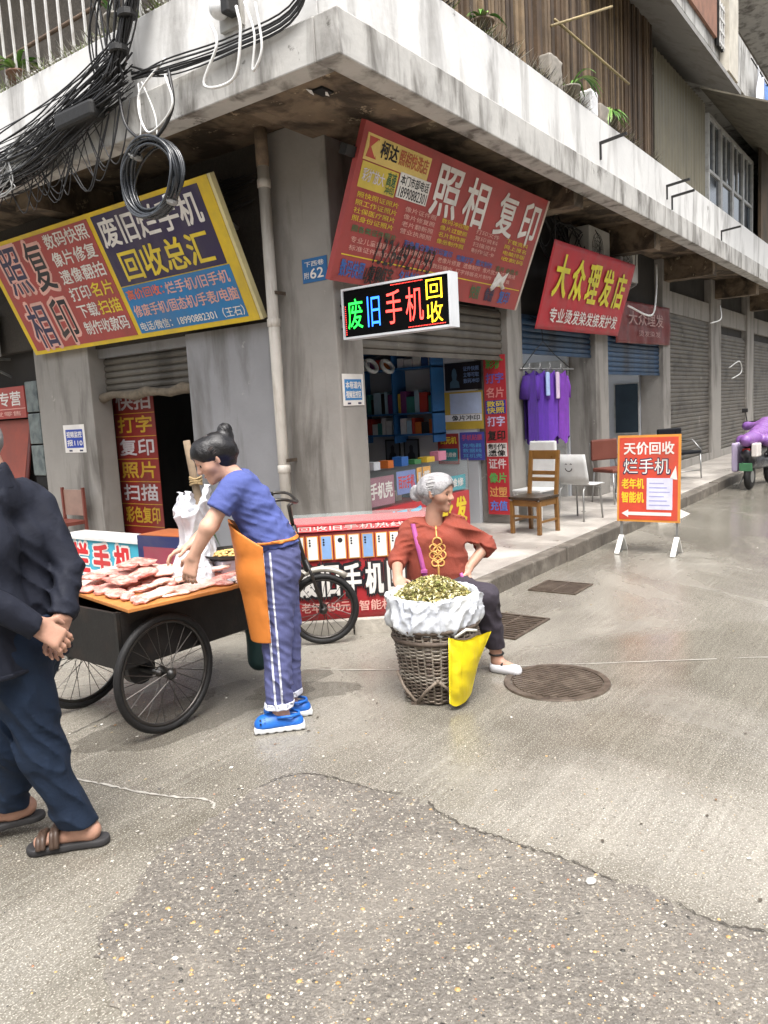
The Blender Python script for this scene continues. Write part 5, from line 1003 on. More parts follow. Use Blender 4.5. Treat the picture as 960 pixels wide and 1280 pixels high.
# hanging coil of cable
co = empty('cable_coil', (4.18, 5.13, 3.52), 0, 'hanging coil of shiny black cable in front of the yellow bordered board', 'cable coil')
for i in range(15):
    rad = .262 + r.uniform(-.04, .03); ox = r.uniform(-.05, .05); oy = r.uniform(-.02, .02); tl = r.uniform(-.18, .18); ph = r.uniform(0, 6)
    P = [(ox + rad * math.sin(q) * tl * .4 + .02 * math.sin(2 * q + ph), oy + rad * 1.12 * math.cos(q), rad * 1.02 * math.sin(q)) for q in np.linspace(0, 2 * PI, 36, endpoint=False)]
    TB('winding', P, .0115, mat('shiny_cable', '#2a2d31', rough=.25, var=.15, bump=0, spec=.7), co, n=6, closed=True)
for q in (-2.3, .9): MB().lathe([(.055, -.02), (.065, 0), (.055, .02)], 10, Matrix.Translation((0, .29 * math.cos(q), .268 * math.sin(q))) @ Matrix.Rotation(-q + PI / 2, 4, 'X')).build('tie', M_CABG, co)
for dy, t in ((.12, .35), (-.10, .55)): TB('hanger_wire', spline([(0, dy, .24), (.02, dy * .8, .45), (.05, dy * .2 + .1, .75)], 6), .006, M_CABW, co, n=5)
# ================================================================== CARGO TRICYCLE
M_FRM = mat('black_cart_frame', '#100f0e', rough=.45, var=.3, scale=14, stain='#3a2f26', stain_scale=(12, 12, 12), stain_amt=.6); M_STEEL = mat('dull_steel', '#4a4744', rough=.4, var=.2, metal=.8, scale=20)
M_BOXD = mat('dark_cart_box', '#151210', rough=.55, var=.3, scale=9, stain='#33251b', stain_scale=(5, 5, 5), stain_amt=.6, stain_thr=(.55, .72)); M_PLY = mat('plywood_board', '#b9793f', rough=.5, var=.15, scale=6, stain='#8f5a30', stain_scale=(4, 18, 4), stain_amt=.5)
tri = empty('cargo_tricycle', (2.44, 3.66, 0), R_(-2), 'old black cargo tricycle with a plywood board laid on its box', 'tricycle')
def wheel(par, loc, rz, Rr, tw, n=26):
    w = bpy.data.objects.new('wheel', None); link(w, par); w.location = loc; w.rotation_euler = (0, 0, rz)
    MB().tube([(Rr * .0 + (Rr - tw) * math.cos(a), 0, (Rr - tw) * math.sin(a)) for a in np.linspace(0, 2 * PI, 48, endpoint=False)], tw, 8, True).build('tyre', M_RUB, w, smooth=True)
    MB().tube([((Rr - 2 * tw - .004) * math.cos(a), 0, (Rr - 2 * tw - .004) * math.sin(a)) for a in np.linspace(0, 2 * PI, 48, endpoint=False)], .011, 6, True).build('rim', M_STEEL, w, smooth=True)
    MB().lathe([(.012, -.07), (.03, -.05), (.03, -.04), (.018, -.035), (.018, .035), (.03, .04), (.03, .05), (.012, .07)], 14, Matrix.Rotation(PI / 2, 4, 'X')).build('hub', M_FRM, w, smooth=True)
    s = MB(); q = Rr - 2 * tw
    for k in range(n):
        a = 2 * PI * k / n; b = a + (.55 if k % 4 < 2 else -.55); sd = .04 if k % 2 else -.04; s.tube([(.028 * math.cos(b), sd, .028 * math.sin(b)), (q * math.cos(a), 0, q * math.sin(a))], .0022, 4)
    s.build('spokes', M_STEEL, w); return w
wheel(tri, (.06, -.37, .315), R_(2), .315, .02); wheel(tri, (.02, .37, .315), R_(0), .315, .02)
TB('axle', [(.04, -.36, .315), (.04, .36, .315)], .018, M_FRM, tri); MB().lathe([(.02, -.03), (.085, -.03), (.085, .03), (.02, .03)], 22, Matrix.Translation((.04, -.16, .315)) @ Matrix.Rotation(PI / 2, 4, 'X')).build('brake_drum', M_FRM, tri, smooth=False)
for y in (-.22, .22): TB('frame_tube', [(-.14, y, .365), (.4, y, .365), (.74, y * .6, .36)], .017, M_FRM, tri); MB().bar((.04, y, .32), (.04, y, .40), .05, .012).build('spring_hanger', M_FRM, tri)
for x in (-.1, .6): TB('frame_tube', [(x, -.25, .375), (x, .25, .375)], .015, M_FRM, tri)
TB('frame_tube', [(.7, 0, .36), (1.15, 0, .30), (1.50, 0, .52)], .02, M_FRM, tri); TB('frame_tube', [(1.0, 0, .30), (.95, 0, .72)], .018, M_FRM, tri); TB('frame_tube', [(.97, 0, .62), (1.47, 0, .66)], .018, M_FRM, tri)
D = SDF((-.2, -.15, -.08), (.2, .15, .1), .012); D.cone((-.09, 0, 0), .075, (.12, 0, .01), .03, .04); D.plane((0, 0, .03), (0, 0, 1)); o = D.mesh('saddle', M_RUB, tri); o.location = (.93, 0, .76)
bx = bpy.data.objects.new('cargo_box', None); link(bx, tri); bx.location = (0, 0, .385)
for nm, a, b in (('floor_panel', (-.15, -.31, 0), (.78, .31, .02)), ('side_panel', (-.15, -.33, .0), (.78, -.312, .295)), ('side_panel', (-.15, .312, .0), (.78, .33, .295)), ('end_panel', (-.17, -.33, 0), (-.152, .33, .295)), ('end_panel', (.782, -.33, 0), (.80, .33, .295))): BX(nm, a, b, M_BOXD, bx)
for x, y in ((-.175, -.335), (.79, -.335), (-.175, .32), (.79, .32)): BX('corner_angle', (x, y, -.03), (x + .02, y + .02, .302), M_FRM, bx)
MB().tube([(.02 + .345 * math.cos(a), .37, .315 + .345 * math.sin(a)) for a in np.linspace(.35, 2.6, 16)], .03, 6).build('mudguard', M_STEEL, tri, smooth=True)
# front fork, steered to the right
fk = bpy.data.objects.new('front_fork', None); link(fk, tri); fk.location = (1.62, -.06, 0); fk.rotation_euler = (0, 0, R_(-46))
for y in (-.055, .055): TB('fork_blade', [(0, y, .255), (-.06, y, .50), (-.10, y * .6, .62)], .011, M_FRM, fk)
TB('head_tube', [(-.09, 0, .52), (-.17, 0, .86)], .02, M_FRM, fk); TB('stem', [(-.17, 0, .86), (-.19, 0, 1.0), (-.15, 0, 1.03)], .014, M_STEEL, fk)
TB('handlebar', spline([(-.40, -.28, 1.06), (-.22, -.25, 1.07), (-.14, -.1, 1.03), (-.14, .1, 1.03), (-.22, .25, 1.07), (-.40, .28, 1.06)], 6), .011, M_STEEL, fk)
for y in (-.28, .28): TB('grip', [(-.41, y, 1.06), (-.30, y * .96, 1.065)], .016, M_RUB, fk)
MB().tube([(.285 * math.cos(a), 0, .255 + .285 * math.sin(a)) for a in np.linspace(.9, 2.7, 14)], .022, 6).build('mudguard', mat('pale_mudguard', '#a9a49a', rough=.4, metal=.5), fk, smooth=True)
wheel(tri, (1.62, -.06, .255), R_(-46), .255, .021, 22)
TB('pedal_crank', [(1.1, -.06, .30), (1.05, -.08, .16)], .01, M_STEEL, tri); BX('pedal', (1.0, -.16, .13), (1.1, -.085, .155), M_RUB, tri); MB().lathe([(.02, -.004), (.085, -.004), (.085, .004), (.02, .004)], 22, Matrix.Translation((1.1, -.05, .30)) @ Matrix.Rotation(PI / 2, 4, 'X')).build('chainring', M_STEEL, tri)
# plywood board lying askew on the box
brd = empty('plywood_board', (2.27, 3.25, .690), R_(-11), 'orange brown plywood board carrying the meat on the tricycle', 'board')
BX('sheet', (0, 0, 0), (.60, .93, .02), M_PLY, brd, bevel=.003); BX('sheet', (.604, .01, 0), (1.02, .93, .021), M_PLY, brd, bevel=.003)
def onb(x, y): q = R_(-11); return 2.27 + x * math.cos(q) - y * math.sin(q), 3.25 + x * math.sin(q) + y * math.cos(q)
# ---- raw meat
M_MEAT = mat('raw_pork', '#c58379', rough=.3, var=.25, scale=18, bump=.2, bscale=40, stain='#dfc3b5', stain_scale=(9, 9, 20), stain_amt=.8, stain_thr=(.44, .62), sss=.15); M_FAT = mat('pork_fat', '#e0c4b6', rough=.3, var=.12, scale=12, bump=.15, stain='#c07a6e', stain_scale=(6, 6, 24), stain_amt=.75, stain_thr=(.48, .64), sss=.15)
protos = []
for i in range(5):
    D = SDF((-.2, -.14, -.02), (.2, .14, .16), .0075)
    if i == 0: D.cone((-.12, 0, .03), .035, (.12, .02, .03), .04, .03); D.cone((-.1, .05, .028), .03, (.08, .06, .03), .03, .03)
    if i == 1: D.box((-.13, -.06, 0), (.13, .06, .045), .02, .02); D.cone((-.1, -.04, .04), .022, (.1, .03, .045), .02, .03)
    if i == 2: D.ball((0, 0, .05), .055, .03); D.ball((.05, .02, .04), .045, .03); D.ball((-.05, -.02, .035), .04, .03)
    if i == 3: D.cone((-.15, -.02, .02), .022, (0, .03, .03), .028, .02); D.cone((0, .03, .03), .028, (.15, -.02, .02), .02, .02)
    if i == 4: D.box((-.09, -.07, 0), (.09, .07, .07), .025, .02); D.ball((.03, 0, .07), .035, .04)
    D.wrinkle(.020, 48, i + 2, ridge=True); D.wrinkle(.003, 120, i + 9); D.plane((0, 0, .001), (0, 0, -1))
    o = D.mesh('meat_piece', M_MEAT if i % 2 == 0 else M_FAT); protos.append(o)
r = random.Random(8); used = set()
def meat(i, x, y, z, rz, sc, lab, m=None):
    p = protos[i]
    if i in used: o = p.copy(); COL.objects.link(o)
    else: o = p; used.add(i)
    wx, wy = onb(x, y); o.location = (wx, wy, z); o.rotation_euler = (r.uniform(-.12, .12) * (z > .72), r.uniform(-.12, .12) * (z > .72), rz); o.scale = (sc, sc * r.uniform(.9, 1.2), sc * r.uniform(.35, .6)); tag(o, lab, 'meat', 'raw meat pieces on the board')
Z0 = .712
meat(1, .22, .14, Z0, .1, 1.0, 'pale slab of fatty pork at the board\'s near left edge'); meat(1, .46, .15, Z0, -.15, 1.1, 'pale fatty slab, second along the near edge of the board'); meat(0, .66, .16, Z0, .25, .9, 'pink strip of pork beside the white wrapping at the near edge')
meat(3, .34, .26, Z0 + .03, .3, 1.05, 'long thin pink strip lying across the fatty slabs'); meat(3, .56, .25, Z0 + .035, -.1, 1.1, 'long fatty strip in front of the standing woman\'s hand'); meat(0, .82, .22, Z0, -.5, .8, 'dark pink piece under the standing woman\'s hand')
heap = [(x, y) for x in (.10, .24, .38, .52) for y in (.36, .50, .64, .78)]
for k, (x, y) in enumerate([(.10, .22), (.20, .27), (.47, .30), (.66, .29), (.72, .10), (.10, .08), (.34, .07), (.58, .07)]): meat([2, 3, 4, 2, 3, 4, 3, 2][k], x, y, Z0 + (.02 if k in (1, 2) else 0), r.uniform(0, 6), r.uniform(.55, .75), 'small pork scrap at the %s of the board' % ('left end', 'left, on the fatty slab', 'middle, before the heap', 'middle, by the bags', 'near edge, right', 'near left corner', 'near edge, left', 'near edge, middle')[k])
for k, (x, y) in enumerate(heap): meat([2, 4, 0, 1, 4, 2, 3, 0][k % 8], x + r.uniform(-.02, .02), y + r.uniform(-.02, .02), Z0 - .001, r.uniform(0, 6), r.uniform(.8, 1.05), 'heaped raw pork piece, %s column from left, %s row from near edge' % (('first', 'second', 'third', 'fourth')[k // 4], ('first', 'second', 'third', 'last')[k % 4]))
for k, (x, y) in enumerate([(.16, .42), (.30, .44), (.22, .58), (.36, .60), (.44, .48), (.12, .66), (.30, .74)]): meat([4, 2, 0, 2, 1, 4, 3][k], x, y, Z0 + .055, r.uniform(0, 6), r.uniform(.75, 1.), 'raw pork piece lying on the heap, %s of the seven on its upper layer' % ('near left', 'near middle', 'middle left', 'middle right', 'near right', 'far left', 'far right')[k])
for k, (x, y) in enumerate([(.24, .50), (.34, .54)]): meat([2, 4][k], x, y, Z0 + .11, r.uniform(0, 6), .8, ('left' if k == 0 else 'right') + ' one of the two topmost meat pieces on the heap')
# ---- plastic bags, wrapping, tray, box, stick
M_BAG = mat('white_plastic_bag', '#cdced3', rough=.22, var=.06, bump=.6, bscale=34, alpha=.82); bnode = M_BAG.node_tree.nodes['Principled BSDF']
wx, wy = onb(.66, .50); bg_ = empty('plastic_bag', (wx, wy, Z0), .4, 'tall heap of white plastic carrier bags beside the wooden stick', 'bag')
b1 = crumple([(.19, .003), (.185, .05), (.16, .12), (.13, .22), (.125, .32), (.135, .40), (.12, .41), (.09, .36), (.03, .34)], 150, 8, .04, 6.5, 6.1, .3)
b1.v = [(x * 1.15 + .06 * math.sin(z * 7) - .02, y * .72 + .03 * math.sin(x * 14), z + .05 * math.sin(x * 13 + 1) * (z > .2)) for x, y, z in b1.v]; b1.build('bag_body', M_BAG, bg_, smooth=True)
for k, (x_, y_) in enumerate(((.09, -.06), (-.10, -.05), (.07, .07))):                    # strap handles
    P = spline([(x_ - .05, y_, .37), (x_ - .045, y_ - .01, .45), (x_, y_ - .02 + .02 * k, .52 - .02 * k), (x_ + .04, y_, .45), (x_ + .045, y_ + .01, .37)], 6); hv = []
    for q, p in enumerate(P): w_ = .016 + .006 * math.sin(q * 1.7 + k); hv += [(p.x, p.y - w_, p.z), (p.x + .006 * math.sin(q), p.y + w_, p.z + .006)]
    hd = MB().add(hv, [(2 * q, 2 * q + 1, 2 * q + 3, 2 * q + 2) for q in range(len(P) - 1)]).build('handle', M_BAG, bg_, smooth=True)
sb = crumple([(.13, .003), (.12, .05), (.08, .09), (.02, .10)], 90, 7, .03, 10., 8.2, .7); sb.v = [(a - .17, b * .8 - .10, c) for a, b, c in sb.v]; sb.build('folded_bag', M_BAG, bg_, smooth=True)
mb = MB(); nx, ny = 22, 16; v = []
for j in range(ny + 1):
    for i in range(nx + 1):
        x, y = i / nx, j / ny; v.append((x * .42, y * .24, .008 + .016 * abs(mnoise.noise(Vector((x * 5, y * 5, 3)))) + .02 * abs(mnoise.noise(Vector((x * 12, y * 9, 1)))) * (1 - y)))
mb.add(v, [(j * (nx + 1) + i, j * (nx + 1) + i + 1, (j + 1) * (nx + 1) + i + 1, (j + 1) * (nx + 1) + i) for j in range(ny) for i in range(nx)])
wx, wy = onb(.60, .04); o = mb.build('plastic_sheet', M_BAG, smooth=True, loc=(wx, wy, Z0), rz=R_(-6), label='crumpled white plastic sheet on the near right edge of the board', cat='plastic sheet'); sd = o.modifiers.new('thick', 'SOLIDIFY'); sd.thickness = .002
wx, wy = onb(.86, .34); s = empty('printed_carton', (wx, wy, Z0), R_(-16), 'low white printed carton under the metal tray', 'carton')
BX('carton', (-.16, -.11, 0), (.17, .11, .09), flat('carton_white', '#cfcbd6'), s, bevel=.004); BX('print', (-.05, -.113, .02), (.12, -.111, .075), flat('carton_grey', '#8e8a9c'), s)
for k in range(3): BX('print_line', (-.04 + k * .055, -.1145, .028), (.0 + k * .055, -.1135, .066), flat('carton_white', '#cfcbd6'), s)
s = empty('metal_tray', (wx - .02, wy + .02, Z0 + .095), R_(-16), 'shallow silver tray of chopped yellow scraps on the carton', 'tray')
MB().lathe([(.001, 0), (.16, 0), (.195, .03), (.20, .03), (.163, -.003), (.001, -.003)], 30, close=False).build('dish', M_STEEL, s, smooth=True)
mb = MB(); rr2 = random.Random(4)
for i in range(120):
    a, q = rr2.uniform(0, 6.28), .14 * math.sqrt(rr2.random()); k = .012; mb.add([(q * math.cos(a) + p.x * k * rr2.uniform(.6, 1.4), q * math.sin(a) + p.y * k, .012 + .02 * (1 - q / .14) + p.z * k * .7) for p in IV], IF)
mb.build('scraps', mat('yellow_scraps', '#d3ad6a', rough=.5, var=.3, scale=40), s, smooth=True, kind='stuff')
s = empty('wooden_stick', (3.13, 3.66, .66), 0, 'rough wooden stick bound with twine standing on the tricycle', 'stick')
TB('stick', [(.03, 0, 0), (.02, 0, .3), (-.02, .01, .6), (-.055, .01, .84)], [.028, .026, .023, .021], mat('weathered_stick', '#7d6c58', rough=.8, var=.25, scale=12), s, n=9)
for z, x in ((.36, .012), (.58, -.018)):
    for k in range(4): MB().tube([(x + .034 * math.cos(a), .034 * math.sin(a), z + k * .012 + .006 * math.sin(a * 2 + k)) for a in np.linspace(0, 2 * PI, 12, endpoint=False)], .007, 5, True).build('twine', mat('twine', '#8f7a58', rough=.9), s)
for k in range(5):
    a = k * 1.3; MB().add([(.01, 0, .36), (.01 + .05 * math.cos(a), .05 * math.sin(a), .33), (.01 + .10 * math.cos(a + .2), .10 * math.sin(a + .2), .24 - .02 * k), (.01 + .05 * math.cos(a + .5), .05 * math.sin(a + .5), .28)], [(0, 1, 2, 3)]).build('leaf', LEAF[k % 3], s)
D = SDF((-.12, -.12, -.02), (.12, .12, .45), .012); D.cone((0, 0, .08), .075, (0, 0, .30), .06, .05); D.cone((0, 0, .3), .06, (0, 0, .4), .025, .03); D.wrinkle(.008, 24, 9)
D.mesh('tote_bag', mat('dark_green_bag', '#163634', rough=.6, var=.2, scale=10), loc=(3.27, 3.40, .06), label='dark green bag hanging between the tricycle and the standing woman', cat='bag')
# ---- cyan display box and dark blue carton behind the cart
s = sign_root('phone_counter', (4.40, 7.35, .15), (4.40, 6.05, .15), (4.40, 7.35, 1), 'cyan phone display box with a white top behind the meat', 'counter')
panel(s, 'case', 0, 0, 1.3, .37, -.30, 0, flat('case_cyan', '#3fa5bd')); panel(s, 'top', -.02, .373, 1.32, .40, -.32, .02, flat('top_white', '#d5d5d2'))
for i, ch in enumerate('烂手机'): outl(s, ch, .25 + i * .34, .04, .50 + i * .34, .33, K_VRED, K_WHT, .006, .04, .09)
s = empty('dark_blue_carton', (4.55, 5.7, ZP), R_(4), 'dark blue printed carton right of the cyan display box', 'carton')
BX('carton', (-.2, -.28, 0), (.2, .28, .47), flat('carton_navy', '#262c58'), s, bevel=.006); BX('label', (-.203, -.2, .22), (-.2005, .2, .37), flat('carton_label', '#8a3a4a'), s); BX('lid_flap', (-.2, -.25, .472), (.16, .25, .478), flat('flap_orange', '#a05a34'), s)
s = empty('red_chair', (5.05, 8.35, ZP), R_(180), 'low red brown wooden chair in front of the left pillar', 'chair'); M_RWD = mat('red_brown_wood', '#6f3a30', rough=.5, var=.2, scale=8)
BX('seat', (-.2, -.22, .36), (.2, .22, .40), M_RWD, s); BX('backrest', (-.22, -.20, .45), (-.19, .20, .75), mat('pale_brown_back', '#8d7468', rough=.6), s)
for x, y in ((-.2, -.22), (-.2, .20), (.18, -.22), (.18, .20)): BX('leg', (x, y, 0), (x + .03, y + .03, .358 if x > 0 else .78), M_RWD, s)
# ================================================================== BASKET OF HERBS
bk = empty('wicker_basket', (3.585, 2.315, 0), R_(-55.9), 'tall grey brown wicker basket lined with a white sack', 'basket')
WC = [mat('wicker_%d' % i, c, rough=.7, var=.3, scale=25) for i, c in enumerate(('#75695d', '#574b41', '#8a8175'))]
def brad(z, a): t = z / .42; q = .165 + .07 * t; return q * (1 + .06 * (1 - t) * math.cos(4 * a))
nst = 30; w3 = [MB(), MB(), MB()]
for j in range(38):
    z = .016 + j * .0108; P = []
    for i in range(nst * 4):
        a = 2 * PI * i / (nst * 4); q = brad(z, a) + .007 * math.sin(a * nst / 1 * .5 * 2 / 2 + PI * j) ; P.append((q * math.cos(a), q * math.sin(a), z + .002 * math.sin(a * 5 + j)))
    w3[(j // 5 + (j % 7 == 3)) % 3].tube(P, .0056, 5, True)
for k in range(3): w3[k].build('weave', WC[k], bk, smooth=True, kind='stuff')
st = MB()
for i in range(nst): a = 2 * PI * i / nst; st.tube([(brad(z, a) * math.cos(a), brad(z, a) * math.sin(a), z) for z in (0.01, .15, .3, .43)], .007, 5)
st.build('stakes', WC[2], bk, smooth=True, kind='stuff')
for z in (.36, .425): MB().tube([((brad(z, a) + .008) * math.cos(a), (brad(z, a) + .008) * math.sin(a), z) for a in np.linspace(0, 2 * PI, 40, endpoint=False)], .013, 7, True).build('rim', WC[1], bk, smooth=True)
for a in (-2.25, -.9): TB('brace', [(.185 * math.cos(a), .185 * math.sin(a), .008), (.215 * math.cos(a + .35), .215 * math.sin(a + .35), .09), (.225 * math.cos(a + .7), .225 * math.sin(a + .7), .16)], .009, WC[0], bk); TB('brace', [(.185 * math.cos(a), .185 * math.sin(a), .008), (.215 * math.cos(a - .35), .215 * math.sin(a - .35), .09), (.225 * math.cos(a - .7), .225 * math.sin(a - .7), .16)], .009, WC[0], bk)
BX('base', (-.15, -.15, 0.0), (.15, .15, .012), WC[1], bk)
sk = crumple([(.20, .385), (.235, .40), (.262, .44), (.268, .49), (.258, .535), (.264, .565), (.262, .59), (.248, .602), (.234, .595), (.226, .56), (.215, .50)], 210, 6, .030, 9., 3.3)
o = sk.build('sack', mat('white_woven_sack', '#c6cad1', rough=.5, var=.06, scale=8, bump=.15, bscale=120, stain='#b3ad88', stain_scale=(6, 6, 6), stain_amt=.4), smooth=True, label='white sack rolled over the wicker basket rim', cat='sack', loc=(3.585, 2.315, 0), rz=R_(-55.9))
hb = MB(); r = random.Random(15)
n = 24; v = [(0, 0, .665)]; f = []
for j in range(1, 7):
    for i in range(n): a = 2 * PI * i / n; q = .225 * j / 6; v.append((q * math.cos(a), q * math.sin(a), .665 - .115 * (j / 6) ** 2))
f += [(0, 1 + i, 1 + (i + 1) % n) for i in range(n)]
for j in range(5): f += [(1 + j * n + i, 1 + (j + 1) * n + i, 1 + (j + 1) * n + (i + 1) % n, 1 + j * n + (i + 1) % n) for i in range(n)]
hb.add(v, f, lin('#6d6438'))
HC = [lin(h) for h in ('#9a925a', '#b5ac78', '#7a7a3c', '#cfc79c', '#6a6232', '#a89a5e', '#84884a', '#ddd6b4')]
for i in range(3400):
    a, q = r.uniform(0, 2 * PI), .232 * math.sqrt(r.random()); z = .667 - .115 * (q / .225) ** 2 + r.uniform(-.004, .014)
    e = Euler((r.uniform(-.9, .9), r.uniform(-.9, .9), r.uniform(0, 6.28))).to_matrix(); l, w = r.uniform(.008, .02), r.uniform(.003, .009); c = Vector((q * math.cos(a), q * math.sin(a), z))
    P = [c + e @ Vector(p) for p in ((-l, 0, 0), (0, -w, .003), (l, 0, 0), (0, w, .003))]; hb.add(P, [(0, 1, 2, 3)], r.choice(HC))
hb.build('herbs', mat('dried_herbs', '#ffffff', attr='Col', rough=.8, var=.15, scale=60, bump=0), kind='stuff', label='heaped dried green and straw coloured herbs in the sack', cat='herbs', loc=(3.585, 2.315, 0), rz=R_(-55.9))
# yellow bag tied to the basket
yb = empty('yellow_bag', (3.585, 2.315, 0), R_(-55.9), 'bright yellow plastic bag tied to the side of the wicker basket', 'bag')
nx, nz = 18, 22; v = []
for sd_ in (0, 1):
    for j in range(nz + 1):
        for i in range(nx + 1):
            u, q = i / nx, j / nz; x0 = .055 + .01 * q; x1 = .185 + .12 * q ** 1.2; zb = .012 + .03 * u + .035 * (1 - u) ** 5 + .02 * u ** 4; zt = .405 - .03 * math.sin(u * PI) - .01 * u
            x = x0 + (x1 - x0) * u; z = zb + (zt - zb) * q; rad = -math.sqrt(max(.02, .27 ** 2 - min(x, .25) ** 2)) - .0
            bul = .055 * math.sin(PI * u) ** .6 * (.25 + .75 * math.sin(PI * min(1, q * .8 + .15))); y = rad + .0 + (-bul if sd_ == 0 else bul * .35) + .022 * (abs(mnoise.noise(Vector((x * 15 + z * 6, z * 9, 2 + sd_)))) - .2) * (1 if 0 < u < 1 else 0) + .05 * u * (1 - q)
            v.append((x, y, z))
n1 = (nx + 1) * (nz + 1); f = []
for sd_ in (0, 1):
    for j in range(nz):
        for i in range(nx): a = sd_ * n1 + j * (nx + 1) + i; q = (a, a + 1, a + nx + 2, a + nx + 1); f.append(q if sd_ == 0 else q[::-1])
for j in range(nz): a = j * (nx + 1); f.append((a, a + nx + 1, n1 + a + nx + 1, n1 + a)); a += nx; f.append((a + nx + 1, a, n1 + a, n1 + a + nx + 1))
M_YB = mat('yellow_plastic', '#cdb812', rough=.42, var=.12, scale=6, bump=.25, bscale=30, fold=.8, fscale=12.)
MB().add(v, f).build('pouch', M_YB, yb, smooth=True)
TB('tie', [(.10, -.25, .40), (.16, -.25, .44), (.22, -.2, .42)], .008, flat('tie_white', '#d8d8d2'), yb, n=5)
# ================================================================== PEOPLE
M_SKIN = mat('tanned_skin', '#ad8470', rough=.5, var=.09, scale=22, bump=.12, bscale=120, sss=.06); M_SKINV = mat('fair_skin', '#c79c86', rough=.48, var=.08, scale=22, bump=.1, bscale=120, sss=.06)
M_EYE = mat('eye_dark', '#231a17', rough=.2, var=0, bump=0); M_LIP = mat('lips', '#a5655a', rough=.4, var=.05, bump=0); M_HAIRB = mat('black_hair', '#0e0b0c', rough=.38, var=.3, scale=40, bump=.3, bscale=140); M_HAIRG = mat('grey_hair', '#9b999a', rough=.45, var=.35, scale=50, bump=.6, bscale=120, stain='#4a484a', stain_scale=(30, 30, 12), stain_amt=.7)
def frame_(f, u):
    f = np.array(f, float); f /= np.linalg.norm(f); u = np.array(u, float); u -= f * (u @ f); u /= np.linalg.norm(u); return f, u, np.cross(f, u)
def head(D, H, f, u, s=1.):
    f, u, r = frame_(f, u); H = np.array(H, float)
    P = lambda a, b, c=0.: H + s * (a * f + b * u + c * r)
    D.cone(P(-.028, .034), .079 * s, P(.025, .036), .077 * s, .03); D.cone(P(.03, .0), .066 * s, P(.048, -.07), .04 * s, .03)
    for c in (-1, 1):
        D.ball(P(.055, -.022, .036 * c), .036 * s, .025); D.cone(P(.088, .022, .014 * c), .012 * s, P(.078, .02, .045 * c), .012 * s, .015)
        D.ball(P(.103, .002, .031 * c), .015 * s, .012, op='s'); D.cone(P(-.004, .018, .078 * c), .013 * s, P(.0, -.022, .074 * c), .010 * s, .008)
    D.cone(P(.094, .008), .010 * s, P(.112, -.026), .013 * s, .012); D.cone(P(.104, -.031, -.012), .009 * s, P(.104, -.031, .012), .009 * s, .008)
    D.cone(P(.088, -.056, -.017), .009 * s, P(.088, -.056, .017), .009 * s, .012); D.cone(P(.086, -.068, -.013), .009 * s, P(.086, -.068, .013), .009 * s, .01); D.ball(P(.074, -.096), .022 * s, .02)
    return P
def face_bits(P, f, u, s, par):
    e = MB()
    for c in (-1, 1):
        p = P(.088, .0, .031 * c); e.add([tuple(p + np.array(q) * .009 * s) for q in IV], IF)
    e.build('eyes', M_EYE, par, smooth=True)
    b = MB()
    for c in (-1, 1): b.tube([P(.099, .024, .012 * c), P(.096, .031, .03 * c), P(.082, .027, .048 * c)], .004 * s, 5)
    b.build('eyebrows', M_HAIRB, par, smooth=True); MB().tube([P(.096, -.062, -.018), P(.099, -.061, 0), P(.096, -.062, .018)], [.003, .005, .003], 5).build('lips', M_LIP, par, smooth=True)
def hand(D, w, d, nrm, side, s=1., curl=.5, spread=1., thumb=1.):
    """palm from the wrist w along d; nrm is the palm's normal (fingers curl towards it), side points to the thumb"""
    w = np.array(w, float); d = np.array(d, float); d /= np.linalg.norm(d); n = np.array(nrm, float); n -= d * (n @ d); n /= np.linalg.norm(n); sd = np.cross(d, n); sd *= np.sign(sd @ np.array(side, float)) or 1
    for k in (-.028, -.009, .010, .028): D.cone(w + sd * k * .7 * s, .016 * s, w + d * .085 * s + sd * k * s, .0125 * s, .012)
    for i, (k, L) in enumerate(((.030, .075), (.010, .083), (-.010, .077), (-.029, .06))):
        p = w + d * .085 * s + sd * k * s; a = curl * .5; dd = d + sd * (k * 3 * spread); r_ = .0092
        for seg, (q, da) in enumerate(((.45, curl * .9), (.30, curl * .9), (.25, curl * .6))):
            v = dd * math.cos(a) + n * math.sin(a); v /= np.linalg.norm(v); e = p + v * L * q * s; D.cone(p, r_ * s, e, (r_ - .0009) * s, .004); p = e; a += da; r_ -= .0009
    p = w + sd * .026 * s + d * .02 * s; v = d * .55 + sd * .75 * thumb + n * .35; v /= np.linalg.norm(v); e = p + v * .042 * s; D.cone(p, .0145 * s, e, .0115 * s, .01); v2 = d * .85 + sd * .25 + n * .4; v2 /= np.linalg.norm(v2); D.cone(e, .0115 * s, e + v2 * .035 * s, .009 * s, .005)
def limb(D, pts, k=.02, flat_end=False):
    for i in range(len(pts) - 1): D.cone(pts[i][0], pts[i][1], pts[i + 1][0], pts[i + 1][1], k, flat=False)
def ring_cut(D, p, d, R=.12, tmax=.14):                               # cut a sleeve or trouser leg square at p, beyond it along d, within a radius
    d = np.array(d, float); d /= np.linalg.norm(d); p = np.array(p, float); X, Y, Z = D.grid()
    t = (X - p[0]) * d[0] + (Y - p[1]) * d[1] + (Z - p[2]) * d[2]; q2 = (X - p[0]) ** 2 + (Y - p[1]) ** 2 + (Z - p[2]) ** 2 - t * t
    D.D = np.where((q2 < R * R) & (t > -.02) & (t < tmax), np.maximum(D.D, t), D.D).astype(np.float32)
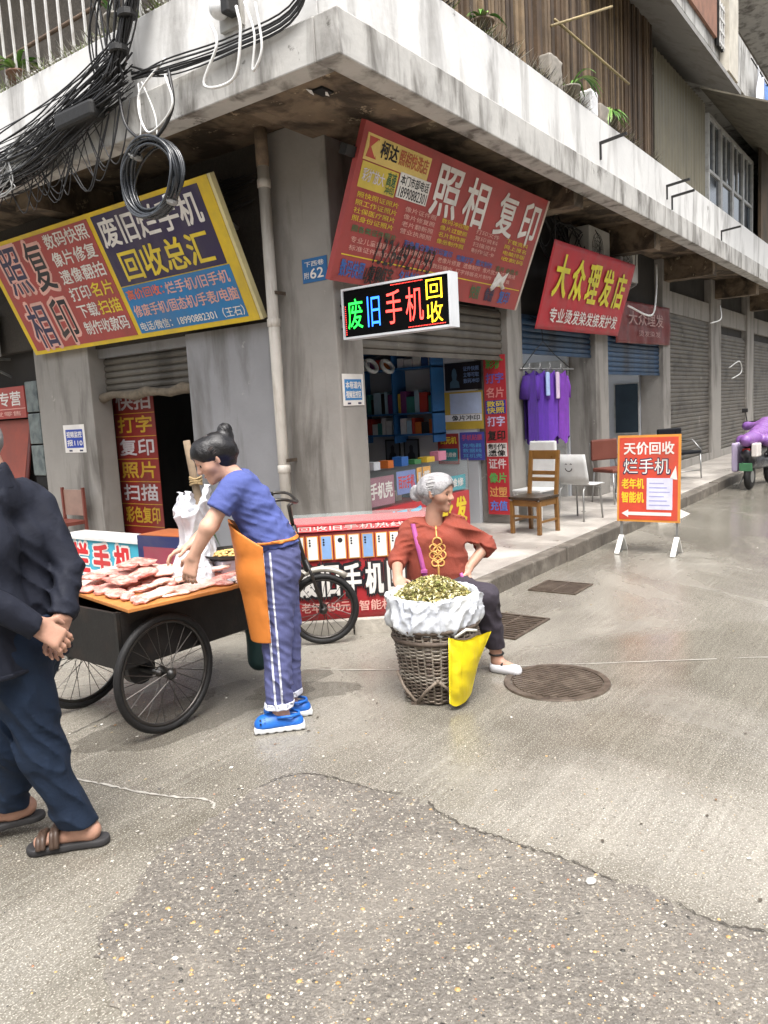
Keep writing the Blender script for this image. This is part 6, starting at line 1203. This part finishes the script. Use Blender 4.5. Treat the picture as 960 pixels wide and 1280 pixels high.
# ------------------------------------------------------------------ standing vendor
VB = dict(loc=(2.80, 2.87, 0), rz=R_(-44.29))
Hf, Hu, H0 = (-.90, -.12, -.43), (-.43, 0, .9), (-.168, 0, 1.42)
aN = [((-.10, -.155, 1.27), .042), ((-.222, -.20, 1.10), .039), ((-.306, -.16, .955), .028)]; aF = [((-.10, .160, 1.27), .045), ((-.225, .170, 1.06), .038), ((-.335, .11, .972), .028)]
D = SDF((-.5, -.36, 0), (.32, .36, 1.62), .0065)
Pv = head(D, H0, Hf, Hu, .95); D.cone((-.13, 0, 1.37), .052, (-.06, 0, 1.29), .055, .03)
for s_ in (-1, 1): D.cone((.10, .07 * s_, .9), .085, (.0, .07 * s_, 1.17), .075, .05); D.cone((0, .07 * s_, 1.17), .075, (-.07, .10 * s_, 1.26), .045, .05)
limb(D, aN); limb(D, aF)
hand(D, (-.306, -.16, .955), (-.30, .10, -.95), (.35, .75, -.1), (-.6, .2, 0), 1., .55); hand(D, (-.335, .11, .972), (-.92, -.1, -.32), (.1, -.15, -.95), (0, -.9, .1), 1., .55)
for s_, kx, ax in ((-1, .062, .058), (1, .115, .11)):
    limb(D, [((.10, .075 * s_, .88), .095), ((kx, .085 * s_, .53), .058), ((ax, .09 * s_, .12), .04)]); D.cone((ax + .015, .09 * s_, .075), .035, (ax - .065, .09 * s_, .05), .027, .03)
vendor = D.mesh('person', M_SKINV, label='standing woman in blue T-shirt and orange apron bending over the meat cart', cat='person', **VB)
face_bits(Pv, Hf, Hu, 1., vendor)
# hair with bun
D = SDF((-.36, -.16, 1.24), (.05, .16, 1.62), .005); f_, u_, r_ = frame_(Hf, Hu)
D.cone(Pv(-.03, .038), .088, Pv(.028, .044), .084, .02); D.cone(Pv(-.05, .0), .075, Pv(-.035, -.03), .06, .03); D.cone(Pv(.135, -.075), .095, Pv(.118, -.03), .078, .015, op='s'); D.cone(Pv(-.085, .05), .035, Pv(-.105, .075), .04, .02); D.ball(Pv(-.115, .105), .036, .012); D.cone(Pv(.07, .055), .03, Pv(.10, .02, .02), .012, .01); D.wrinkle(.0015, 90, 4)
hair = D.mesh('hair', M_HAIRB, vendor)
def combed(P, knot, R0, n, m, par, seed, rad=.0022, cols_=()):
    rs_ = random.Random(seed); mb_ = MB(); k0 = Vector(knot).normalized()
    for i in range(n):
        a = rs_.uniform(-2.25, 2.25); st = Vector((.55 * math.cos(a * .8) + .10, .80 * math.cos(a * .72) - .18, 1.0 * math.sin(a))).normalized() if rs_.random() < .75 else Vector((rs_.uniform(-.5, .3), rs_.uniform(-.75, -.3), rs_.choice((-1, 1)))).normalized()
        R1 = R0 + rs_.uniform(.0, .0045); pts = []
        for k in range(9):
            t = k / 8 * .93; v_ = (st * (1 - t) + k0 * t); v_ = v_ + Vector((rs_.uniform(-.02, .02), rs_.uniform(-.02, .02), rs_.uniform(-.02, .02)))
            v_.normalize(); pts.append(P(v_.x * (R1 + .016), .038 + v_.y * R1, v_.z * R1 * .985))
        mb_.tube(pts, [rad * .5] + [rad] * 7 + [rad * .6], 4, cap=False, col=rs_.choice(cols_))
    mb_.build('hair_strands', m, par, smooth=True, kind='stuff')
combed(Pv, (-1, .35, 0), .0880, 260, mat('black_strands', '#ffffff', attr='Col', rough=.3, var=.1, bump=0, spec=.6), hair, 5, .0018, [lin(c) for c in ('#0a0808', '#1c1614', '#2a2220', '#120e0e', '#3a302c')])
bn = MB(); bc = Pv(-.115, .105); fv_, uv_, rv_ = frame_(Hf, Hu)
for q in range(16):
    ph = q * .4; bn.tube([bc + .036 * (math.cos(a) * (math.cos(ph) * fv_ + math.sin(ph) * rv_) + math.sin(a) * uv_) for a in np.linspace(0, 2 * PI, 14, endpoint=False)], .0026, 4, True)
bn.build('bun_strands', M_HAIRB, hair, smooth=True, kind='stuff'); MB().tube([Pv(-.02, .06, .088), Pv(-.045, .055, .089)], .006, 5).build('hair_clip', M_CABW, vendor)
# T-shirt
D = SDF((-.36, -.36, .85), (.32, .36, 1.42), .007)
for s_ in (-1, 1): D.cone((.105, .07 * s_, .94), .117, (.055, .065 * s_, 1.03), .106, .05); D.cone((.055, .065 * s_, 1.03), .106, (-.014, .07 * s_, 1.185), .099, .05); D.cone((-.014, .07 * s_, 1.185), .099, (-.075, .10 * s_, 1.272), .070, .05)
D.cone((-.05, -.10, 1.28), .07, (-.05, .10, 1.28), .07, .05)
D.cone((-.095, -.150, 1.272), .068, (-.18, -.195, 1.16), .062, .03); D.cone((-.095, .150, 1.267), .068, (-.185, .175, 1.13), .060, .03)
D.wrinkle(.013, 42, 21, ridge=True, main=(-.45, .15, 1)); D.wrinkle(.006, 85, 22, ridge=True, main=(.6, .2, 1)); D.plane((.05, 0, .955), (.15, 0, -1)); ring_cut(D, (-.168, -.193, 1.175), (-.55, -.2, -.8), .1); ring_cut(D, (-.172, .176, 1.15), (-.55, .1, -.85), .1); D.ball((-.125, 0, 1.36), .075, .02, op='s')
shirt = D; Vd = D.copy(); D.mesh('shirt', mat('blue_violet_shirt', '#48538c', rough=.9, var=.07, scale=10, bump=.15, bscale=90, fold=.55, fscale=15.), vendor)
# tracksuit trousers with stripes
D = SDF((-.2, -.24, .07), (.3, .24, 1.05), .007)
for s_, kx, ax, r1 in ((-1, .062, .052, .072), (1, .118, .112, .07)): limb(D, [((.105, .07 * s_, .92), .112), ((.10, .073 * s_, .85), .110), ((kx + .01, .083 * s_, .52), .073), ((ax, .086 * s_, .10), r1 - .006)], .03)
D.wrinkle(.013, 45, 31, ridge=True, main=(1, .4, .35)); D.wrinkle(.006, 70, 32, ridge=True, main=(.5, .2, 1)); D.plane((0, 0, 1.0), (0, 0, 1)); D.plane((0, 0, .125), (0, 0, -1)); T = D
trousers = D.mesh('trousers', mat('faded_violet_trousers', '#525680', rough=.9, var=.07, scale=10, bump=.15, bscale=90, fold=.55, fscale=14.), vendor); X, Y, Z = T.grid(); M_STR = flat('stripe_white', '#cfd2de')
for k in (0, 1):
    E = T.copy(); xc = .028 + .034 * k + .01 * (1 - Z); E.D = np.maximum(np.maximum(T.D - .0035, np.abs(X - xc) - .0065), Y + .085).astype(np.float32); E.D = np.maximum(E.D, Z - .95).astype(np.float32); E.mesh('stripe', M_STR, trousers, 0)
E = T.copy(); E.D = np.maximum(np.maximum(T.D - .005, Z - .155), -T.D - .004).astype(np.float32); E.mesh('cuff', M_STR, trousers, 0)
# apron
D = SDF((-.3, -.3, .44), (.25, .3, 1.2), .0055)
for s_ in (-1, 1): limb(D, [((-.03, .08 * s_, 1.14), .11), ((.02, .08 * s_, 1.0), .128), ((.03, .08 * s_, .85), .13), ((.045, .07 * s_, .48), .10)], .04)
D.wrinkle(.010, 32, 41, ridge=True, main=(.6, 1, .12), spread=.2); X, Y, Z = D.grid(); G = D.D
lim = np.where(Z > .985, .03 - (Z - .985) * 1.45, .03 + (.985 - Z) * .015); E = np.abs(G) - .0065; E = np.maximum(E, X - lim); E = np.maximum(E, .488 + .25 * (X + .05) * 0 - Z); E = np.maximum(E, Z - 1.13); D.D = E.astype(np.float32)
M_APR = mat('orange_apron', '#c9772e', rough=.6, var=.08, scale=8, bump=.1, bscale=50, fold=.45, fscale=12.); ap = D.mesh('apron', M_APR, vendor)
E = Vd.copy(); X, Y, Z = E.grid(); E.D = np.maximum(np.maximum(Vd.D - .006, np.abs(Z - .992 - .05 * X) - .0085), .0 - X).astype(np.float32); E.mesh('apron_tie', M_APR, ap, 0)
# clogs
M_NAVYH = mat('vent_dark', '#0b2347', rough=.7, bump=0); M_CLOG = mat('blue_foam_clog', '#1d62b8', rough=.45, var=.06); M_SOLE = mat('white_foam_sole', '#d8dadc', rough=.5, var=.05)
for s_, ax in ((-1, .058), (1, .11)):
    y = .09 * s_; D = SDF((-.2, y - .09, 0), (.28, y + .09, .16), .005)
    D.cone((ax + .075, y, .038), .042, (ax - .085, y, .034), .048, .03); D.cone((ax - .01, y, .062), .042, (ax - .09, y, .04), .04, .03); D.cone((ax + .06, y, .12), .042, (ax - .0, y, .12), .040, .01, op='s'); D.plane((0, 0, .030), (0, 0, -1))
    cl = D.mesh('clog', M_CLOG, vendor); hl = MB(); [hl.lathe([(.0001, .0), (.0055, .0), (.0055, .004)], 8, Matrix.Translation((ax - .105 + q * .022, y - .047 + .002 * q + (.012 if w_ else 0), .058 + (.016 if w_ else 0) + .002 * q)) @ Matrix.Rotation(R_(75 if not w_ else 45), 4, 'X'), close=False) for q in range(4) for w_ in (0, 1)]; hl.build('vent_holes', M_NAVYH, cl, kind='stuff'); TB('strap', [(ax - .02, y - .05, .085), (ax + .05, y - .053, .085), (ax + .095, y - .02, .08), (ax + .095, y + .02, .08), (ax + .05, y + .05, .085)], .008, M_CLOG, cl, n=6)
    D = SDF((-.2, y - .09, -.01), (.28, y + .09, .06), .005); D.box((ax - .14, y - .050, .0), (ax + .122, y + .050, .04), .012, .01)
    D.plane((0, 0, .031), (0, 0, 1)); D.plane((0, 0, .002), (0, 0, -1))
    for q in range(6): D.cone((ax - .12 + q * .045, y - .08, .0), .009, (ax - .12 + q * .045, y + .08, .0), .009, .004, op='s')
    D.mesh('sole', M_SOLE, cl)
# ------------------------------------------------------------------ seated herb seller
LB = dict(loc=(4.0, 2.652, 0), rz=R_(-56.46)); Hf, Hu, H0 = (.88, -.47, -.06), (.06, 0, 1), (.108, -.01, 1.092)
D = SDF((-.3, -.42, 0), (.62, .3, 1.28), .0065); Pl = head(D, H0, Hf, Hu, .98); D.cone((.095, .0, 1.02), .05, (.085, .015, .91), .056, .03)
for s_ in (-1, 1): D.cone((.10 + .07 * s_, .03, .46), .105, (.095 + .06 * s_, .02, .64), .085, .05); D.cone((.095 + .06 * s_, .02, .64), .085, (.095 + .06 * s_, .01, .80), .075, .05); D.cone((.095 + .06 * s_, .01, .80), .065, (.095 + .11 * s_, .01, .875), .032, .04)
limb(D, [((-.07, .0, .87), .036), ((-.152, -.06, .69), .038), ((-.15, -.25, .615), .028)]); limb(D, [((.255, .02, .86), .034), ((.408, .09, .73), .037), ((.285, -.03, .615), .028)])
hand(D, (-.15, -.25, .615), (.25, -.8, -.35), (.3, -.2, -.9), (.9, .1, 0), .95, .6); hand(D, (.285, -.03, .615), (-.75, -.45, -.45), (-.3, .3, -.9), (0, -.9, .4), .95, .6)
limb(D, [((.19, 0, .45), .095), ((.362, -.27, .485), .058), ((.425, -.19, .10), .036)]); limb(D, [((.0, 0, .45), .095), ((-.08, -.16, .46), .058), ((-.05, -.10, .10), .036)])
D.cone((.425, -.19, .06), .034, (.525, -.265, .035), .026, .03); D.cone((-.05, -.10, .06), .034, (-.06, -.20, .035), .026, .03)
lady = D.mesh('person', M_SKIN, label='seated grey haired woman in rust red jumper behind the herb basket', cat='person', **LB); face_bits(Pl, Hf, Hu, .98, lady)
D = SDF((-.13, -.2, .9), (.3, .2, 1.26), .005); D.cone(Pl(-.03, .036), .088, Pl(.028, .044), .086, .02); D.cone(Pl(-.05, .0), .078, Pl(-.045, -.03), .058, .03); D.cone(Pl(.135, -.07), .095, Pl(.118, -.025), .080, .015, op='s'); D.cone(Pl(-.10, .0), .04, Pl(-.12, -.005), .035, .02)
fL, uL, rL = frame_(Hf, Hu); c0 = Pl(-.135, -.01)
for q in range(14): a = 2 * PI * q / 14; a2 = a + 2 * PI / 14; D.cone(c0 + .033 * (math.cos(a) * uL + math.sin(a) * fL), .018, c0 + .033 * (math.cos(a2) * uL + math.sin(a2) * fL), .018, .006)
D.wrinkle(.002, 80, 14); hair = D.mesh('hair', M_HAIRG, lady); combed(Pl, (-1, -.25, 0), .0880, 280, mat('grey_strands', '#ffffff', attr='Col', rough=.4, var=.1, bump=0), hair, 9, .0019, [lin(c) for c in ('#b9b7b6', '#9a9897', '#807d7d', '#a9a7a6', '#6f6c6c', '#c6c4c3')])
D = SDF((-.3, -.24, .4), (.6, .28, 1.0), .007)
for s_ in (-1, 1): D.cone((.10 + .075 * s_, .03, .48), .135, (.095 + .065 * s_, .02, .64), .115, .05); D.cone((.095 + .065 * s_, .02, .64), .115, (.095 + .07 * s_, .01, .79), .108, .05); D.cone((.095 + .07 * s_, .01, .80), .098, (.095 + .125 * s_, .01, .875), .060, .05)
D.cone((.0, .01, .895), .055, (.19, .01, .895), .055, .04); limb(D, [((-.07, .0, .87), .062), ((-.15, -.06, .695), .053), ((-.152, -.11, .672), .048)], .03); limb(D, [((.255, .02, .86), .058), ((.408, .09, .735), .052), ((.378, .06, .70), .047)], .045)
D.wrinkle(.013, 40, 51, ridge=True, main=(.35, .1, 1)); D.wrinkle(.006, 85, 52, ridge=True, main=(-.5, .2, 1)); D.plane((0, 0, .47), (0, 0, -1)); ring_cut(D, (-.152, -.12, .668), (0, -.93, -.35), .09); ring_cut(D, (.380, .062, .702), (-.78, -.62, -.5), .075, .065); D.cone((.092, -.02, .945), .062, (.092, -.03, 1.0), .075, .015, op='s'); Ls = D.copy()
M_RUST2 = mat('rust_red_jumper', '#843c2d', rough=.9, var=.08, scale=12, bump=.25, bscale=140, fold=.5, fscale=15.); jum = D.mesh('jumper', M_RUST2, lady)
# gold knotted ornament and its cord, pink bag strap
def surf_y(SD, x, z):
    i = int((x - SD.lo[0]) / SD.h); k = int((z - SD.lo[2]) / SD.h); col = SD.D[i, :, k]; j = np.nonzero(col < 0)[0]
    return SD.lo[1] + SD.h * j[0] if len(j) else 0.
M_GOLD = mat('straw_gold_trim', '#c99a55', rough=.5, var=.2, scale=60); orn = MB()
def onf(x, z, o=.004): return (x, surf_y(Ls, x, z) - o, z)
for (cx, cz, rr_) in [(.098, .80, .028), (.075, .765, .024), (.121, .765, .024), (.098, .745, .026), (.072, .72, .024), (.124, .72, .024), (.098, .70, .026), (.08, .672, .02), (.116, .672, .02)]:
    orn.tube([onf(cx + rr_ * math.cos(a), cz + rr_ * math.sin(a)) for a in np.linspace(0, 2 * PI, 14, endpoint=False)], .0055, 5, True)
orn.tube([onf(.096, z) for z in np.linspace(.895, .82, 7)], .006, 5); orn.tube([onf(.099, z) for z in np.linspace(.66, .56, 8)], .007, 5); orn.build('knotted_ornament', M_GOLD, jum, smooth=True)
M_PINK = mat('pink_strap', '#a8508c', rough=.5, var=.1)
st = MB(); P = [onf(x, z, .004) for x, z in zip(np.linspace(-.045, .03, 16), np.linspace(.915, .52, 16))]; ys_ = [p[1] for p in P]
for _ in range(6): ys_ = [ys_[0]] + [(ys_[i - 1] + ys_[i] + ys_[i + 1]) / 3 for i in range(1, 15)] + [ys_[-1]]
P = [(p[0], min(y_, p[1]), p[2]) for p, y_ in zip(P, ys_)]; ys_ = [p[1] for p in P]
P = [(p[0], (ys_[max(i - 1, 0)] + ys_[i] + ys_[min(i + 1, 15)]) / 3 - .003, p[2]) for i, p in enumerate(P)]
mb = MB(); v = []
for p in P: v += [(p[0] - .014, p[1] - .002, p[2]), (p[0] + .014, p[1] - .002, p[2]), (p[0] + .014, p[1] + .006, p[2]), (p[0] - .014, p[1] + .006, p[2])]
mb.add(v, [(4 * i + a, 4 * i + (a + 1) % 4, 4 * i + 4 + (a + 1) % 4, 4 * i + 4 + a) for i in range(15) for a in range(4)]); mb.build('bag_strap', M_PINK, lady, smooth=True); BX('buckle', (P[11][0] - .02, P[11][1] - .012, P[11][2] - .012), (P[11][0] + .02, P[11][1] - .004, P[11][2] + .012), M_PINK, lady, bevel=.003)
TB('bag_strap', [onf(.235, .60, .004), onf(.245, .56, .008), onf(.25, .52, .008)], .012, M_PINK, lady, n=6)
D = SDF((-.26, -.42, .1), (.56, .24, .62), .007); limb(D, [((.19, 0, .46), .125), ((.362, -.27, .487), .078), ((.425, -.19, .13), .056)], .03); limb(D, [((.0, 0, .46), .125), ((-.08, -.16, .46), .078), ((-.05, -.10, .13), .056)], .03); D.cone((.02, .05, .46), .13, (.18, .05, .46), .13, .05); D.wrinkle(.012, 45, 61, ridge=True, main=(.6, .3, .8)); D.plane((0, 0, .155), (0, 0, -1))
D.mesh('trousers', mat('dark_plum_trousers', '#322c35', rough=.85, var=.1, scale=10, bump=.15, bscale=80, fold=.55, fscale=14.), lady)
for (a, b) in (((.42, -.187, .03), (.53, -.27, .028)), ((-.05, -.09, .03), (-.06, -.205, .028))):
    lo = np.minimum(a, b) - .08; lo[2] = -.01; hi = np.maximum(a, b) + .08; hi[2] = .12; D = SDF(lo, hi, .005); D.cone(a, .042, b, .036, .02); D.cone(np.array(a) + (0, 0, .05), .037, np.array(a) * .6 + np.array(b) * .4 + (0, 0, .075), .03, .008, op='s'); D.plane((0, 0, .002), (0, 0, -1)); sh = D.mesh('shoe', mat('white_canvas_shoe', '#cfcfd2', rough=.6, var=.06), lady)
    dv = np.array(b) - np.array(a); m_ = np.array(a) + dv * .42; pn = np.array((-dv[1], dv[0], 0)); pn /= np.linalg.norm(pn); TB('bow', [m_ + pn * .035 + (0, 0, .03), m_ + (0, 0, .045), m_ - pn * .035 + (0, 0, .03)], .007, M_BLK, sh, n=5)
MB().tube([(.424 + .041 * math.cos(a), -.19 + .041 * math.sin(a), .115) for a in np.linspace(0, 2 * PI, 16, endpoint=False)], .007, 5, True).build('sock_band', M_BLK, lady, smooth=True)
s = empty('low_stool', (4.0, 2.652, 0), R_(-56.46), 'low wooden stool under the seated herb seller', 'stool'); BX('seat', (-.08, -.10, .295), (.28, .20, .33), M_WCH, s, bevel=.005)
for x, y in ((-.06, -.08), (-.06, .17), (.24, -.08), (.24, .17)): BX('leg', (x - .015, y - .015, 0), (x + .015, y + .015, .293), M_WCH, s)
# ------------------------------------------------------------------ walking man
MBx = dict(loc=(1.52, 2.73, 0), rz=R_(-29.11)); Hf, Hu, H0 = (-.75, .62, -.12), (-.1, .08, 1), (-.160, .03, 1.555)
rx, ry = .66, .75
hipL, kneeL, ankL = (-.085, -.04, .80), (-.042, -.03, .43), (.056, -.02, .09); hipR, kneeR, ankR = (-.03, .07, .80), (-.150, .10, .43), (-.165, .21, .11)
sR, eR, cR = (.05, .075, 1.325), (.118, .0, 1.08), (.082, -.095, .925); sL, eL, cL = (-.265, -.14, 1.345), (-.20, -.27, 1.09), (-.01, -.215, .935)
D = SDF((-.42, -.42, 0), (.3, .42, 1.76), .0062); Pm = head(D, H0, Hf, Hu, 1.02); D.cone((-.115, -.005, 1.50), .056, (-.09, -.01, 1.40), .062, .03)
for s_ in (-1, 1): D.cone((-.088 + .10 * rx * s_, .10 * ry * s_, .84), .08, (-.088 + .10 * rx * s_, .10 * ry * s_, 1.25), .085, .05); D.cone((-.088 + .09 * rx * s_, .09 * ry * s_, 1.25), .07, (-.088 + .15 * rx * s_, .14 * ry * s_, 1.325), .03, .04)
limb(D, [(sR, .04), (eR, .038), (cR, .03)]); limb(D, [(sL, .04), (eL, .038), (cL, .03)])
hand(D, cR, (-.42, -.35, -.82), (.5, -.6, .1), (-.6, .1, .3), 1.05, .45); hand(D, cL, (.72, -.02, -.62), (.3, .5, -.7), (.2, .1, .95), 1.05, .75)
limb(D, [(hipL, .10), (kneeL, .06), (ankL, .042)]); limb(D, [(hipR, .10), (kneeR, .06), (ankR, .042)])
fl = np.array((-.95, .25, 0))
for ank, zz in ((ankL, 0.), (ankR, .055)):
    a = np.array(ank); h_ = np.array((a[0], a[1], .058 + zz)) - fl * .045; t_ = h_ + fl * .165; t_[2] = .045 + zz * .55; D.cone(a, .042, h_, .036, .02); D.cone(h_, .034, t_, .026, .02)
    pn = np.array((-fl[1], fl[0], 0)); pn /= np.linalg.norm(pn)
    for q, (o_, L, rr_) in enumerate(((.028, .045, .0125), (.012, .047, .0095), (-.002, .043, .009), (-.015, .038, .0085), (-.028, .032, .008))): b_ = t_ + pn * o_ * (-1) ; D.cone(b_, rr_ + .003, b_ + fl * L + (0, 0, -.012), rr_, .006)
man = D.mesh('person', M_SKIN, label='man in dark navy jacket walking with hands clasped behind his back', cat='person', **MBx); face_bits(Pm, Hf, Hu, 1.02, man)
D = SDF((-.32, -.2, 1.44), (.06, .22, 1.74), .006); D.cone(Pm(-.028, .04), .085, Pm(.024, .046), .083, .02); D.cone(Pm(-.05, .01), .072, Pm(-.04, -.02), .06, .03); D.cone(Pm(.14, -.06), .1, Pm(.12, -.02), .085, .01, op='s'); D.wrinkle(.002, 100, 3); D.mesh('hair', mat('short_grey_hair', '#6e6c6c', rough=.6, var=.4, scale=60, bump=.5, bscale=160), man)
D = SDF((-.42, -.42, .68), (.3, .42, 1.5), .007)
for s_ in (-1, 1):
    ox, oy = -.088 + .105 * rx * s_, .105 * ry * s_; D.cone((ox, oy, .72), .120, (ox, oy, .98), .112, .05); D.cone((ox, oy, .98), .112, (ox, oy, 1.22), .110, .05); D.cone((ox, oy, 1.22), .106, (-.088 + .17 * rx * s_, .16 * ry * s_, 1.335), .066, .05)
D.cone((-.088 - .1 * rx, -.1 * ry, 1.36), .075, (-.088 + .1 * rx, .1 * ry, 1.36), .075, .06); D.cone((-.095, -.005, 1.40), .075, (-.105, -.003, 1.46), .066, .02)
limb(D, [((.05, .075, 1.325), .060), ((.118, .0, 1.08), .053), (tuple(np.array(cR) + (-.004, -.01, -.02)), .047)], .015); limb(D, [((-.255, -.13, 1.335), .064), (eL, .055), (tuple(np.array(cL) + (.01, 0, -.01)), .047)], .015)
D.wrinkle(.014, 44, 71, ridge=True, main=(.75, .3, .6)); D.wrinkle(.008, 85, 72, ridge=True, main=(-.4, .2, 1), spread=.5); D.plane((0, 0, .755), (0, 0, -1)); ring_cut(D, cR, (-.3, -.45, -.8), .075); ring_cut(D, cL, (.85, .25, -.6), .075); D.cone((-.115, .0, 1.47), .058, (-.12, .0, 1.53), .062, .006, op='s')
Jk = D.copy(); jacket = D.mesh('jacket', mat('dark_navy_jacket', '#1d202b', spec=.25, rough=.8, var=.12, scale=9, bump=.15, bscale=90, fold=.6, fscale=13.), man)
D = SDF((-.4, -.3, .04), (.25, .42, .95), .007); limb(D, [(hipL, .118), (kneeL, .082), (tuple(np.array(ankL) + (0, 0, .01)), .068)], .03); limb(D, [(hipR, .116), (kneeR, .08), (tuple(np.array(ankR) + (0, 0, .01)), .066)], .03); D.cone((-.12, -.05, .86), .13, (-.03, .06, .86), .13, .05); D.wrinkle(.014, 42, 81, ridge=True, main=(.8, .2, .55)); D.wrinkle(.008, 85, 82, ridge=True, main=(.3, .2, 1), spread=.5); D.plane((0, 0, .095), (0, 0, -1), where=lambda X, Y, Z: (Y < .1) & (Z < .5)); D.plane((0, 0, .125), (0, 0, -1), where=lambda X, Y, Z: (Y >= .1) & (Z < .5)); D.plane((0, 0, .93), (0, 0, 1))
D.mesh('trousers', mat('dark_blue_trousers', '#1a2638', spec=.25, rough=.85, var=.14, scale=8, bump=.2, bscale=90, fold=.6, fscale=13.), man)
M_SAND = mat('brown_leather_sandal', '#4a3a30', rough=.5, var=.15); M_SOLB = mat('grey_black_sole', '#2b2a2b', rough=.7, var=.1)
for ank, zz in ((ankL, 0.), (ankR, .05)):
    a = np.array((ank[0], ank[1], 0.)); h_ = a - fl * .075; t_ = a + fl * .19; pn = np.array((-fl[1], fl[0], 0)); pn /= np.linalg.norm(pn); lo = np.minimum(h_, t_) - .08; hi = np.maximum(h_, t_) + .08; lo[2] = -.02; hi[2] = .22
    D = SDF(lo, hi, .006); D.cone((*h_[:2], .016 + zz), .040, (*(a + fl * .06)[:2], .016 + zz * .7), .038, .02); D.cone((*(a + fl * .06)[:2], .016 + zz * .7), .038, (*(t_ - fl * .04)[:2], .016 + zz * .4), .048, .02)
    X, Y, Z = D.grid(); tt = ((X - h_[0]) * fl[0] + (Y - h_[1]) * fl[1]) / .265; zc = .016 + zz * (1 - .6 * np.clip(tt, 0, 1)); D.D = np.maximum(D.D, np.abs(Z - zc) - .014).astype(np.float32); sa = D.mesh('sandal', M_SOLB, man)
    for q, hh in ((.125, .072), (.075, .088)):
        c = a + fl * q; c[2] = zz * .7; TB('strap', spline([c + pn * .05 + (0, 0, .03), c + pn * .036 + (0, 0, hh - .008), c + (0, 0, hh), c - pn * .036 + (0, 0, hh - .008), c - pn * .05 + (0, 0, .03)], 4), .012, M_SAND, sa, n=6); TB('strap', spline([c + fl * .016 + pn * .05 + (0, 0, .028), c + fl * .016 + pn * .036 + (0, 0, hh - .012), c + fl * .016 + (0, 0, hh - .005), c + fl * .016 - pn * .036 + (0, 0, hh - .012), c + fl * .016 - pn * .05 + (0, 0, .028)], 4), .012, M_SAND, sa, n=6)
# jacket hem and cuffs as stitched bands, and a collar
X, Y, Z = Jk.grid(); E = Jk.copy(); E.D = np.maximum(np.maximum(Jk.D - .003, Z - .775), -Jk.D - .012).astype(np.float32); E.mesh('hem', MATS['dark_navy_jacket'], jacket, 0)
E = SDF((-.25, -.15, 1.38), (.05, .15, 1.52), .005); E.cone((-.10, -.003, 1.40), .082, (-.112, .0, 1.475), .070, .01); E.cone((-.10, -.003, 1.38), .070, (-.12, .003, 1.53), .060, .004, op='s'); E.plane((0, 0, 1.478), (-.1, .1, 1)); E.plane((0, 0, 1.40), (0, 0, -1)); E.mesh('collar', MATS['dark_navy_jacket'], jacket)
# ================================================================== finish
flush_texts()
for o in list(S.objects):
    if o.type == 'MESH' and o.parent is None and 'category' not in o.keys() and 'kind' not in o.keys(): print('UNTAGGED', o.name)
